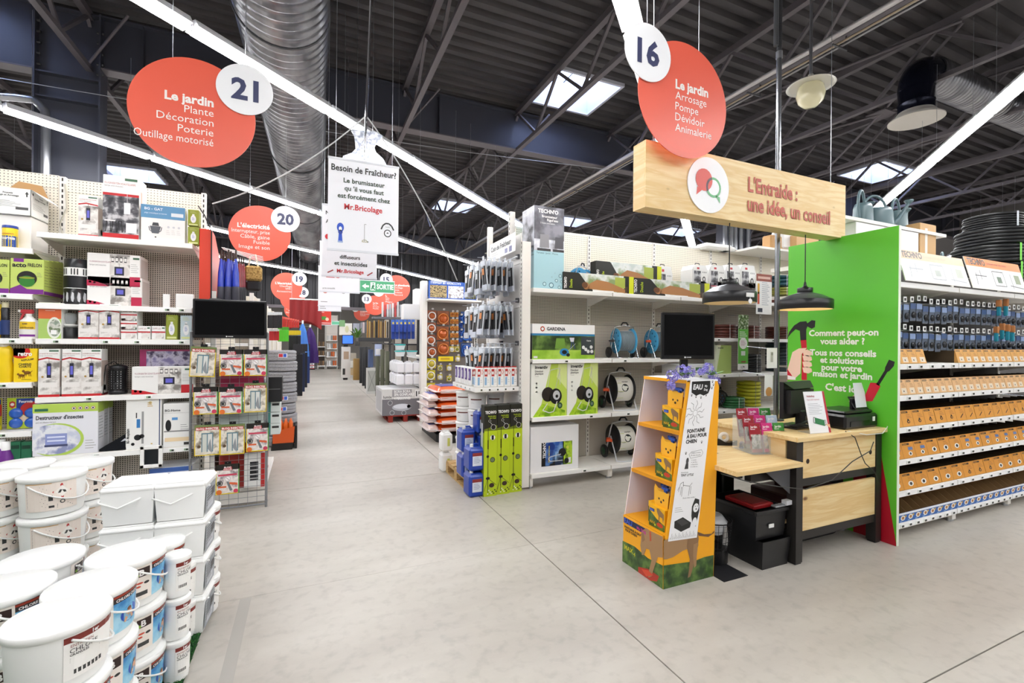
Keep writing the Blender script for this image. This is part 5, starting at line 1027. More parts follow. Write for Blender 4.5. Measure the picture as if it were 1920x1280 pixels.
# boxes on the shelf
def chl(p): p.rect(.12,.55,.45,.38,'b5322c'); p.rect(.18,.65,.3,.15,'eeeeee',2); p.rect(.15,.1,.3,.4,'8fb8dc',1); p.q([(.8,.62),(.95,.78),(.8,.94),(.65,.78)],'c8503a',2); p.q([(.8,.68),(.89,.78),(.8,.88),(.71,.78)],'f6f6f6',3); p.lines(.55,.35,.35,2,.1)
zs_=1.087
for i in range(6):
    x=1.6+.077*i; pxo=carton('pool_product_box','white pool product box with red label, %s from the aisle along the shelf front'%ORD[i],'box',x,YN+.05,zs_,.072,.1,.2,front=chl,side=chl,group='red labelled pool boxes'); M().box(.005,.01,.2,.067,.06,.212,mat('b82a28',.4)).build('red_lid',pxo)
for i in range(5): carton('pool_product_box','white box with purple label, %s along the aisle side of the shelf'%ORD[i],'box',1.59,YN+.2+.12*i,zs_,.1,.1,.19,front=chl,side=lambda p:p.rect(.1,.3,.8,.65,'5a3f8a').rect(.2,.4,.2,.4,'e8e8f4',2),group='purple labelled pool boxes')
# white round tubs
def small_label(r,h,a0,draw,W_=None,zz=0,nm='label'):
    pass
def rtub(name,lab,X,Y,Z,r,h,g,ang=-pi/2,draw=None,handle=True,Wl=None,hl=None,lidc='f6f6f4'):
    t=thing(name,lab,'tub',(X,Y,Z),0,g); wc=mat('f5f5f3',.3)
    M().lathe([(r*.86,0),(r*.88,.006),(r*.95,h*.84)],wc,32).build('body',t)
    M().lathe([(r*.965,h*.82),(r*1.0,h*.83),(r*1.0,h*.93),(r*.97,h*.95),(r*.93,h*.94),(r*.9,h*.965),(0,h*.97)],mat(lidc,.28),32).build('lid',t)
    if handle:
        n=12; pts=[]
        for i in range(n+1):
            b_=pi*i/n; 
            pts.append((r*1.0*cos(b_),-r*1.03*sin(b_)*.98,h*.76-h*.42*sin(b_)))
        R_=Matrix.Rotation(ang+pi/2+.9,4,'Z'); mm=M(); mm.T=R_; mm.tube(pts,.004,wc,6); mm.build('handle',t)
    if draw:
        Wl=Wl or r*1.5; hl=hl or h*.55; p=P(Wl,hl,lambda x,y,l:wrap(r*.90+.07*r*(y+h*.15)/h,ang-Wl/2/(r*.93),h*.15)(x,y,l)); draw(p); p.build('label',t)
    return t
def plab(p): p.rect(.1,.75,.8,.14,'6a3a30',1,6); p.lines(.1,.55,.3,3,.1,'9a9a9a')
for i in range(5): rtub('pool_tub','round white tub, %s from the floor in the stack under the shelf corner'%ORD[i],1.72,YN+.36,.14+.172*i,.105,.17,'tub stack under the shelf corner',-pi/2-.5,plab,False)
for i in range(5): rtub('pool_tub','round white tub, %s from the floor in the stack by the end panel'%ORD[i],1.93,YN+.36,.14+.172*i,.105,.17,'tub stack by the end panel',-pi/2-.5,plab,False)
for i in range(5): rtub('pool_tub','round white tub, %s from the floor in the rear aisle-side stack'%ORD[i],1.66,YN+.62,.14+.172*i,.105,.17,'rear aisle-side tub stack',-pi/2-.6,plab,False)
pallet('wooden_pallet','small wooden pallet under the stacked pool products',1.53,YN+.14,.5,.8,.138,PALLET)
for j,(x,y,lab) in enumerate(((1.5,YN+.92,'aisle corner'),)):
    for i in range(2): jerry('white_jerrycan','white jerrycan with yellow label, %s one at the pallet %s'%(('lower','upper')[i],lab),x-.02,y,.0+.245*i,.13,.16,.24,'f2f2f0','f0f0ee','white jerrycans at the pallet corner',lambda p:p.rect(.5,.1,.4,.8,'d8dc6a'))
for i in range(2): jerry('white_jerrycan','white jerrycan with red label, %s one on the pallet behind the blue ones'%('lower','upper')[i],1.56,YN+.2,.14+.2*i,.13,.16,.195,'f4f4f2','f0f0ee','white jerrycans on the pallet',lambda p:p.rect(.1,.6,.6,.2,'8a4a3a'))
def bl(p): p.rect(0,0,1,1,'d9e0ee',1); p.rect(0,.75,1,.25,'8a3030',2); p.lines(.15,.6,.7,4,.12,'6a7aa8',.03,3)
B_=[(1.485,YN-.07,0,'front column'),(1.44-.0,YN+.1,.0,'left column')]
for i in range(2): jerry('blue_jerrycan','blue jerrycan, %s of the front column beside the lime boxes'%('lower','upper')[i],1.485,YN-.08,.262*i,.165,.2,.26,'1c3fa0','f2f2f2','blue jerrycans',bl)
for i in range(2): jerry('blue_jerrycan','blue jerrycan, %s of the middle column on the pallet edge'%('lower','upper')[i],1.5-.075,YN-.02+.15,.1+.262*i,.16,.2,.26,'1c3fa0','f2f2f2','blue jerrycans',bl) if 0 else jerry('blue_jerrycan','blue jerrycan, %s of the middle column on the pallet edge'%('lower','upper')[i],1.48,YN+.15,.14+.262*i,.155,.2,.26,'1c3fa0','f2f2f2','blue jerrycans',bl)
jerry('blue_jerrycan','blue jerrycan, topmost of all, right beside the round tubs',1.63,YN+.1,.6,.135,.16,.25,'1c3fa0','f2f2f2','blue jerrycans',bl)
for i in range(2): jerry('blue_jerrycan','blue jerrycan, %s one behind between the columns and lime boxes'%('lower','upper')[i],1.655,YN+.1,.14+.23*i,.12,.16,.228,'1c3fa0','f2f2f2','blue jerrycans',None)
def lime(p):
    p.rect(0,0,1,.72,'b5cc1c',1); p.q([(0,.72),(1,.72),(1,.78),(0,.74)],'6a7a14',1); p.text("TECHN'O",.06,.91,.03,'f6f6f6',b=2,mw=.86); p.text('Douche solaire',.3,.875,.014,'b5cc1c',b=1,mw=.6); p.text('avec rinçage',.4,.855,.014,'b5cc1c',b=1,mw=.5)
    p.line([(.3,.86),(.3,.1)],.006,'222416',3); p.rect(.26,.52,.08,.1,'111111',3); p.ell(.42,.87-.04,.1,None,'d8d8d8',3); p.ell(.42,.87-.04,.08,None,'111111',4); p.line([(.48,.81),(.7,.77)],.004,'d8d8d8',3); p.ell(.7,.76,.2,None,'c9c9c9',3); p.ell(.7,.76,.17,None,'1a1a1a',4)
    p.ell(.65,.645,.19,None,'f4f4f4',3); p.rect(.56,.62,.18,.05,'1a1a1a',4); p.ell(.65,.4,.19,None,'1a1a16',3); p.ell(.65,.4,.15,None,'6a7a5a',4); p.ell(.28,.44,.1,.015,'111111',4); p.line([(.3,.2),(.02,.06)],.004,'222416',3); p.line([(.3,.2),(.95,.12)],.004,'222416',3); p.line([(.3,.2),(.3,.03)],.005,'222416',3); p.ell(.3,.2,.16,.015,'15160c',4); p.ell(.6,.12,.2,.025,'3a2a20',4)
    for i in range(8): p.ell(.3+(i*.37)%.65,.03+(i%3)*.018,.05,None,'1c1e10' if i%2 else 'f0f2e0',3)
x0=at(905,850,Y=YN-.06).x
for i in range(3):
    o=carton('solar_shower_box','tall black and lime box, %s of three beside the blue jerrycans'%ORD[i],'box',x0+.147*i,YN-.1+.015*i,0,.14,.1,.915,col='1a1b12',front=lime,side=lambda p:(p.rect(0,0,1,.7,'8fa318'),p.rect(.2,.3,.4,.5,'c9ccd4',2)),group='tall black and lime boxes')
# orange bags on a black base
t=tag(M().ext([(1.86,8.1,0),(1.84,7.05,0),(1.92,6.86,0),(2.5,6.86,0),(2.5,8.1,0)],(0,0,.12),mat('131315',.5)).build('black_plinth'),'low black plinth under the orange bags','plinth')
def pillow(X,Y,Z,w,d,h,c,lab,g,k=0,rz=0):
    t=thing('salt_bag',lab,'bag',(X,Y,Z),rz,g); n=10; vs=[];fs=[]
    for sgn in(1,-1):
        o=len(vs)
        for i in range(n+1):
            for j in range(n+1):
                a=i/n*2-1;b=j/n*2-1; q=max(0,(1-a**4)*(1-b**4))**.45; wr=.08*sin(a*9+k)*cos(b*7+k*2)*q
                vs.append((a*w/2,b*d/2,h/2+sgn*(h/2*q*(1+.15*wr*3))+ .01*sin(a*5+k)*(1-q)))
        for i in range(n):
            for j in range(n): f=(o+i*(n+1)+j,o+(i+1)*(n+1)+j,o+(i+1)*(n+1)+j+1,o+i*(n+1)+j+1); fs.append(f if sgn>0 else f[::-1])
    M().add(vs,fs,mat(c,.25,0,0,1,.4),True).build('sack',t)
    m=M(); m.box(-w/2,-d/2-.012,h/2-.005,w/2,-d/2+.006,h/2+.005,mat('e9e3e6',.2)).box(-w/2-.04,-d/2,h/2-.006,-w/2+.006,d/2,h/2+.006,mat('f0e6e6',.2)); m.build('sealed_edge',t)
    M().box(-w*.3,-d*.25,h*.97,w*.3,d*.25,h*1.03,mat('5a64b0',.3)).box(-w*.38,-d/2*.99,h*.3,w*.3,-d/2*.9,h*.7,mat('f0d8d0',.3)).build('printed_patch',t); return t
for i in range(6): pillow(2.1,7.45-.05*(i%2),.12+.118*i,.5,.95-.04*i,.135,'e4622a','orange and white salt bag, %s from the plinth'%ORD[i],'stacked orange bags',i)
for i in range(5): pillow(1.8,7.3+.12*(i%2),.14+.12*i,.16,.6,.12,'f0dcd8','white end of a plastic salt bag, %s from the plinth at the aisle side'%ORD[i],'white plastic bag ends',i+9)
# ================= WATERING GONDOLA =================
YW=4.40; WX=2.18; BW_=1.02; wz=[.155,.755,1.375,2.135]
bn=['first','second','third','fourth','fifth']
for i in range(5):
    zz=list(wz) if i<2 else [.155,at(1380,770,Y=YW).z+.02,at(1380,703,Y=YW).z+.02,at(1390,637,Y=YW).z+.02,2.135]
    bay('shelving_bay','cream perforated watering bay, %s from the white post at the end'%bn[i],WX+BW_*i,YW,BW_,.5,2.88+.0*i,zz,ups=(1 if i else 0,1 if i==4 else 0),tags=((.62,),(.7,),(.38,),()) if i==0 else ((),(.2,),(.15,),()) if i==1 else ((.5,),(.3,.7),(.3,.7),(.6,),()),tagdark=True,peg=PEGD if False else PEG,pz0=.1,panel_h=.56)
tag(M().box(WX,YW+.5,2.88,WX+BW_*5,YW+.53,2.9,SHF).build('top_rail'),'cream capping rail along the top of the watering gondola','rail')
z4_=wz[3]; yF=YW+.05
# mister box
a=at(1001,500,Y=yF);b=at(1057,500,Y=yF);tp=at(1030,388,Y=yF)
def mister(p):
    p.rect(0,.6,1,.4,photo('2c2c32','55555e','8a8a96',4)); p.rect(0,0,1,.46,'a9d2dd',1); p.rect(0,.46,1,.14,photo('8a8a94','c9ccd8','eef0f6',7),2) ; p.text("TECHN'O",.12,.92,.045,'f8f8f8',b=2,mw=.72); p.text('Brumisateur',.25,.865,.03,'f0f0f0',b=1,mw=.6); p.text("Rigol'eau",.42,.825,.03,'f0f0f0',b=1,mw=.45); p.text('2 buses orientables',.2,.79,.018,'f0f0f0',mw=.65)
    p.q([(.18,.5),(.2,.66),(.48,.66),(.5,.5)],'8a8a90',3); p.q([(.68,.5),(.7,.64),(.98,.64),(.98,.5)],'4a4a52',3); p.rect(.1,.46,.45,.03,'2a2a30',4); p.rect(.62,.46,.38,.03,'2a2a30',4); p.text('Terrasse - Jardin - Piscine',.08,.425,.02,'3a5a6a',mw=.85)
    for x,y,r in((.35,.06,.06),(.58,.05,.08),(.85,.03,.05),(.75,.11,.05),(.88,.17,.055),(.92,.1,.04),(.6,.15,.02),(.7,.2,.015)): p.ell(x,y,r,None,'3f6a80',3); p.ell(x,y,r*.72,None,'c3e2ea',4)
carton('product_carton','tall blue and grey patio mister box standing on the top shelf end','box',a.x,yF,z4_,b.x-a.x,.3,tp.z-z4_,col='b5d8e2',front=mister,side=lambda p:(p.rect(0,.48,1,.52,photo('3a3a40','c9c9d4','f0f2f8',4)),p.text("TECHN'O",.1,.92,.04,'f8f8f8',b=2,mw=.8),p.rect(0,.4,1,.12,photo('1c1e26','5a5c68','a9d2dd',9),2)))
def shower(p):
    p.rect(0,0,1,1,'171713'); p.q([(.22,.95),(.36,.2),(.45,0),(.85,0),(.85,1),(.2,1)],photo('c9d4d0','e8ecea','8aa06a',5),2); p.rect(.72,.3,.15,.6,'a9b84a',3); p.rect(.93,0,.07,1,'d8e01e',2); p.text("TECHN'O",.045,.1,.42,'f6f6f6',b=2,l=4,rot=pi/2,mw=.13) ; p.text('Douche',.12,.15,.25,'b5cc1c',b=1,l=4,rot=pi/2,mw=.1)
    S='b07a4a'; p.ell(.31,.3,.045,.2,S,4); p.q([(.33,.2),(.42,.6),(.6,.55),(.8,.22),(.9,.1),(.9,.35),(.8,.4),(.62,.75),(.46,.72),(.36,.5)],S,4) if 0 else p.q([(.33,.15),(.9,.02),(.9,.2),(.62,.6),(.46,.68),(.36,.45)],S,4); p.ell(.29,.34,.04,.17,'6a4022',5); p.rect(.4,.0,.3,.1,'f0f0f0',5); p.rect(.87,.05,.04,.35,'4a3424',5)
pos=[(1056,1188,514,z4_,yF-.02,'front left'),(1187,1330,526,z4_,yF-.02,'front right'),(1117,1240,494,z4_+.13,yF+.12,'upper')]
for u0,u1,v,z,y,w_ in pos:
    o=pxc('shower_box','long black boxed shower with sunbather picture, %s one on the top shelf'%w_,'box',u0,u1,v,z,y,.12,col='1a1a16',front=shower,group='long sunbather boxes')
carton('shower_box','plain long box under the upper sunbather box','box',at(1120,520,Y=yF+.12).x,yF+.12,z4_,.6,.12,.125,col='1a1a16')
# hose reels
HB='4aa3d0'
def reel(lab,X,Y,Z,s,fc,hose,frame,rz,style='blue',g='hose reels',hub='e0562a'):
    t=thing('hose_reel',lab,'hose reel',(X,Y,Z),rz,g); t.scale=(s,s,s)
    F=mat(fc,.35); R=.19; cz=.26
    for x in(-.13,.13):
        m=M(); m.lathe([(.05,x-.008),(R,x-.006),(R+.004,x),(R,x+.006),(.05,x+.008)],F,32,(0,0,cz),'X')
        m.T=None; m.build('side_disc',t)
        if style=='blue':
            m=M()
            for k in range(10):
                a_=2*pi*k/10; m.box(-.001,-.012,-.03,.001,.012,.03,mat('173a5a')) if 0 else m.cyl((x-.01,.13*cos(a_),cz+.13*sin(a_)),(x+.01,.13*cos(a_),cz+.13*sin(a_)),.016,mat('1f5f88',.5),8)
            m.build('disc_holes',t)
    m=M()
    if style=='label':
        m.lathe([(.155,-.12),(.16,-.11),(.16,.11),(.155,.12)],mat('efeee6',.35),28,(0,0,cz),'X',caps=False)
        p=P(.22,.3,lambda x,y,l:Vector((-.11+x,-(.1605+.0004*l)*cos((y-.15)/.16+.2),cz+(.1605+.0004*l)*sin((y-.15)/.16+.2)))); p.m=m
        p.rect(0,0,.45,.35,'c9cf6a',1); p.rect(0,.7,.3,.3,'c9cf6a',1); p.ell(.5,.5,.22,.17,'23262a',2); p.text('aquajet',.35,.75,.07,'333333',b=1); p.text('tuyau',.1,.3,.06,'555555')
        m.build('labelled_hose_wrap',t)
    else:
        for k in range(9): m.torus((-.11+.0275*k,0,cz),.14,.0145,mat(hose,.4),26,6,'X')
        m.build('wound_hose',t)
        mm=M(); mm.box(-.125,-.01,cz+.15,.125,.01,cz+.158,mat('e0e0e0')).build('hose_tie',t)
    ch=CHROME if frame=='chrome' else mat(frame,.35); m=M()
    for x in(-.165,.165):
        m.tube([(x,.13,.02),(x,.05,.25),(x,.0,.4),(x*.92,-.02,.47),(0,-.03,.5)],.009,ch,8); m.tube([(x,-.16,.0),(x,-.1,.12),(x,.0,.3)],.009,ch,8)
    m.tube([(-.165,-.16,.005),(-.1,-.2,.005),(.1,-.2,.005),(.165,-.16,.005)],.008,ch,8); m.cyl((-.17,0,cz),(.17,0,cz),.012,GREYM,10)
    m.build('tube_frame',t)
    for x in(-.2,.2):
        m=M().lathe([(.0,x-.02),(.075,x-.02),(.085,x-.01),(.085,x+.01),(.075,x+.02),(0,x+.02)],BLACK,24,(0,.1,.085),'X'); m.lathe([(0,x-.023),(.052,x-.021),(.052,x+.021),(0,x+.023)],mat('1f4a30' if style!='blue' else '1c1c1e',.4),20,(0,.1,.085),'X'); m.build('wheel',t)
    M().cyl((-.17,0,cz),(-.21,0,cz),.02,mat(hub,.4),12).box(-.22,-.11,cz-.02,-.2,.02,cz+.02,mat(hub,.4),.006).cyl((-.22,-.09,cz),(-.28,-.09,cz),.016,mat(hub,.4),10).build('crank',t)
    M().tube([(-.06,-.03,.5),(-.03,-.03,.54),(.03,-.03,.54),(.06,-.03,.5)],.012,BLACK,8).build('grip',t)
    return t
def rpos(u,Y): return at(u,650,Y=Y).x
reel('blue hose reel with chrome frame and grey hose on the third shelf',rpos(1171,YW+.25),YW+.27,wz[2],.8,HB,'7f8c94','chrome',-.2,'blue',hub='3a3a3c')
reel('second blue hose reel with orange crank partly behind the square screen',rpos(1236,YW+.25),YW+.27,wz[2],.8,HB,'5a6c78','chrome',-.1,'blue')
reel('blue hose reel with orange crank behind the sunbather boxes',rpos(1092,YW+.3),YW+.34,z4_+.0,.68,'4f9fce','8a8a8e','b9bcc2',.5,'blue')
reel('light blue hose reel right of the other one on the top shelf',rpos(1163,YW+.36),YW+.36,z4_+.06,.62,'6ab0d8','8a8a8e','b9bcc2',-.6,'blue')
reel('black hose reel with white labelled hose on the second shelf',rpos(1164,YW+.25),YW+.27,wz[1],.92,'17181a','dddddd','c9cbd0',-.15,'label')
reel('black hose reel with white labelled hose on the bottom shelf',rpos(1166,YW+.25),YW+.24,wz[0],.92,'17181a','dddddd','c9cbd0',-.1,'label')
reel('small white and black hose reel near the green boxed reel',rpos(1352,YW+.2)-.1,YW+.2,at(1380,703,Y=YW).z+.02,.42,'e4e4e0','dddddd','c9cbd0',.3,'label')
reel('small black hose reel beside the green hose coils',rpos(1355,YW+.2),YW+.25,at(1380,770,Y=YW).z+.02,.5,'1a1b1e','33363a','55585c',.5,'blue',hub='2a2a2c')
def gard(p):
    p.rect(0,.72,1,.28,'f6f6f6'); p.rect(0,.67,1,.06,'2f7fb0',2); p.text('GARDENA',.22,.82,.09,'2a2a2e',b=2,mw=.3)
    for k in range(8): a_=k*pi/4; p.ell(.155+.02*cos(a_),.86+.045*sin(a_),.015,None,'d0451e',2)
    p.ell(.155,.86,.02,None,'f6f6f6',3); p.rect(0,0,1,.68,photo('1f2e14','3f5a24','7a9a4a',5)); p.rect(0,0,1,.26,photo('7fae2a','9cc63e','b4d65a',4),2); p.q([(.35,.3),(.37,.6),(.5,.6),(.52,.3)],'6f9a3a',3); p.ell(.5,.2,.075,.11,'2f86c0',4); p.ell(.5,.2,.04,.06,'1a1a1e',5); p.ell(.56,.12,.03,.05,'17181a',5); p.line([(.56,.24),(.68,.45)],.004,'c9c9c9',5)
    p.q([(.58,.62),(.66,.62),(.65,.5),(.6,.5)],'dfe0ea',4); p.line([(.62,.5),(.6,.3)],.012,'3a4a7a',4); p.line([(.64,.5),(.67,.3)],.012,'3a4a7a',4)
    p.rect(.77,.12,.22,.53,'3d4248',5); 
    for x,y in((.81,.34),(.85,.28),(.94,.35),(.89,.22),(.95,.22)): p.ell(x,y,.025,None,'e8e8ea',6)
    p.text('Classic',.86,.52,.04,'f0f0f0',b=1,l=6); p.rect(.02,.03,.06,.06,'eeeeee',5)
pxc('product_carton','wide garden picture carton with blue band on the third shelf','box',998,1115,608,wz[2],YW+.03,.3,col='e8ebee',front=gard,side=lambda p:(p.rect(0,0,1,.7,'23282a'),p.rect(0,.67,1,.06,'2f7fb0',2)))
def inv(p):
    p.rect(0,0,1,1,'f4f6ee'); p.q([(.55,1),(1,1),(1,.0),(.2,0)],'c3dc5a',2); p.q([(.75,1),(1,1),(1,.5),(.7,.75)],'dcea9a',3); p.q([(.05,.0),(.95,0),(.95,.1),(.3,.25)],photo('8fc01c','b5d93a','6a9a1a',8),3)
    p.text('inventiv',.1,.91,.06,'26282c',b=2,mw=.42); p.text('Dévidoir',.1,.845,.035,'444444',b=1,mw=.26); p.text('plastique',.1,.8,.035,'444444',b=1,mw=.28); p.text('roues',.1,.76,.025,'aaaaaa')
    p.line([(.44,.5),(.52,.88),(.78,.92),(.8,.6)],.006,'c9ccd0',5); p.line([(.66,.5),(.8,.9)],.006,'b9bcc0',5); p.ell(.46,.42,.17,.14,'2a2422',6); p.ell(.68,.38,.17,.15,'1a1a1c',7); p.ell(.7,.4,.1,.09,'c9ccd2',8); p.ell(.71,.38,.04,None,'1a1a1c',9); p.rect(.5,.3,.2,.08,'1a1a1c',6); p.ell(.8,.2,.07,.06,'2f5a34',8); p.ell(.8,.2,.035,.03,'7a8a80',9); p.line([(.45,.25),(.32,.12),(.5,.07),(.62,.09),(.72,.28)],.01,'e2e4e6',8)
    for k in range(3): p.rect(.12,.62-.08*k,.05,.03,'d0d0d0')
for i,(u0,u1,v) in enumerate(((996,1063,682),(1064,1121,680))): pxc('product_carton','white and lime hose reel carton, %s of the pair on the second shelf'%('left','right')[i],'box',u0,u1,v,wz[1],YW+.03,.3,col='eef0ea',front=inv,side=lambda p:p.lines(.2,.9,.6,14,.05,'9a9a9a',.01),group='white and lime hose reel cartons')
def big(p):
    p.rect(.22,.12,.64,.52,'121212'); p.rect(.3,.12,.2,.52,photo('1c3a8a','5a8ad0','121212',6),2) ; p.rect(.5,.12,.18,.52,photo('2a5ab0','9ac0e8','1a2a4a',5),2); p.rect(.66,.12,.2,.52,photo('8fc01c','b5d93a','5a7a1a',8),2); p.text("TECHN'O",.305,.3,.07,'f6f6f6',b=2,rot=pi/2,l=5,mw=.3); p.text('Dévidoir métal sur roues',.385,.2,.04,'d8c83a',b=1,rot=pi/2,l=5,mw=.3)
    p.ell(.65,.4,.08,.09,'15161a',5); p.line([(.36,.28),(.4,.32),(.62,.36)],.008,'d8dade',6); p.line([(.36,.28),(.4,.22),(.66,.22)],.008,'d8dade',6); p.ell(.74,.2,.05,None,'15161a',6); p.ell(.76,.5,.03,None,'d8dc5a',6); p.rect(.77,.15,.06,.12,'f0f0f0',6); p.line([(.7,.45),(.76,.3)],.006,'15161a',6)
pxc('product_carton','big white carton with dark printed label on the bottom shelf','box',995,1085,798,wz[0],YW+.04,.34,col='f0f0f4',front=big)
# picture boxes on the top shelf
def wbox(p):
    p.rect(.1,.15,.45,.6,photo('2a2a2e','6a6a70','c9c9cc',16)); p.rect(.1,.1,.45,.05,'b84a5a',2)
    for k in range(3): p.ell(.68+.1*k,.7,.035,None,'444444',2); p.ell(.68+.1*k,.7,.02,None,'f4f4f4',3)
    p.ell(.75,.4,.1,.12,'3a3a3e',2); p.ell(.75,.4,.05,.07,'f4f4f4',3); p.line([(.8,.3),(.92,.18)],.006,'3a3a3e',3); p.rect(.02,.1,.02,.8,'c9c9c9'); p.rect(.3,.82,.15,.08,'c8404a')
def wedge(u0,u1,vt,z,Y,lab,g):
    vm=vt+20; a=at(u0,vm,Y=Y);b=at(u1,vm,Y=Y);T=at((u0+u1)/2,vt,Y=Y); w=b.x-a.x; h=T.z-z
    t=thing('water_hose_case',lab,'box',(a.x,Y,z),0,g)
    M().ext([(.0,0,0),(w*.9,0,0),(w,0,h*.2),(w,0,h*.75),(w*.88,0,h),(w*.12,0,h),(0,0,h*.8)],(0,.2,0),mat('f2f2f0',.45)).build('body',t); p=P(w,h,plane((0,0,0),(1,0,0),(0,0,1))); wbox(p); p.build('printed_face',t)
    M().tube([(w*.35,.05,h),(w*.38,.05,h+.03),(w*.62,.05,h+.03),(w*.65,.05,h)],.006,mat('3a3a3c',.4),6).build('handle',t)
for r,(us,vt,z) in enumerate((((1298,1330,1360,1390),527,z4_),((1232,1298,1330,1360,1388),497,z4_+.135))):
    for i,u in enumerate(us): wedge(u,u+29,vt+(i if r==0 else 0)+(2 if u==1232 else 0),z if not(r==1 and u==1232) else z4_+.0,YW+.06+(.12 if u==1232 else 0),'white cornered hose case with dark picture, %s row, %s from left'%(('lower','upper')[r],ORD[i]),'white hose cases on the top shelf')
# folded lying flat pack on top
tag(M().box(at(1310,470,Y=4.9).x,4.75,2.88,at(1360,470,Y=4.9).x,4.98,2.96,WHITE,.03).box(at(1345,470,Y=4.9).x,4.75,2.88,at(1366,470,Y=4.9).x,4.98,2.94,WHITE,.03).build('folded_cover'),'folded white cover lying on top of the watering gondola','cover')
# hose coils
def coil(lab,u0,u1,vt,z,Y,c,n=3,g='coils of garden hose',col2=None,tie='d8d8d8'):
    a=at(u0,vt,Y=Y);b=at(u1,vt,Y=Y); R=(b.x-a.x)/2*.74; H=at((u0+u1)/2,vt,Y=Y).z-z; t=thing('garden_hose_coil',lab,'hose',((a.x+b.x)/2,Y+R,z),0,g); r=H/n/2; mt=mat(c,.35); m=M()
    for k in range(n):
        m.torus((0,0,r+2*r*k),R-r,r,mt if not(col2 and k%2) else mat(col2,.35),30,7); m.torus((0,0,r+2*r*k),max(R-3*r,.03),r,mt,24,6)
    m.build('coil',t); m=M()
    for a_ in(-1.9,-1.2,.8,2.5): 
        d_=Vector((cos(a_),sin(a_),0)); n_=Vector((-sin(a_),cos(a_),0)); rr=R+.002; rin=max(R-4*r,.01)
        q=[d_*rin,d_*rr]; m.add([q[1]-n_*.004+Vector((0,0,0)),q[1]+n_*.004,q[1]+n_*.004+Vector((0,0,H+.002)),q[1]-n_*.004+Vector((0,0,H+.002)),q[0]-n_*.004+Vector((0,0,H+.003)),q[0]+n_*.004+Vector((0,0,H+.003))],[(0,1,2,3),(3,2,5,4)],mat(tie,.4))
    m.build('tie',t); return t
zc=at(1390,637,Y=YW).z+.022
for i,(u0,u1,s) in enumerate(((1352,1398,'left'),(1399,1441,'right'))):
    for k in range(2): coil('brown garden hose coil, %s one of the %s pair on the shelf'%(('lower','upper')[k],s),u0,u1,620-12*k+(2 if i else 0),zc+.068*k,YW+.03,'5a2a22',3,'brown hose coils')
zd=at(1380,703,Y=YW).z+.022
for k in range(3): coil('black garden hose coil, %s of three under the brown ones'%('lowest','middle','top')[k],1408,1440,690-13*k,zd+.065*k,YW+.03,'25282c',3,'black hose coils')
ze=at(1380,770,Y=YW).z+.022
coil('tall stack of yellow garden hose with thin grey stripe',1402,1443,716,ze,YW+.04,'c3c22a',7,'yellow hose',tie='9a9a8a')
coil('low green garden hose coil left of the yellow hose',1371,1412,746,ze,YW+.0,'2a6a3a',4,'green hose'); 
for k,(c,lab) in enumerate((('1f4a58','blue-grey coils nearest the top'),('8a8a3a','olive coils'),('5a2a22','dark red coils'))): coil('hose coils seen between post and green panel, %s'%lab,1462,1500,515+23*k,z4_+.26-.13*k+.002,YW+.05,c,3,'coils behind the steel post')
for k in range(4): coil('dark hose coil right of the steel post, %s of the lower pile'%ORD[k],1460,1502,690-18*k,zd+.09*k,YW+.05,'2c3a42',3,'dark coils right of the post')
coil('brown hose coil right of the steel post',1460,1502,612,zc,YW+.05,'5a2a22',5,'brown coil right of the post')
def inv2(p): p.rect(0,0,1,1,'e4ecd0'); p.q([(.3,1),(1,1),(1,0),(0,0)],'b9d27a',2); p.text('inventiv',.1,.88,.06,'26282c',b=1,mw=.5)
pxc('product_carton','pale green reel carton right of the square black screen','box',1343,1371,647,at(1380,703,Y=YW).z+.02,YW+.05,.2,col='dfe6cf',front=inv2)
pxc('product_carton','white labelled carton seen just above the blue flowers','box',1272,1335,683,wz[1],YW+.04,.3,col='e9ebee',front=lambda p:(p.lines(.1,.9,.5,5,.05),p.rect(.5,.85,.25,.08,'4a7a4a')))
def strip_tag(name,lab,u0,u1,v0,v1,Y,draw,clip=True):
    a=at(u0,(v0+v1)/2,Y=Y);b=at(u1,(v0+v1)/2,Y=Y);T=at((u0+u1)/2,v0,Y=Y);B=at((u0+u1)/2,v1,Y=Y); w=b.x-a.x;h=T.z-B.z
    t=thing(name,lab,'sign',(a.x,Y,B.z)); M().box(0,0,0,w,.003,h,WHITE).build('sheet',t); p=P(w,h,plane((0,0,0),(1,0,0),(0,0,1))); draw(p); p.build('print',t); M().cyl((w*.5,.0,h-.01),(w*.5,.25,h+.01),.003,STEEL,5).build('clip',t); return t
strip_tag('shelf_banner','green hose guide banner with white circle hanging below the top shelf',1384,1403,590,693,YW-.05,lambda p:(p.rect(0,.11,1,.89,'5cb03a'),p.rect(0,.74,1,.26,photo('2a3a1a','5a7a3a','c9d0c0',30),2),p.lines(.12,.68,.75,4,.035,'f0f8ec',.012,3),p.ell(.5,.48,.4,None,'f4f8f2',2),p.lines(.25,.52,.5,4,.025,'c88ab0',.008,3),p.rect(.3,.26,.4,.08,'dfe4e0',2),p.rect(.3,.13,.45,.03,'8a4a3a',3),p.text('1,79',.3,.03,.04,'333333',b=1)))
strip_tag('shelf_banner','white hose selection card with red header beside the steel post',1418,1447,514,589,YW-.07,lambda p:(p.rect(0,.82,1,.18,'8a3a26'),p.rect(.08,.25,.12,.3,'c84a2a',2),p.rect(.08,.5,.12,.26,'e8b03a',2),p.lines(.35,.78,.5,12,.05,'9aa0b0'),p.rect(.1,.05,.3,.1,'333a4a'),p.rect(.1,.88,.8,.06,'d8b0a0',2)))
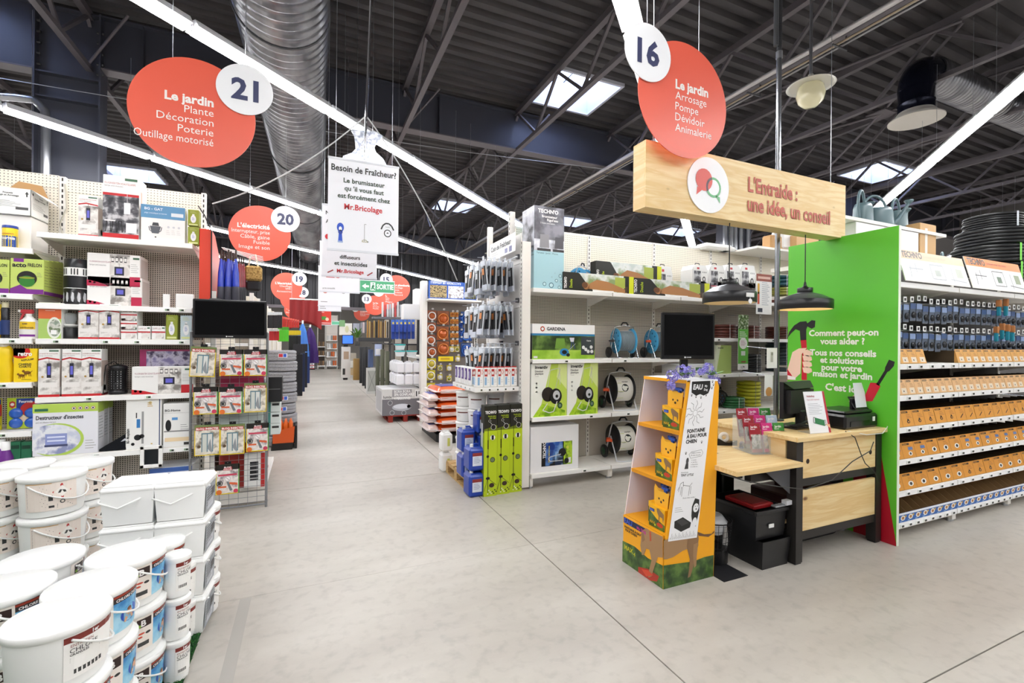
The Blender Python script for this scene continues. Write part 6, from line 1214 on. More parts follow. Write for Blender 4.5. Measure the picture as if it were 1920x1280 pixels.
# ================= FITTINGS GONDOLA (right) =================
YO=2.15; OX=4.24; oz=[.12,.375,.63,.89,1.15,1.405,2.07]
for i in range(3):
    bay('shelving_bay','cream fittings bay with orange bins, %s from the green panel'%bn[i],OX+1.02*i,YO,1.02,.48,2.3,oz,ups=(1,1 if i==2 else 0),peg=mat('3b3836',.7),pz0=.1,rail=.05,
        tags=[[.03+.109*k for k in range(9)]]+[[.05+.165*k for k in range(6)]]*5+[[]],tagdark=True)
BINM={}
def orange_bin(w,h,c,icon,kind):
    k=(w,c,icon)
    if k in BINM: return BINM[k]
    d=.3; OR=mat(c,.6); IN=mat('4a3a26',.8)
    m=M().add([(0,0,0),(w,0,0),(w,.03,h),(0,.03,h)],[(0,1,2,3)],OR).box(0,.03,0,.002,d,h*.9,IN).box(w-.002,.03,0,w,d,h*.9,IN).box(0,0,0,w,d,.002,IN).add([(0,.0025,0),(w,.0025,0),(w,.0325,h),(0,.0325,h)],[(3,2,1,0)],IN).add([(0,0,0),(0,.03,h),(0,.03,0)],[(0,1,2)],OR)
    n_=sqrt(.03**2+h*h); p=P(w,n_,lambda x,y,l:Vector((x,.03*y/n_-.0007*l,h*y/n_)))
    p.rect(.1,.82,.55,.12,'33240f',1); p.text("TECHN'O",.12,.835,.08,c,b=1,l=2,mw=.5); p.lines(.45,.7,.45,3,.09,'8a4a14',.02,1); p.rect(0,0,.015,1,'8a5a20',1)
    if icon==1: p.ell(.6,.33,.2,.16,'f0f0ec',1); p.ell(.6,.33,.1,.1,'1c1c1e',2)
    if icon==2: p.ell(.55,.3,.13,.1,'1c1c1e',1); p.ell(.55,.3,.06,.05,c,2); p.ell(.55,.42,.07,.05,'1c1c1e',1)
    if icon==3: p.line([(.4,.2),(.75,.45)],.008,'1c1c1e',2)
    if icon==4: p.rect(.5,.5,.35,.18,'5a86c0',1); p.ell(.6,.28,.15,.13,'f0f0ec',1); p.ell(.6,.28,.07,.08,'1c1c1e',2)
    if icon==5: p.rect(.3,.1,.6,.35,'e8d8c0',1); p.ell(.55,.25,.06,None,'1c1c1e',2)
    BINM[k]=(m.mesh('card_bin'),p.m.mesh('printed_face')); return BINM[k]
rowlab=['lowest of the orange rows','second orange row from below','third orange row from below','fourth orange row from below, pale','top orange row']
iconw={0:('white circle icon','black fitting icon'),1:('white circle icon','blue tag icon'),2:('ring shaped icon','slanted rod icon'),3:('pale drawing','pale drawing'),4:('pale drawing','pale drawing')}
for r in range(5):
    z=oz[r+1]; x=OX+.03; n=0
    w=(.188,.18,.165,.117,.125)[r]; h=(.125,.125,.13,.125,.12)[r]
    while x<OX+3.06-w:
        if r==4 and OX+.5<x<OX+1.0: x+=w; continue
        icon=([1,1,2,1],[4,1,4,4],[2,2,3,3],[5,5,5],[5,5,5])[r][(n//3)%(4 if r<3 else 3)]
        c=('d99436','d99436','dd9a3c','e6b882','e2a858')[r]
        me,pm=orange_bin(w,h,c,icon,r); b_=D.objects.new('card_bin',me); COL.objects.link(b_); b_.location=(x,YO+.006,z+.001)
        tag(b_,'orange card bin, %s, %s from the green panel'%(rowlab[r],ordn(n+1)),'bin','orange bins in the %s'%rowlab[r])
        q=D.objects.new('printed_face',pm); COL.objects.link(q); q.parent=b_
        x+=w+.001+(.004 if n%4==3 else 0); n+=1
# blue fronted bottom bins
m=M(); KR=mat('8f6f48',.8); w=.109
m.box(0,0,0,w,.002,.075,mat('2a62b0',.5)).box(0,.002,0,w,.3,.002,KR)
m.ext([(0,.002,.0),(0,.3,.0),(0,.3,.15),(0,.1,.15),(0,.002,.075)],(.0018,0,0),KR)
p=P(w,.075,plane((0,0,0),(1,0,0),(0,0,1)),m); p.rect(0,.78,1,.22,'eef2f8'); p.ell(.5,.45,.3,.28,'f0ece0'); p.ell(.5,.45,.16,.16,'b8742a',3); p.rect(.75,.5,.2,.2,'c8a030',2); p.rect(.1,.05,.3,.12,'8fb0dc',2)
me=m.mesh('card_bin')
for i in range(27):
    o=D.objects.new('card_bin',me); COL.objects.link(o); o.location=(OX+.03+.11*i,YO+.004,oz[0]+.001); tag(o,'blue fronted card bin, %s from the green panel on the bottom shelf'%ordn(i+1),'bin','blue fronted bins of the bottom shelf')
# hanging rows of blisters
def blis(k):
    m=M(); c=('1a1c22','22262e','15161a','2a3038')[k]; m.box(-.03,-.012,-.13,.03,-.002,-.01,mat('6a7484',.12,0,0,1,.6),.004); m.box(-.03,-.013,-.05,.03,-.011,-.015,mat('8fa6d0' if k%2 else '3f5a8a',.4)); m.lathe([(.012,-.03),(.022,-.02),(.022,-.012),(0,-.01)],mat(c,.3),10,(0,0,-.09),'Y')
    m.cyl((0,.1,.005),(0,-.05,.005),.002,STEEL,4).box(-.017,-.052,.0,.017,-.048,.034,mat('f4f4f4',.4)).box(-.009,-.0535,.008,.009,-.052,.026,mat('1a1a1a')); return m.mesh('fitting_blister')
BL=[blis(i) for i in range(4)]
for r,(z,n_) in enumerate(((1.925,26),(1.68,26))):
    for i in range(n_):
        o=D.objects.new('fitting_blister',BL[(i*3+r)%4]); COL.objects.link(o); o.scale=(1.35,1,1.3); o.location=(OX+.09+.1*i+random.uniform(-.008,.008),YO+.1+.0*i,z+random.uniform(-.01,.01))
        tag(o,'hanging fitting blister, %s from the green panel in the %s row'%(ordn(i+1),('upper','lower')[r]),'blister pack','hanging blisters, %s row'%('upper','lower')[r])
for r,z in enumerate((1.93,1.685)): tag(M().cyl((OX+.03,YO+.2,z),(OX+3.0,YO+.2,z),.008,STEEL,6).build('hook_bar'),'steel hook bar of the %s blister row'%('upper','lower')[r],'rail')
def tealgrip(u,v0,v1,Y,i):
    a=at(u,v0,Y=Y);b=at(u,v1,Y=Y); h=a.z-b.z; t=thing('spray_gun_pack','teal and orange watering gun, %s of the hanging group at right'%ORD[i],'watering gun',(a.x,Y,b.z),0,'teal watering guns')
    M().box(-.012,-.015,0,.012,.015,h*.6,mat('2a8aa0',.3),.006).build('grip',t); M().box(-.014,-.02,h*.55,.014,.02,h,mat('b87a4a',.3),.006).build('head',t)
for i,(u,v0,v1) in enumerate(((1873,562,592),(1886,560,592),(1868,612,640),(1879,606,636),(1889,608,638),(1898,610,640))): tealgrip(u,v0,v1,YO+.03,i)
carton('product_carton','yellow boxed connector set among the top row of orange bins','box',at(1795,650,Y=YO+.05).x,YO+.05,oz[5],.3,.1,.09,col='d8d81a',front=lambda p:(p.rect(.1,.2,.15,.6,'1a1a1a'),p.ell(.45,.5,.08,None,'e8e8e8'),p.rect(.6,.3,.3,.4,'2a2a2a'),p.text('MAX',.28,.35,.3,'1a1a1a',b=2)))
for i in range(2): carton('product_carton','tall yellow-green connector pack, %s behind the yellow box'%ORD[i],'box',at(1820,640,Y=YO+.2).x+.13*i,YO+.2,oz[5],.07,.05,.17,col='a9b838',front=lambda p:p.rect(.15,.1,.7,.5,'55602a'))
tag(M().lathe([(.09,0),(.1,.03),(.06,.09),(.02,.12),(0,.12)],mat('33373e',.15,0,0,1,.5),12,(at(1872,650,Y=YO+.1).x,YO+.25,oz[5])).build('clear_bag'),'crumpled clear bag lying on the shelf above the orange bins','bag')
# header panels on the top lip
def tpanel(col,bg,txt,fade):
    def f(p):
        p.rect(0,.72,1,.28,col); p.rect(.03,.04,.94,.66,bg,1); p.text("TECHN'O",.04,.775,.19,txt,b=2,mw=.3); p.text('Comment créer son réseau',.36,.83,.08,'c85a1e' if not fade else 'e8c0a0',b=1,mw=.55)
        g='2a2a2e' if not fade else 'b9bcc2'
        for a_,b_ in(((.1,.42),(.3,.42)),((.2,.6),(.2,.3)),((.42,.15),(.42,.62)),((.42,.62),(.62,.62)),((.62,.62),(.62,.15)),((.42,.15),(.62,.15)),((.75,.1),(.75,.6)),((.1,.12),(.12,.5)),((.7,.2),(.95,.14))): p.line([a_,b_],.008,g,3)
        p.rect(.48,.25,.08,.2,'3a5a3a' if not fade else 'b8c0b8',3); p.rect(.82,.28,.1,.3,'6a7a4a' if not fade else 'c9cec0',3)
    return f
for i,(x0,x1,z0,h,c,bg,tx,fd,lab,sl) in enumerate(((1693,1815,2.08,.17,'efc9a6','fbf6f0','6a6a6a',True,'pale faded instruction panel tilted on the top fittings shelf',0),(1820,1990,2.08,.19,'e8831e','fafafa','1c1c1c',False,'orange headed instruction panel tilted on the top fittings shelf',0))):
    X0=at(x0,520,Y=YO).x;X1=at(x1,520,Y=YO).x if x1<1920 else at(x0,520,Y=YO).x+1.05; w=X1-X0; t=thing('instruction_panel',lab,'panel',(X0,YO-.02,z0),0); t.rotation_euler=(radians(-14),0,0); M().box(0,0,0,w,.006,h*1.6,mat('f0ece4',.4)).build('board',t); p=P(w,h*1.6,plane((0,0,0),(1,0,0),(0,0,1))); tpanel(c,bg,tx,fd)(p); p.build('print',t)
# top stock: pipes, cans, cartons
def bigcoil(X,Y,Z,R,r,n,lab,tie):
    t=thing('pipe_coil',lab,'pipe coil',(X,Y,Z),0,'stacked black pipe coils'); m=M()
    for k in range(n): m.torus((.004*sin(k*2.),.004*cos(k*3),r+1.9*r*k),R-r,r,mat('141518',.4),40,8); m.torus((0,0,r+1.9*r*k),R-3.2*r,r,mat('1c1d20',.3),32,6)
    m.build('coil',t)
    a_=-pi*.62; d_=Vector((cos(a_),sin(a_),0));n_=Vector((-sin(a_),cos(a_),0)); H=1.9*r*n+.005; M().add([d_*(R+.004)-n_*.012,d_*(R+.004)+n_*.012,d_*(R+.004)+n_*.012+Vector((0,0,H)),d_*(R+.004)-n_*.012+Vector((0,0,H)),d_*(R*.7)-n_*.012+Vector((0,0,H)),d_*(R*.7)+n_*.012+Vector((0,0,H))],[(0,1,2,3),(3,2,5,4)],mat(tie,.4)).build('green_tie',t); return t
cxp=at(1850,450,Y=2.72).x+.08
bigcoil(cxp+.02,2.72,2.31,.32,.02,5,'lowest black pipe coil of the tall stack on top shelf','7ad84a'); bigcoil(cxp-.03,2.72,2.31+.2,.33,.02,5,'second black pipe coil of the stack, with green tie','7ad84a'); bigcoil(cxp+.03,2.7,2.31+.4,.34,.02,5,'third black pipe coil of the stack, with green tie','7ad84a')
bigcoil(cxp+.0,2.7,2.31+.6,.26,.014,6,'smaller topmost black pipe coil under clear film','cfd6e0')
def can(X,Y,Z,rz,lab,s=1.):
    t=thing('watering_can',lab,'watering can',(X,Y,Z),rz,'grey-green watering cans'); G=mat('5a7076',.4)
    M().lathe([(.1,0),(.11,.02),(.1,.2),(.085,.24),(.06,.24)],G,24,sx=1.25,sy=.8).build('body',t)
    M().tube([(.1,0,.05),(.2,0,.14),(.3,0,.3)],[.022,.018,.014],G,10).build('spout',t); M().lathe([(.016,0),(.04,.03),(.04,.04),(0,.045)],G,14,(.3,0,.29)).build('rose',t)
    M().tube([(-.12,0,.05)]+[(-.06-.13*cos(a_),0,.18+.19*sin(a_)) for a_ in [i*pi/9 for i in range(10)]],.013,G,8).build('handle',t); return t
cz=2.31
tag(M().box(4.3,2.62,2.70,6.15,3.2,2.73,SHF).build('stock_board'),'raised white board carrying the watering cans','shelf')
for i,(u,rz) in enumerate(((1618,.3),(1650,-.4),(1683,.2))): can(at(u,400,Y=2.85).x,2.85,cz+.42,rz,'grey-green watering can, %s of the three above the green panel'%ORD[i])
for i in range(2): can(at(1775+i*20,450,Y=3.0).x,3.05,cz-.0,.5,'grey-green watering can seen behind instruction panels, %s one'%ORD[i]); 
can(at(1905,460,Y=2.85).x,3.0,cz,2.0,'grey-green watering can at the right picture edge beside the pipe coils')
tag(M().box(OX,2.66,2.27,OX+3.06,3.2,2.31,SHF).build('stock_shelf'),'top stock board behind the fittings gondola','shelf')
carton('product_carton','brown parcel carton between watering cans and pipe coils','box',at(1712,440,Y=2.7).x,2.64,2.311,.3,.25,.5,col='c9a06a',front=lambda p:p.rect(.3,.3,.15,.6,'e8e4dc'))
carton('product_carton','white open carton just above the green panel, left one','box',4.62,2.63,2.311,.5,.3,.386,col='f0eff2'); carton('product_carton','white long carton above the right end of the green panel','box',5.2,2.63,2.311,.45,.3,.386,col='f2f2f4')
tag(M().box(at(1470,450,Y=4.4).x-.5,4.42,2.87,at(1470,450,Y=4.4).x+1.2,4.9,2.9,SHF).build('stock_board'),'top board carrying parcels behind the green panel','shelf')
carton('product_carton','brown carton standing above the left end of the green panel','box',at(1500,440,Y=4.45).x,4.5,2.9,.5,.3,.26,col='c9a06a'); 
a=at(1475,450,Y=4.6); t=tag(M().box(a.x-.15,4.6,2.9,a.x+.25,4.8,3.3,mat('e4e2e0',.25),.1).box(a.x-.3,4.62,2.9,a.x+.05,4.78,3.15,CARD,.02).build('wrapped_parcel'),'film wrapped cartons on top shelf between the sign and steel post','parcel')
# ================= ADVICE COUNTER =================
FR=mat('2b2826',.45,.3); CX0=3.155; CX1=4.17; CY0=2.17; CY1=2.95
t=thing('advice_counter','pine counter on a black steel frame in front of the green panel','counter',(0,0,0))
M().box(CX0-.03,CY0-.03,.872,CX1+.04,CY1,.905,WOODX,.003).build('counter_top',t)
for x in(CX0,CX1-.075):
    for y in(CY0,CY1-.08): M().box(x,y,.012,x+.07,y+.07,.872,FR).box(x+.005,y+.005,0,x+.065,y+.065,.014,BLACK).build('leg',t)
for z0,z1 in((.545,.6),(.165,.225)):
    M().box(CX0+.07,CY0+.01,z0,CX1-.075,CY0+.06,z1,FR).build('rail',t)
M().box(CX0+.01,CY0+.07,.545,CX0+.06,CY1-.08,.6,FR).build('rail',t); M().box(CX0+.01,CY0+.07,.165,CX0+.06,CY1-.08,.225,FR).build('rail',t)
m=M().box(CX0+.072,CY0+.006,.602,CX1-.077,CY0+.03,.87,WOODX); b_=m.build('front_board',t,None)
for x in(CX0+.13,CX1-.14): M().cyl((x,CY0+.0055,.72),(x,CY0+.008,.72),.018,mat('2a1a0c',.8),16).build('cable_hole',t)
M().box(CX0+.072,CY0+.006,.227,CX1-.077,CY0+.03,.515,WOODX,.002).build('front_board',t)
M().box(CX0+.08,CY0+.2,.2,CX1-.08,CY1-.1,.22,WOODX).build('lower_board',t); M().box(CX0-.005,CY0+.08,.61,CX0+.012,CY1-.1,.87,WOODY).build('side_board',t)
t=thing('low_desk','lower pine desk top joined to the left side of the counter','desk',(0,0,0))
M().ext([(2.497,2.108,.712),(CX0-.02,2.108,.712),(CX0-.02,2.95,.712),(2.56,2.95,.712),(2.56,2.72,.712),(2.515,2.72,.712)],(0,0,.03),WOODX).build('desk_top',t)
M().box(2.60,2.86,0,2.65,2.91,.712,FR).build('leg',t); M().box(2.62,2.2,.66,2.66,2.9,.712,FR).box(2.8,2.25,.6,CX0-.03,2.3,.712,FR).build('rail',t); M().ext([(2.85,2.2,.7),(3.13,2.2,.7),(3.13,2.2,.5)],(0,.004,0),GREYM).build('gusset_plate',t)
tag(M().box(2.66,2.96,.0,3.15,2.98,.7,noise_mat('woven_grey',[(.4,'55524e'),(.6,'a9a49c')],40,2,.8,stretch=(1,1,6))).build('privacy_panel'),'grey woven privacy panel behind the low desk','panel')
# things under the desk
def crate(name,lab,x0,y0,z0,x1,y1,z1,lip=True):
    t=thing(name,lab,'crate',(x0,y0,z0)); w=x1-x0;d=y1-y0;h=z1-z0; q=.015; K=mat('121214',.4)
    m=M().add([(q,q,0),(w-q,q,0),(w-q,d-q,0),(q,d-q,0),(0,0,h),(w,0,h),(w,d,h),(0,d,h)],[(0,3,2,1),(0,1,5,4),(1,2,6,5),(2,3,7,6),(3,0,4,7)],K); e=.008
    m.add([(q+e,q+e,.01),(w-q-e,q+e,.01),(w-q-e,d-q-e,.01),(q+e,d-q-e,.01),(e,e,h),(w-e,e,h),(w-e,d-e,h),(e,d-e,h)],[(0,1,2,3),(4,5,1,0),(5,6,2,1),(6,7,3,2),(7,4,0,3)],K)
    m.build('body',t)
    if lip: M().box(-.012,-.012,h-.025,w+.012,.0,h,K,.003).box(-.012,d,h-.025,w+.012,d+.012,h,K,.003).box(-.012,0,h-.025,0,d,h,K,.003).box(w,0,h-.025,w+.012,d,h,K,.003).build('rim',t)
    return t
crate('storage_crate','plain black crate on the floor under the low desk',2.86,2.2,0,3.145,2.62,.195,False)
c=crate('storage_crate','black storage crate with rim stacked on another under the low desk',2.82,2.22,.2,3.13,2.62,.405)
M().box(.12,-.006,.08,.17,-.001,.105,WHITE).build('label',c)
t=thing('red_tray','dark red tray lying in the upper black crate','tray',(2.86,2.27,.395)); M().box(0,0,0,.2,.25,.03,mat('8c1418',.4),.006).box(.02,.03,.03,.18,.22,.036,mat('6a0f12',.5)).build('body',t); 
tag(M().box(3.0,2.21,.41,3.16,2.25,.425,mat('9ea2a8',.2,.6),.004).box(3.1,2.2,.42,3.17,2.24,.45,mat('d8dade',.3)).build('metal_clamp'),'silver clamp lying across the upper black crate rim','clamp')
tag(M().box(3.0,2.66,.0,3.13,2.86,.6,mat('0e1812',.45),.01).build('pc_tower'),'dark green black cabinet standing behind the crates','cabinet'); tag(M().box(2.86,2.68,.0,2.95,2.8,.56,BLACK,.02).build('speaker'),'slim black column standing behind the crates under the desk','column')
t=thing('waste_basket','black wire waste basket under the low desk beside the display','basket',(2.69,2.47,0)); m=M()
m.lathe([(.1,0),(.104,.1)],BLACK,20).lathe([(.128,.29),(.13,.3)],BLACK,20,caps=False); 
for i in range(24): a_=2*pi*i/24; m.cyl((.103*cos(a_),.103*sin(a_),.08),(.13*cos(a_),.13*sin(a_),.3),.0018,BLACK,4)
for z in(.12,.16,.2,.24,.28): m.torus((0,0,z),.103+.027*(z-.08)/.22,.0016,BLACK,20,4)
m.build('wire_basket',t); M().lathe([(.07,.2),(.1,.28),(.06,.33),(.02,.31)],mat('c9ccd0',.2,0,0,1,.5),10).build('bin_bag',t)
tag(M().lathe([(.018,0),(.02,.1),(.016,.22),(.008,.24)],mat('d8d6d2',.35),14,(2.79,2.45,0)).build('spray_bottle'),'slim white bottle on the floor between basket and crates','bottle')
tag(M().box(3.3,2.4,.0,4.0,2.7,.12,mat('1a1a1d',.6),.02).build('floor_box'),'long dark box on the floor below the counter','box'); tag(M().ext([(4.0,2.5,0),(4.13,2.42,0),(4.13,2.8,0),(4.0,2.8,0)],(0,0,.16),mat('c9ccd6',.4)).build('paper_box'),'pale box on the floor below the right end of the counter','box')
tag(M().lathe([(.1,0),(.14,.05),(.09,.12),(.02,.14)],mat('8a8c92',.2,0,0,1,.5),12,(3.75,2.5,.121),sx=1.5).build('plastic_bag'),'crumpled clear bag lying under the counter','bag')
t=tag(M().box(3.35,2.3,.22,4.0,2.7,.4,mat('3a1418',.6),.01).box(3.5,2.3,.4,3.8,2.6,.47,mat('4a1c28',.5),.01).box(3.85,2.35,.4,4.0,2.5,.52,mat('1c1c20',.4),.01).build('file_box'),'dark red boxes stored inside the counter','box')
tag(M().tube([at(1585,808,Y=2.16),at(1603,820,Y=2.13),at(1614,850,Y=2.13),at(1622,868,Y=2.14),at(1640,885,Y=2.15),at(1650,905,Y=2.15)],.0035,BLACK,6).tube([at(1638,828,Y=2.15),at(1632,845,Y=2.13),at(1598,865,Y=2.13),at(1560,900,Y=2.12),at(1510,917,Y=2.12),at(1460,912,Y=2.09),at(1400,902,Y=2.09),at(1352,888,Y=2.1)],.0035,BLACK,6).build('power_cable'),'black power cables drooping across the counter front','cable')
tag(M().tube([at(1590,808,Y=2.16),at(1625,815,Y=2.13),at(1655,812,Y=2.12),at(1664,800,Y=2.14),at(1662,790,Y=2.16)],.003,mat('e0e0de',.4),6).build('usb_cable'),'thin white cable hanging from the printer','cable')
# on the desk
DZ=.742; a=at(1425,850,Z=DZ)
t=thing('leaflet_rack','clear acrylic rack of pink, red and green leaflets on the low desk','leaflet rack',(a.x-.09,a.y-.02,DZ),radians(-14)); t.scale=(1.3,1.3,1.3); ac=mat('e8f0f4',.05,0,0,.25)
LC=(('9a1f2c','4a4640'),('c42a78','d8b89a'),('3f8a3a','8a9a6a'))
for r in range(3):
    for c in range(3):
        x=.078*c; y=.055*r; z=.035*r; k=LC[c][0] if not(c==2 and r==1) else 'b9c9dc'
        M().add([(x+.003,y+.02,z+.01),(x+.072,y+.02,z+.01),(x+.072,y+.05,z+.17),(x+.003,y+.05,z+.17),(x+.003,y+.026,z+.01),(x+.072,y+.026,z+.01),(x+.072,y+.056,z+.17),(x+.003,y+.056,z+.17)],[(0,1,2,3),(7,6,5,4),(3,2,6,7),(0,3,7,4),(1,5,6,2)],mat(k,.35)).build('leaflet',t)
        p=P(.069,.16,lambda px,py,l,x=x,y=y,z=z:Vector((x+.003+px,y+.02+.03*py/.16-.0006*l,z+.01+py))); p.text('Jardin',.1,.84,.08,'f4f0f0',b=1,mw=.7,l=1); p.lines(.1,.78,.6,1,.05,'f0e0e4',.02,1)
        p.rect(.06,.12,.88,.5,photo(LC[c][1],'c9c4bc','3a3430',30),1); p.build('leaflet_print',t)
M().box(0,0,0,.235,.19,.004,ac).build('base',t)
for r in range(3): M().box(0,.055*r+.012,.035*r,.235,.015+.055*r,.035*r+.11,ac).build('clear_pocket',t)
for c in range(4): M().ext([(.078*c,.012,0),(.078*c,.19,0),(.078*c,.19,.2),(.078*c,.16,.2),(.078*c,.012,.06)],(.002,0,0),ac).build('divider',t)
a=at(1362,835,Z=DZ); t=thing('tape_dispenser','black tape dispenser with white roll on the low desk','tape dispenser',(a.x,a.y,DZ),-.5)
M().ext([(-.09,0,0),(.09,0,0),(.09,0,.05),(.06,0,.03),(.0,0,.02),(-.05,0,.05),(-.09,0,.05)],(0,.05,0),mat('141416',.35)).build('body',t); M().torus((-.01,.025,.06),.03,.014,mat('efece6',.4),20,8,'Y').build('tape_roll',t)
a=at(1391,838,Z=DZ); t=thing('stapler','blue stapler lying beside the leaflet rack','stapler',(a.x,a.y,DZ),.6); M().box(-.06,-.015,0,.06,.015,.012,mat('1b3f8c',.3),.004).box(-.06,-.013,.03,.055,.013,.045,mat('1b3f8c',.3),.005).box(-.06,-.012,.012,-.035,.012,.03,mat('17306a',.3)).build('body',t); M().box(-.03,-.01,.02,.055,.01,.03,CHROME).build('magazine',t)
# on the counter
CZ=.906; a=at(1490,805,Z=CZ)
t=thing('till_monitor','black monitor seen from behind on the counter','monitor',(3.52,2.42,CZ),radians(8)); K=mat('101012',.4)
M().ext([(-.2,.0,.08),(.2,.0,.08),(.2,.0,.36),(-.2,.0,.36)],(0,.03,0),K).ext([(-.17,-.04,.12),(.17,-.04,.12),(.17,-.04,.3),(-.17,-.04,.3)],(0,.05,0),K).build('casing',t)
M().add([(-.2,0,.36),(.2,0,.36),(.15,-.05,.31),(-.15,-.05,.31)],[(0,1,2,3)],mat('1b1b1e',.3)).box(-.12,-.06,.0,.12,.1,.02,K,.006).box(-.04,-.05,.02,.04,.0,.14,K,.01).build('stand',t)
m=M()
for i in range(6): m.tube([(-.15+.03*i,-.02,.03),(-.1+.04*i,-.08,.03+.01*i),(.0+.03*i,-.1,.02),(.1,-.03,.04)],.006,K,6)
m.build('cable_tangle',t)
a=at(1540,812,Z=CZ); t=thing('notice_holder','white notice with green item in clear holder on the counter','notice',(3.44,2.2,CZ),radians(-4)); w=.21
t.location=(at(1520,811,Y=2.2).x,2.2,CZ)
M().add([(0,0,0),(w,0,0),(w,.06,.3),(0,.06,.3),(0,.004,0),(w,.004,0),(w,.064,.3),(0,.064,.3)],[(0,1,2,3),(7,6,5,4),(3,2,6,7),(0,3,7,4),(1,5,6,2)],mat('f2f3f6',.3)).box(0,0,0,w,.1,.004,ac).build('sheet',t)
p=P(w,.3,lambda x,y,l:Vector((x,.2*y-.0006*l,y))); p.text('Actioshop',.1,.87,.045,'a02030',b=1,mw=.4); p.text('Prenez en main et expérimentez',.1,.79,.035,'b03040',mw=.6); p.lines(.1,.7,.7,7,.04,'9a9aa4',.008); p.q([(.3,.24),(.75,.16),(.77,.3),(.32,.38)],'2f7a4a',3); p.line([(.3,.24),(.24,.26),(.26,.38),(.32,.38)],.004,'2a2a2a',3); p.line([(.76,.18),(.82,.2),(.82,.3),(.77,.3)],.004,'2a2a2a',3); p.rect(.9,0,.1,1,'b02a38',2); p.q([(.8,.2),(1,.1),(1,.2)],'e8b890',3); p.build('print',t)
t=thing('printer','black inkjet printer with paper tray raised on the counter','printer',(3.755,2.2,CZ)); K2=mat('141417',.28)
M().box(0,0,0,.42,.32,.11,K2,.015).box(.03,.02,.11,.39,.28,.135,K2,.012).build('body',t); M().box(.06,-.003,.02,.3,.0,.06,mat('08080a',.2)).box(-.0,.1,.02,-.001,.2,.07,mat('0a0a0a')).build('output_slot',t)
M().ext([(.24,.06,.13),(.41,.06,.13),(.4,.12,.21),(.26,.12,.21)],(0,.02,.02),K2).box(.25,.1,.13,.4,.12,.22,K2,.004).build('paper_support',t)
M().add([(.255,.07,.15),(.395,.07,.15),(.455,.13,.34),(.315,.13,.34)],[(0,1,2,3)],mat('eef0f8',.5)).add([(.255,.072,.15),(.395,.072,.15),(.455,.132,.34),(.315,.132,.34)],[(3,2,1,0)],mat('eef0f8',.5)).build('paper',t); M().box(.34,-.004,.05,.37,-.001,.085,WHITE).build('sticker',t)
# steel post
PX=at(1457,560,Y=2.72).x
t=thing('steel_post','tall round steel post rising from counter behind the wooden sign','post',(PX,2.72,.906)); M().cyl((0,0,0),(0,0,5.2),.021,mat('85878c',.25,.9),16).cyl((0,0,3.1),(0,0,3.16),.026,STEEL,16).build('pole',t); M().lathe([(.06,0),(.06,.01),(.03,.015)],GREYM,20).build('base_plate',t)
M().tube([(-.04,.0,3.2),(-.04,0,5.2)],.02,GREYM,8).build('cable_guide',t)
strip_tag('pinned_note','white notes clipped on the steel post',1438,1457,652,690,2.68,lambda p:(p.rect(.35,.3,.25,.5,'b9b9b0'),p.ell(.5,.7,.1,None,'8a8a80')))
strip_tag('pinned_note','small note with orange badge low on the steel post',1434,1449,702,742,2.66,lambda p:(p.ell(.5,.2,.4,None,'d8a060'),p.rect(.2,.15,.6,.1,'444466')))
def tvstand(t,w,h): M().box(-.03,.055,-.55,.03,.08,h*.5,BLACK,.004).box(-.12,.0,-.69,.12,.2,-.675,BLACK,.004).box(-.03,.06,-.68,.03,.1,-.5,BLACK).build('stand',t)
a=at(1250,640,Y=2.66);b=at(1344,640,Y=2.52)
t=screen('advert_screen','square black switched-off screen above the blue flowers',0,.43,0,0,.35,0,stand=tvstand); t.location=((a.x+b.x)/2+.02,2.8-.16,at(1297,674,Y=2.6).z); t.rotation_euler=(0,0,radians(-14))
tag(M().box(2.43,2.72,0,2.83,2.94,.0,BLACK).build('x'),'x','x') if False else None
# pendant lamps
def pend(u,v0,v1,uL,uR,Y,lab,lit,clip):
    xl=at(uL,v1,Y=Y).x; xr=at(uR,v1,Y=Y).x; r=(xr-xl)/2*.64; x=(xl+xr)/2; z=at(u,v1-8,Y=Y).z
    t=thing('pendant_lamp',lab,'pendant lamp',(x,Y,z),0,'pendant lamps over the counter'); K=mat('17171a',.35)
    M().lathe([(r*.98,0),(r,.004),(r,.075),(r*.97,.08)],K,48,caps=False).lathe([(r*.96,.0),(r*.96,.075)],mat('d8c9a8',.5),48,caps=False).build('rim',t)
    M().lathe([(r*.99,.078),(r*.6,.12),(r*.27,.14),(r*.27,.15)],mat('55555a',.3,.5),48,caps=False).lathe([(r*.95,.074),(r*.6,.115),(r*.2,.135),(0,.136)],mat('e8dcc0',.5),48,caps=False).build('shade',t)
    M().lathe([(r*.27,.14),(r*.28,.145),(r*.28,.18),(r*.12,.185),(r*.06,.2),(.008,.23)],K,28).cyl((0,0,.22),(0,0,2.48-z),.004,BLACK,8).build('cap_and_cord',t)
    M().lathe([(0,.05),(.03,.06),(.035,.09),(.02,.125)],mat('ffe2b0',.3,0,14 if lit else 3),16).build('bulb',t)
    if clip: M().box(-.045,-r-.004,.03,.03,-r+.002,.06,mat('e8e8e6',.3)).lathe([(.018,-.004),(.018,.0)],mat('f0f0f0'),14,(-.008,-r,.0),'Y').box(-.012,-r-.003,0,-.004,-r,.03,STEEL).build('bulldog_clip',t)
pend(1365,540,576,1312,1418,2.56,'black pendant lamp with white clip above the square screen',False,True)
pend(1507,540,588,1461,1554,2.56,'black pendant lamp lit warm inside beside the green panel',True,False)
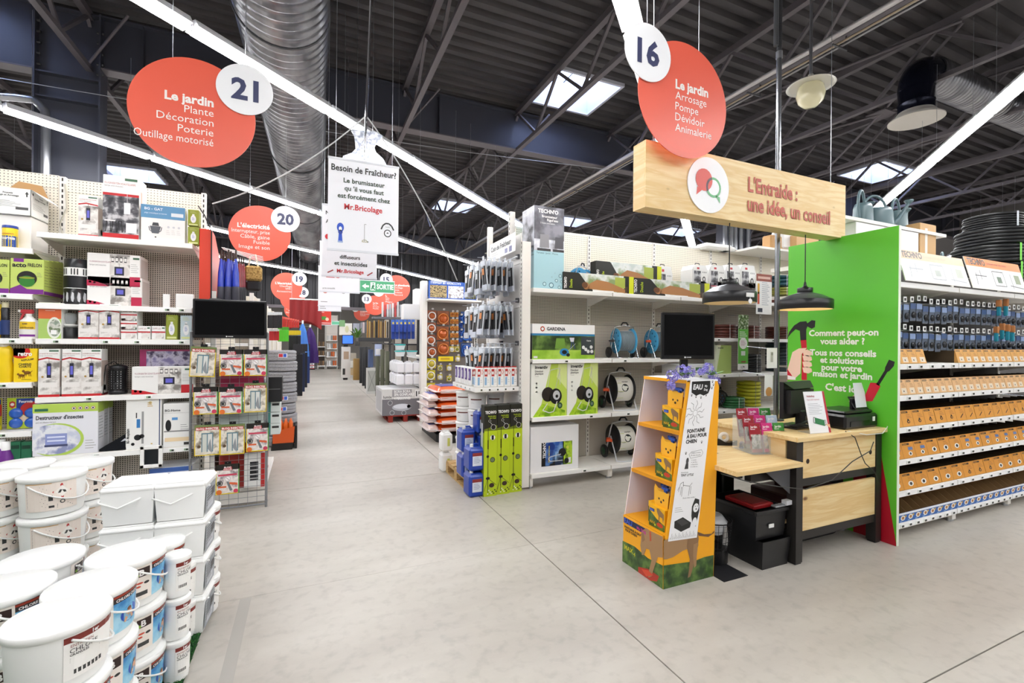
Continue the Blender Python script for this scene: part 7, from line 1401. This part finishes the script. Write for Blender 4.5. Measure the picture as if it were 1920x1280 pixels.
# ================= GREEN PANEL =================
GX=4.185; GY0=2.075; GY1=2.975; GH=2.485; GW=GY1-GY0
t=thing('information_board','tall bright green information panel standing edge-on beside the counter','panel',(0,0,0))
M().box(GX,GY0,0,GX+.025,GY1,GH,mat('5cc02e',.4)).build('board',t)
M().box(GX-.0005,GY0-.004,0,GX+.0255,GY0,GH,mat('e8f0e0',.5)).build('edge_strip',t)
p=P(GW,GH,plane((GX,GY1,0),(0,-1,0),(0,0,1)))
def pa(u,v): q=at(u,v,X=GX); return((GY1-q.y)/GW,q.z/GH)
def tr(pts,c,l=1): p.q([pa(*q) for q in pts],c,l)
for s,u,v,h in(('Comment peut-on',1578,629,.021),('vous aider ?',1578,645,.021),('Tous nos conseils',1577,667,.021),('et solutions',1577,681,.021),('pour votre',1577,695,.021),('maison et jardin',1577,708,.021),("C'est ici",1577,733,.023)):
    x,y=pa(u,v); p.text(s,x,y,h,'f4f8f0',b=2,al='c',l=3)
KK='17151a'; RD='c8102e'; SK='f6d3c0'
tr([(1477,633),(1480,622),(1489,610),(1500,603),(1512,602),(1514,606),(1522,600),(1529,601),(1528,613),(1522,616),(1514,612),(1512,617),(1512,637),(1501,638),(1500,620),(1492,617),(1484,624)],KK,2)
tr([(1501,637),(1512,636),(1513,652),(1503,654)],RD,2); tr([(1504,654),(1513,652),(1513,712),(1503,712)],RD,2)
tr([(1475,700),(1478,688),(1486,660),(1498,653),(1513,652),(1503,664),(1501,700),(1492,708)],SK,3); 
for v in(657,667,678,689): tr([(1505,v),(1514,v-2),(1522,v+2),(1523,v+8),(1516,v+11),(1507,v+9)],SK,4)
tr([(1474,688),(1484,702),(1490,712),(1474,712)],RD,4); tr([(1477,703),(1492,707),(1492,712),(1477,711)],'f4f0f0',5)
tr([(1666,675),(1679,676),(1680,683),(1671,693),(1664,696),(1650,722),(1645,720),(1659,692),(1660,686)],KK,2) if 0 else tr([(1667,674),(1678,678),(1676,686),(1668,695),(1664,697),(1648,723),(1643,720),(1659,694),(1660,688)],KK,2)
tr([(1632,717),(1646,718),(1651,724),(1636,752),(1618,752)],RD,2); tr([(1592,752),(1600,741),(1612,738),(1622,745),(1620,764),(1598,764)],SK,3)
tr([(1648,850),(1652,850),(1681,1022),(1681,1030),(1600,1030),(1600,850)],'b01026',2)
p.build('print',t)
# ================= DISPLAY STAND =================
t=thing('cardboard_display','yellow and white cardboard display of dog fountains with blue flowers','display stand',(0,0,0))
YE='f2a90c'; YM=mat(YE,.5); WI=mat('e9e5f2',.55); DY0=2.287;DY1=2.70
SIL=[(2.07,0),(2.50,0),(2.535,1.27),(2.52,1.305),(2.255,1.315),(2.085,.335)]
M().ext([(x,DY0,z) for x,z in SIL],(0,.006,0),YM).build('near_side_panel',t)
M().ext([(x,DY1-.006,z) for x,z in SIL],(0,.006,0),WI).build('far_side_panel',t)
M().ext([(x,DY1,z) for x,z in SIL],(0,.002,0),YM).build('far_outer_face',t)
M().add([(2.49,DY0,0),(2.49,DY1,0),(2.52,DY1,1.3),(2.52,DY0,1.3),(2.496,DY0,0),(2.496,DY1,0),(2.526,DY1,1.3),(2.526,DY0,1.3)],[(0,1,2,3),(7,6,5,4)],WI).build('back_panel',t)
M().box(2.07,DY0+.006,0,2.076,DY1-.006,.335,YM).build('base_front',t)
fx=lambda z:2.085+(z-.335)*(2.255-2.085)/.98
LEV=(.335,.658,.985)
for z in LEV:
    m=M().box(fx(z),DY0+.006,z-.008,2.5,DY1-.006,z,YM); m.box(fx(z)-.004,DY0+.006,z-.022,fx(z),DY1-.006,z,mat('d8900a',.5)); m.build('shelf',t)
M().box(2.25,DY0,1.305,2.525,DY1,1.316,mat('f4f4f6',.5)).box(2.245,DY0,1.295,2.252,DY1,1.316,YM).build('top_board',t)
GR_=photo('1d3a14','3a5a22','5a7a34',14)
# side print: grass and dog legs
p=P(.44,1.3,plane((2.07,DY0,0),(1,0,0),(0,0,1))); 
def sp(u,v): q=at(u,v,Y=DY0); return((q.x-2.07)/.44,q.z/1.3)
def ts(pts,c,l=1): p.q([sp(*q) for q in pts],c,l)
ts([(1241,1106),(1337,1080),(1338,1040),(1320,1044),(1300,1052),(1270,1056),(1243,1060)],GR_,1)
DG='a07c56'; DG2='8a6846'
ts([(1242,1014),(1262,1006),(1290,1002),(1308,996),(1310,1010),(1307,1028),(1296,1026),(1280,1032),(1262,1044),(1250,1048),(1242,1048)],DG,2)
ts([(1290,1002),(1309,1000),(1309,1022),(1302,1042),(1300,1060),(1294,1080),(1289,1083),(1291,1070),(1293,1048),(1287,1024)],DG2,3)
ts([(1300,1020),(1309,1016),(1306,1040),(1305,1060),(1301,1064),(1299,1040)],DG,4)
ts([(1306,996),(1320,1001),(1334,1000),(1339,994),(1338,999),(1328,1006),(1310,1004)],'6a4a30',3)
p.build('side_print',t)
# front print
p=P(DY1-DY0,.335,plane((2.07,DY1,0),(0,-1,0),(0,0,1)))
def sf(u,v): q=at(u,v,X=2.07); return((DY1-q.y)/(DY1-DY0),q.z/.335)
def tf(pts,c,l=1): p.q([sf(*q) for q in pts],c,l)
tf([(1165,1012),(1190,1024),(1215,1046),(1243,1060),(1243,1110),(1165,1055)],GR_,1)
tf([(1204,994),(1212,990),(1222,996),(1243,1006),(1243,1045),(1234,1044),(1228,1060),(1222,1080),(1216,1082),(1217,1070),(1222,1050),(1218,1030),(1212,1028),(1208,1040),(1204,1040),(1201,1022)],DG,3)
tf([(1202,1000),(1207,998),(1210,1012),(1205,1016)],DG2,4); tf([(1218,996),(1221,996),(1222,1014),(1219,1014)],'b8502a',5)
tf([(1197,1062),(1215,1066),(1236,1080),(1232,1090),(1212,1086),(1197,1072)],'b0301c',2); tf([(1203,1066),(1216,1069),(1226,1078),(1212,1080)],'d04a2c',4)
x,y=sf(1176,992); p.rect(.03,.84,.6,.12,'10204a',1); p.text('EAU',.05,.855,.1,'3a5ac8',b=2,l=6); p.text('My Dog',.38,.86,.06,'c83a9a',b=1,l=6); p.text('FONTAINE À EAU',.06,.75,.045,'1a1a1a',b=2,l=6,mw=.5); p.text('POUR CHIEN',.08,.69,.045,'1a1a1a',b=2,l=6,mw=.4); p.text('MAX',.06,.3,.09,'c8c020',b=2,l=6); p.text('4',.3,.27,.08,'c8c020',b=1,l=6)
p.build('front_print',t)
# white strip
q4=[Vector((2.104,DY0-.002,.298)),Vector((2.345,DY0-.002,.285)),Vector((2.495,DY0-.002,1.313)),Vector((2.28,DY0-.002,1.318))]
def bil(u,v): return q4[0]*(1-u)*(1-v)+q4[1]*u*(1-v)+q4[2]*u*v+q4[3]*(1-u)*v
M().add([bil(0,0),bil(1,0),bil(1,1),bil(0,1)]+[bil(*c)+Vector((0,-.002,0)) for c in((0,0),(1,0),(1,1),(0,1))],[(4,5,6,7),(0,1,5,4),(1,2,6,5),(2,3,7,6),(3,0,4,7)],mat('f5f5f7',.4)).build('white_strip',t)
SWd,SHt=.23,1.03; p=P(SWd,SHt,lambda x,y,l:bil(x/SWd,y/SHt)+Vector((0,-.0022-.0004*l,0)))
p.q([(.06,.99),(.8,.995),(.84,.95),(.78,.915),(.6,.9),(.45,.91),(.3,.9),(.1,.92)],'141414',1); p.text('EAU',.14,.94,.032,'f4f4f4',b=2); p.text('My',.6,.955,.014,'f4f4f4',b=1); p.text('Dog',.58,.932,.014,'f4f4f4',b=1)
for x,y in((.9,.985),(.95,.965),(.9,.945),(.12,.9),(.3,.89),(.5,.885),(.7,.9),(.75,.6),(.2,.535)): p.ell(x,y,.022,None,'1a1a1a',2,8); [p.ell(x+.028*cos(a_),y+.0063*sin(a_)+.004,.01,None,'1a1a1a',2,6) for a_ in(.4,1.2,1.9,2.7)]
cx,cy=.35,.79
for k in range(10):
    a_=k*2*pi/10+.2; pts=[(cx+(.11+.05*j)*cos(a_+.12*sin(j*1.6)),cy+(.11+.05*j)*.225*sin(a_+.12*sin(j*1.6))) for j in range(6)]; p.line(pts,.0022,'1a1a1a')
for k in range(16): a0=k*pi/8;a1=a0+pi/8; p.line([(cx+.09*cos(a0),cy+.02*sin(a0)),(cx+.09*cos(a1),cy+.02*sin(a1))],.0016,'1a1a1a')
for i,s in enumerate(('FONTAINE','À EAU POUR','CHIEN')): p.text(s,.14,.665-.033*i,.022,'111111',b=2,rot=.05,mw=.78)
for (a_,b_) in(((.32,.53),(.4,.545)),((.4,.545),(.78,.555)),((.78,.555),(.85,.535)),((.85,.535),(.8,.515)),((.8,.515),(.4,.505)),((.4,.505),(.32,.53))): p.line([a_,b_],.0016,'222222')
p.text("J'adapte à l'entrée",.4,.535,.008,'333333',mw=.36); p.text('du tuyau de jardin',.4,.52,.008,'333333',mw=.36)
for i,s in enumerate(('Jardins','Ani Parcs','Beaux Raus','et bien sûr...')): p.text(s,.5,.49-.014*i,.007,'333333',mw=.4); p.ell(.46,.493-.014*i,.01,None,'222222')
p.q([(.22,.44),(.36,.44),(.34,.475),(.3,.49),(.25,.475)],'3a3a3c',2); p.ell(.29,.49,.05,.02,'4a4a4c',3); p.text('Inventé par',.12,.415,.009,'555555',mw=.3); p.text('TINY LYTLE',.12,.395,.014,'1a1a1a',b=1,mw=.5)
# line dog
for pts in(((.12,.3),(.15,.35),(.25,.36),(.27,.33)),((.25,.34),(.5,.33),(.58,.35)),((.2,.33),(.2,.28)),((.24,.33),(.25,.27)),((.5,.33),(.5,.27)),((.55,.33),(.56,.28)),((.12,.33),(.08,.31))): p.line(list(pts),.0024,'1a1a1a')
p.text('Oui les chiens sautille !',.3,.255,.008,'333333',mw=.45)
p.q([(.12,.12),(.4,.14),(.72,.1),(.7,.07),(.4,.05),(.14,.08)],'1a1a1a',1); p.q([(.18,.12),(.4,.132),(.64,.1),(.4,.085)],'3a3a3a',2); p.q([(.68,.2),(.76,.25),(.92,.24),(.97,.17),(.9,.07),(.76,.1),(.7,.14)],'1a1a1a',2); p.ell(.83,.19,.1,.028,'f5f5f7',3); p.ell(.8,.2,.014,None,'1a1a1a',4); p.ell(.88,.2,.014,None,'1a1a1a',4); p.ell(.84,.182,.02,.005,'1a1a1a',4); p.ell(.84,.1,.08,.03,'f5f5f7',4)
for k in range(22): p.line([(.04+.042*k,.01),(.05+.042*k,.022+.012*((k*5)%3))],.0016,'1a1a1a')
p.lines(.08,.2,.3,3,.012,'8a8a8a',.002,1); p.build('strip_print',t)
# boxed fountains
def fountain(x,y,z,lab):
    t=thing('fountain_box',lab,'box',(x,y,z),-pi/2+.0,'dog fountain boxes'); w=.15;h=.14
    M().box(0,0,0,w,.07,h,mat('f0b412',.45)).build('carton',t); p=P(w,h,plane((0,0,0),(1,0,0),(0,0,1)))
    p.q([(0,0),(1,0),(1,.3),(.5,.45),(0,.75)],GR_,1); p.rect(.05,.72,.3,.14,'1a2a7a',2); p.text('EAU',.07,.74,.09,'6a8af0',b=2); p.ell(.7,.22,.2,.1,'c03a20',2); p.q([(.5,.95),(.62,.98),(.95,.8),(.95,.6),(.9,.4),(.86,.6),(.7,.62),(.66,.3),(.62,.3),(.62,.62),(.52,.8)],'8a6a48',3); p.text('MAX',.06,.16,.12,'c8a020',b=2); p.ell(.4,.14,.05,None,'c8d83a',3); p.build('printed_face',t)
    m=M(); m.ext([(.02,.03,h),(.14,.03,h),(.15,.03,h+.08),(.155,.03,h+.11),(.13,.03,h+.1),(.1,.03,h+.105),(.06,.03,h+.1),(.03,.03,h+.12),(.02,.03,h+.09)],(0,.004,0),mat('f3b52a',.45)); m.build('head_shaped_card',t)
    p=P(.12,.1,plane((.02,.03,h),(1,0,0),(0,0,1))); p.ell(.35,.5,.06,None,'3a2a1a'); p.ell(.7,.5,.06,None,'3a2a1a'); p.ell(.52,.32,.07,None,'3a2a1a'); p.build('face_print',t)
    M().box(.0,.045,.0,w,.06,h+.07,mat('8a1a1c',.4),.02).build('red_dish',t); M().cyl((.1,.05,h+.08),(.1,.05,h+.13),.012,mat('1f4fb0',.3),10).cyl((.07,.05,h+.12),(.13,.05,h+.12),.01,mat('1f4fb0',.3),10).build('blue_valve',t)
for i,z in enumerate(LEV):
    nm=('lowest','middle','upper')[i]
    fountain(fx(z)+.07,DY1-.17+.0,z+.001,'yellow dog fountain box, rear one on the %s display shelf'%nm); fountain(fx(z)+.03,DY0+.19,z+.001,'yellow dog fountain box, front one on the %s display shelf'%nm)
# flowers
def flowers(name,lab,pts,ns):
    t=thing(name,lab,'artificial flowers',(0,0,0),0,None); m=M(); pet=(mat('8f86d8',.6),mat('7a70c8',.6),mat('b0a8ea',.6))
    for (x,y,z,r),n in zip(pts,ns):
        for i in range(n):
            d_=Vector((random.gauss(0,1),random.gauss(0,1),random.gauss(0,1))).normalized(); c=Vector((x,y,z))+d_*r*random.uniform(.7,1); u=d_.orthogonal().normalized(); v=d_.cross(u); s_=random.uniform(.008,.014)
            for k in range(4): a_=k*pi/2+random.random()*.3; e=u*cos(a_)+v*sin(a_); f=u*-sin(a_)+v*cos(a_); m.add([c,c+e*s_+f*s_*.5+d_*.003,c+e*s_*1.5+d_*.004,c+e*s_-f*s_*.5+d_*.003],[(0,1,2,3)],pet[(i+k)%3])
    o=m.build('blossom',t); o['kind']='stuff'; m=M()
    for i in range(16):
        a_=random.random()*6.28; c=Vector((pts[0][0]*.4+pts[-1][0]*.6,pts[0][1],1.34)); e=Vector((cos(a_),sin(a_)*.6,.3)); s_=Vector((-sin(a_),cos(a_),0))*.018; m.add([c,c+e*.05+s_,c+e*.1,c+e*.05-s_],[(0,1,2,3)],mat('4a7a3a' if i%3 else '9ac88a',.5))
    m.build('leaves',t); return t
F=lambda u,v,r,Y=2.33:(at(u,v,Y=Y).x,Y,at(u,v,Y=Y).z,r)
flowers('flower_garland','blue artificial flower cluster drooping at left on top of the display',[F(1262,704,.04),F(1280,696,.045),F(1258,722,.03),F(1292,697,.04)],(34,40,22,32)); flowers('flower_garland','blue artificial flower cluster at right on top of the display',[F(1318,694,.035),F(1328,690,.035),F(1338,706,.035),F(1345,715,.02)],(28,28,28,12))
tag(M().box(2.5,2.2,0,2.72,2.4,.003,mat('16161a',.6)).build('floor_mat'),'small black square mat on floor beside the display','mat')
# ================= WHITE TUBS AT LEFT =================
GRS=noise_mat('green_turf',[(.35,'0a2c10'),(.6,'1c5022')],180,3,.9,bump=.8)
o=thing('turf_mat','dark green artificial turf mat under the white tubs','mat'); M().box(-3.0,.9,0,-.5,3.38,.012,GRS).build('backing',o)
m=M()
for i in range(5200):
    x=-.5-random.random()**1.5*.6; y=1.6+random.random()*1.78
    if random.random()<.3: x=-.5-random.random()*.05
    a_=random.random()*6.28; dx,dy=.003*cos(a_),.003*sin(a_); m.add([(x-dx,y-dy,.011),(x+dx,y+dy,.011),(x+dx*3+random.uniform(-.008,.008),y+random.uniform(-.008,.008),.026)],[(0,1,2)],mat('1f5a26' if i%2 else '357a32',.8))
b_=m.build('turf_blades',o); b_['kind']='stuff'
def chl_a(p): # chlore 1er label
    p.rect(0,0,1,1,'f4f2ee',1,8); p.rect(0,.84,.95,.14,'7a241c',2,8); p.text('1er',.36,.865,.085,'f4f4f4',b=2,l=3); p.text('ENTRETIEN',.08,.73,.06,'8a4038',mw=.6); p.text('CHLORE',.07,.6,.1,'26262a',b=0,mw=.8); p.text('GRANULÉS',.07,.53,.05,'26262a',b=1,mw=.6); p.lines(.07,.47,.6,3,.04,'9a9a9a',.01); p.rect(.12,.1,.4,.1,'333333',2,4)
    for k in range(6): p.rect(.15+.06*k,.1,.02,.1,'f4f2ee',3)
def chl_b(p): # choc label
    p.rect(.0,.0,.38,1,'efe6dd',1,4); p.rect(.38,0,.62,1,photo('2f7ab8','6ab4dc','a8d8ee',9),1,6); p.rect(.38,.8,.62,.2,'231c1c',2,6); p.rect(.38,.93,.62,.06,'9a3018',3,6); p.text('CHLORE CHOC',.42,.83,.07,'f0ecec',b=2,l=4,mw=.55); p.rect(.08,.68,.26,.26,'2a1410',2,3); p.text('B',.15,.72,.17,'f4f0ee',b=2,l=4); p.ell(.12,.74,.03,None,'8ab83a',5)
    p.ell(.7,.38,.2,.22,'1f4fb8',2,18); p.ell(.7,.38,.11,.12,photo('2f7ab8','6ab4dc','a8d8ee',9),3,16); p.ell(.68,.5,.05,.05,'7a4a30',4); p.q([(.62,.46),(.74,.46),(.8,.2),(.74,.2),(.69,.35),(.6,.18),(.56,.2)],'d8a888',4); p.ell(.16,.5,.06,.03,'c8503a',2); p.ell(.28,.48,.05,.04,'2a2a2a',2); p.ell(.14,.4,.04,.03,'c8503a',2); p.rect(.1,.12,.2,.12,'3a3a3a',2,3)
def haz(p):
    p.rect(0,0,1,1,'efe2d8',1,10); p.lines(.03,.86,.4,15,.052,'8a7a78',.02,2); p.rect(.45,.35,.08,.2,'333333',2); p.rect(.45,.1,.1,.08,'333333',2); p.q([(.7,.38),(.88,.65),(.7,.95),(.52,.65)],'b8302a',2); p.q([(.7,.45),(.83,.65),(.7,.87),(.57,.65)],'f4efe8',3); p.q([(.62,.6),(.78,.6),(.76,.68),(.66,.72)],'3a3a3a',4); p.ell(.7,.28,.05,None,'3a3a3a',2); p.ell(.7,.28,.03,None,'efe2d8',3); p.lines(.6,.18,.3,3,.05,'6a6a6a',.02); p.rect(.02,.97,.5,.02,'d8a03a',2,5)
H=.213
def stack(u,v,n,r,lab,g,draws,angs,h=H,top=None,floor=.014,jit=.004):
    z=floor+n*h; a=at(u,v,Z=z-.012)
    for i in range(n):
        k=n-1-i; nm=('top','second from top','third from top','bottom')[min(k,3)] if n>1 else 'single'
        if n==3 and k==2: nm='bottom'
        rtub('pool_tub','white tub, %s of %s'%(nm,lab),a.x+random.uniform(-jit,jit),a.y+random.uniform(-jit,jit),floor+i*h,r,h*.995,g,angs[k%len(angs)],draws[k%len(draws)],k==0 or i%2==0,Wl=r*1.5,hl=h*.66)
    return a
A=-pi/2
S1=stack(112,1150,3,.137,'the nearest stack at lower left','nearest tub stack',[chl_a,chl_b],[A+1.25,A+1.0])
S2=stack(172,1093,3,.137,'the stack just behind the nearest one','second tub stack',[chl_b],[A+1.0,A+1.25])
stack(240,1034,3,.137,'the B-marked stack behind the second one','third tub stack',[chl_b],[A+1.15,A+1.2])
stack(10,1098,3,.137,'the stack cut by the left edge near the bottom','left-edge tub stack',[chl_b],[A+.8])
stack(78,1044,3,.137,'the stack behind the left-edge one, lid seen whole','fourth tub stack',[chl_b],[A+1.9])
for (x,y,n,r,h,lab) in((-.535,2.55,3,.055,.19,'slim tubs against the B-marked stack'),(-.62,2.70,3,.085,.196,'small tubs behind the B-marked stack'),(-.61,2.89,2,.095,.2,'low tubs nearest the turf edge')):
    for i in range(n): rtub('pool_tub','white tub, %s in the column of %s'%(('bottom','middle','top')[i] if n==3 else ('lower','upper')[i],lab),x,y,.014+h*i,r,h*.99,'column of '+lab,A+.95,chl_a if 'slim' in lab or 'low' in lab else chl_b,False,Wl=r*1.5,hl=.13)
a=at(388,948,Z=.62)
for i in range(3): rtub('pool_tub','round white tub, %s in the column beside the square tubs'%('bottom','middle','top')[i],a.x-.03,a.y+.05,.014+.203*i,.09,.2,'round tubs beside the square ones',A+1.0,chl_a,True,Wl=.13,hl=.13)
stack(101,884,4,.137,'the hazard labelled stack under the fifth shelf','hazard tub stack',[haz],[A+.32,A+.48])
stack(-22,890,4,.137,'the hazard labelled stack cut by the left edge','left-edge hazard stack',[haz],[A+.95,A+.9])
stack(155,864,4,.137,'the stack behind, left of the square tubs','rear hazard stack',[haz],[A+.75,A+.7]); stack(40,868,4,.137,'the rear stack between the two hazard stacks','rear left hazard stack',[haz],[A+.6]); stack(-40,1000,3,.137,'the stack outside the left edge','outer stack',[haz],[A]) if 0 else None
def sqtub(X,Y,Z,s,h,lab,g,hd=True,rz=0):
    t=thing('square_tub',lab,'tub',(X,Y,Z),rz,g); wc=mat('f5f5f3',.3); q=s/2; b=q*.86
    M().add([(-b,-b,0),(b,-b,0),(b,b,0),(-b,b,0),(-q*.95,-q*.95,h*.84),(q*.95,-q*.95,h*.84),(q*.95,q*.95,h*.84),(-q*.95,q*.95,h*.84)],[(0,3,2,1),(0,1,5,4),(1,2,6,5),(2,3,7,6),(3,0,4,7)],wc).build('body',t)
    M().box(-q,-q,h*.8,q,q,h*.95,wc,.012).box(-q*.9,-q*.9,h*.94,q*.9,q*.9,h*.985,wc,.008).build('lid',t)
    if hd: M().tube([(-q*.98,-q*.3,h*.74),(-q*1.02,-q*.9,h*.6),(-q*.3,-q*1.06,h*.45),(q*.3,-q*1.1,h*.62),(q*.98,-q*.3,h*.74)],.005,wc,6).build('handle',t)
    p=P(s*.8,h*.7,plane((q*.9,-s*.4,h*.05),(0,1,0),(q*.06/h/.8,0,1))); p.rect(0,0,1,1,'9aa0a8',3); p.lines(.1,.85,.7,7,.1,'4a4a52',.04,4); p.rect(.2,.1,.6,.3,'c9ccd4',4); p.rect(.55,.5,.35,.3,'2a2a30',4); p.build('label',t)
for j,(u,v,lab) in enumerate(((254,900,'left'),(349,893,'right'))):
    a=at(u,v,Z=.82)
    for i in range(4): sqtub(a.x,a.y+.02,.014+.202*i,.235,.201,'square white tub, %s of the %s square stack'%(('bottom','second from bottom','third from bottom','top')[i],lab),'%s square tub stack'%lab,i in(1,3) or True,radians(-4))
for i,(u,v) in enumerate(((391,1120),(379,1148))):
    a=at(u,v,Z=.012); t=thing('tag_holder','small white price tag holder on the turf edge, %s one'%('far','near')[i],'tag holder',(a.x,a.y,.012),-.3); M().box(-.025,-.004,.0,.025,.004,.04,WHITE,.002).build('frame',t); M().box(-.013,-.005,.01,.013,-.004,.03,BLACK).build('display',t)
tag(M().box(-.355,.9,0,-.295,3.19,.0008,mat('a9a49d',.6)).build('floor_tape'),'worn grey tape strip along the floor beside the turf mat','tape')
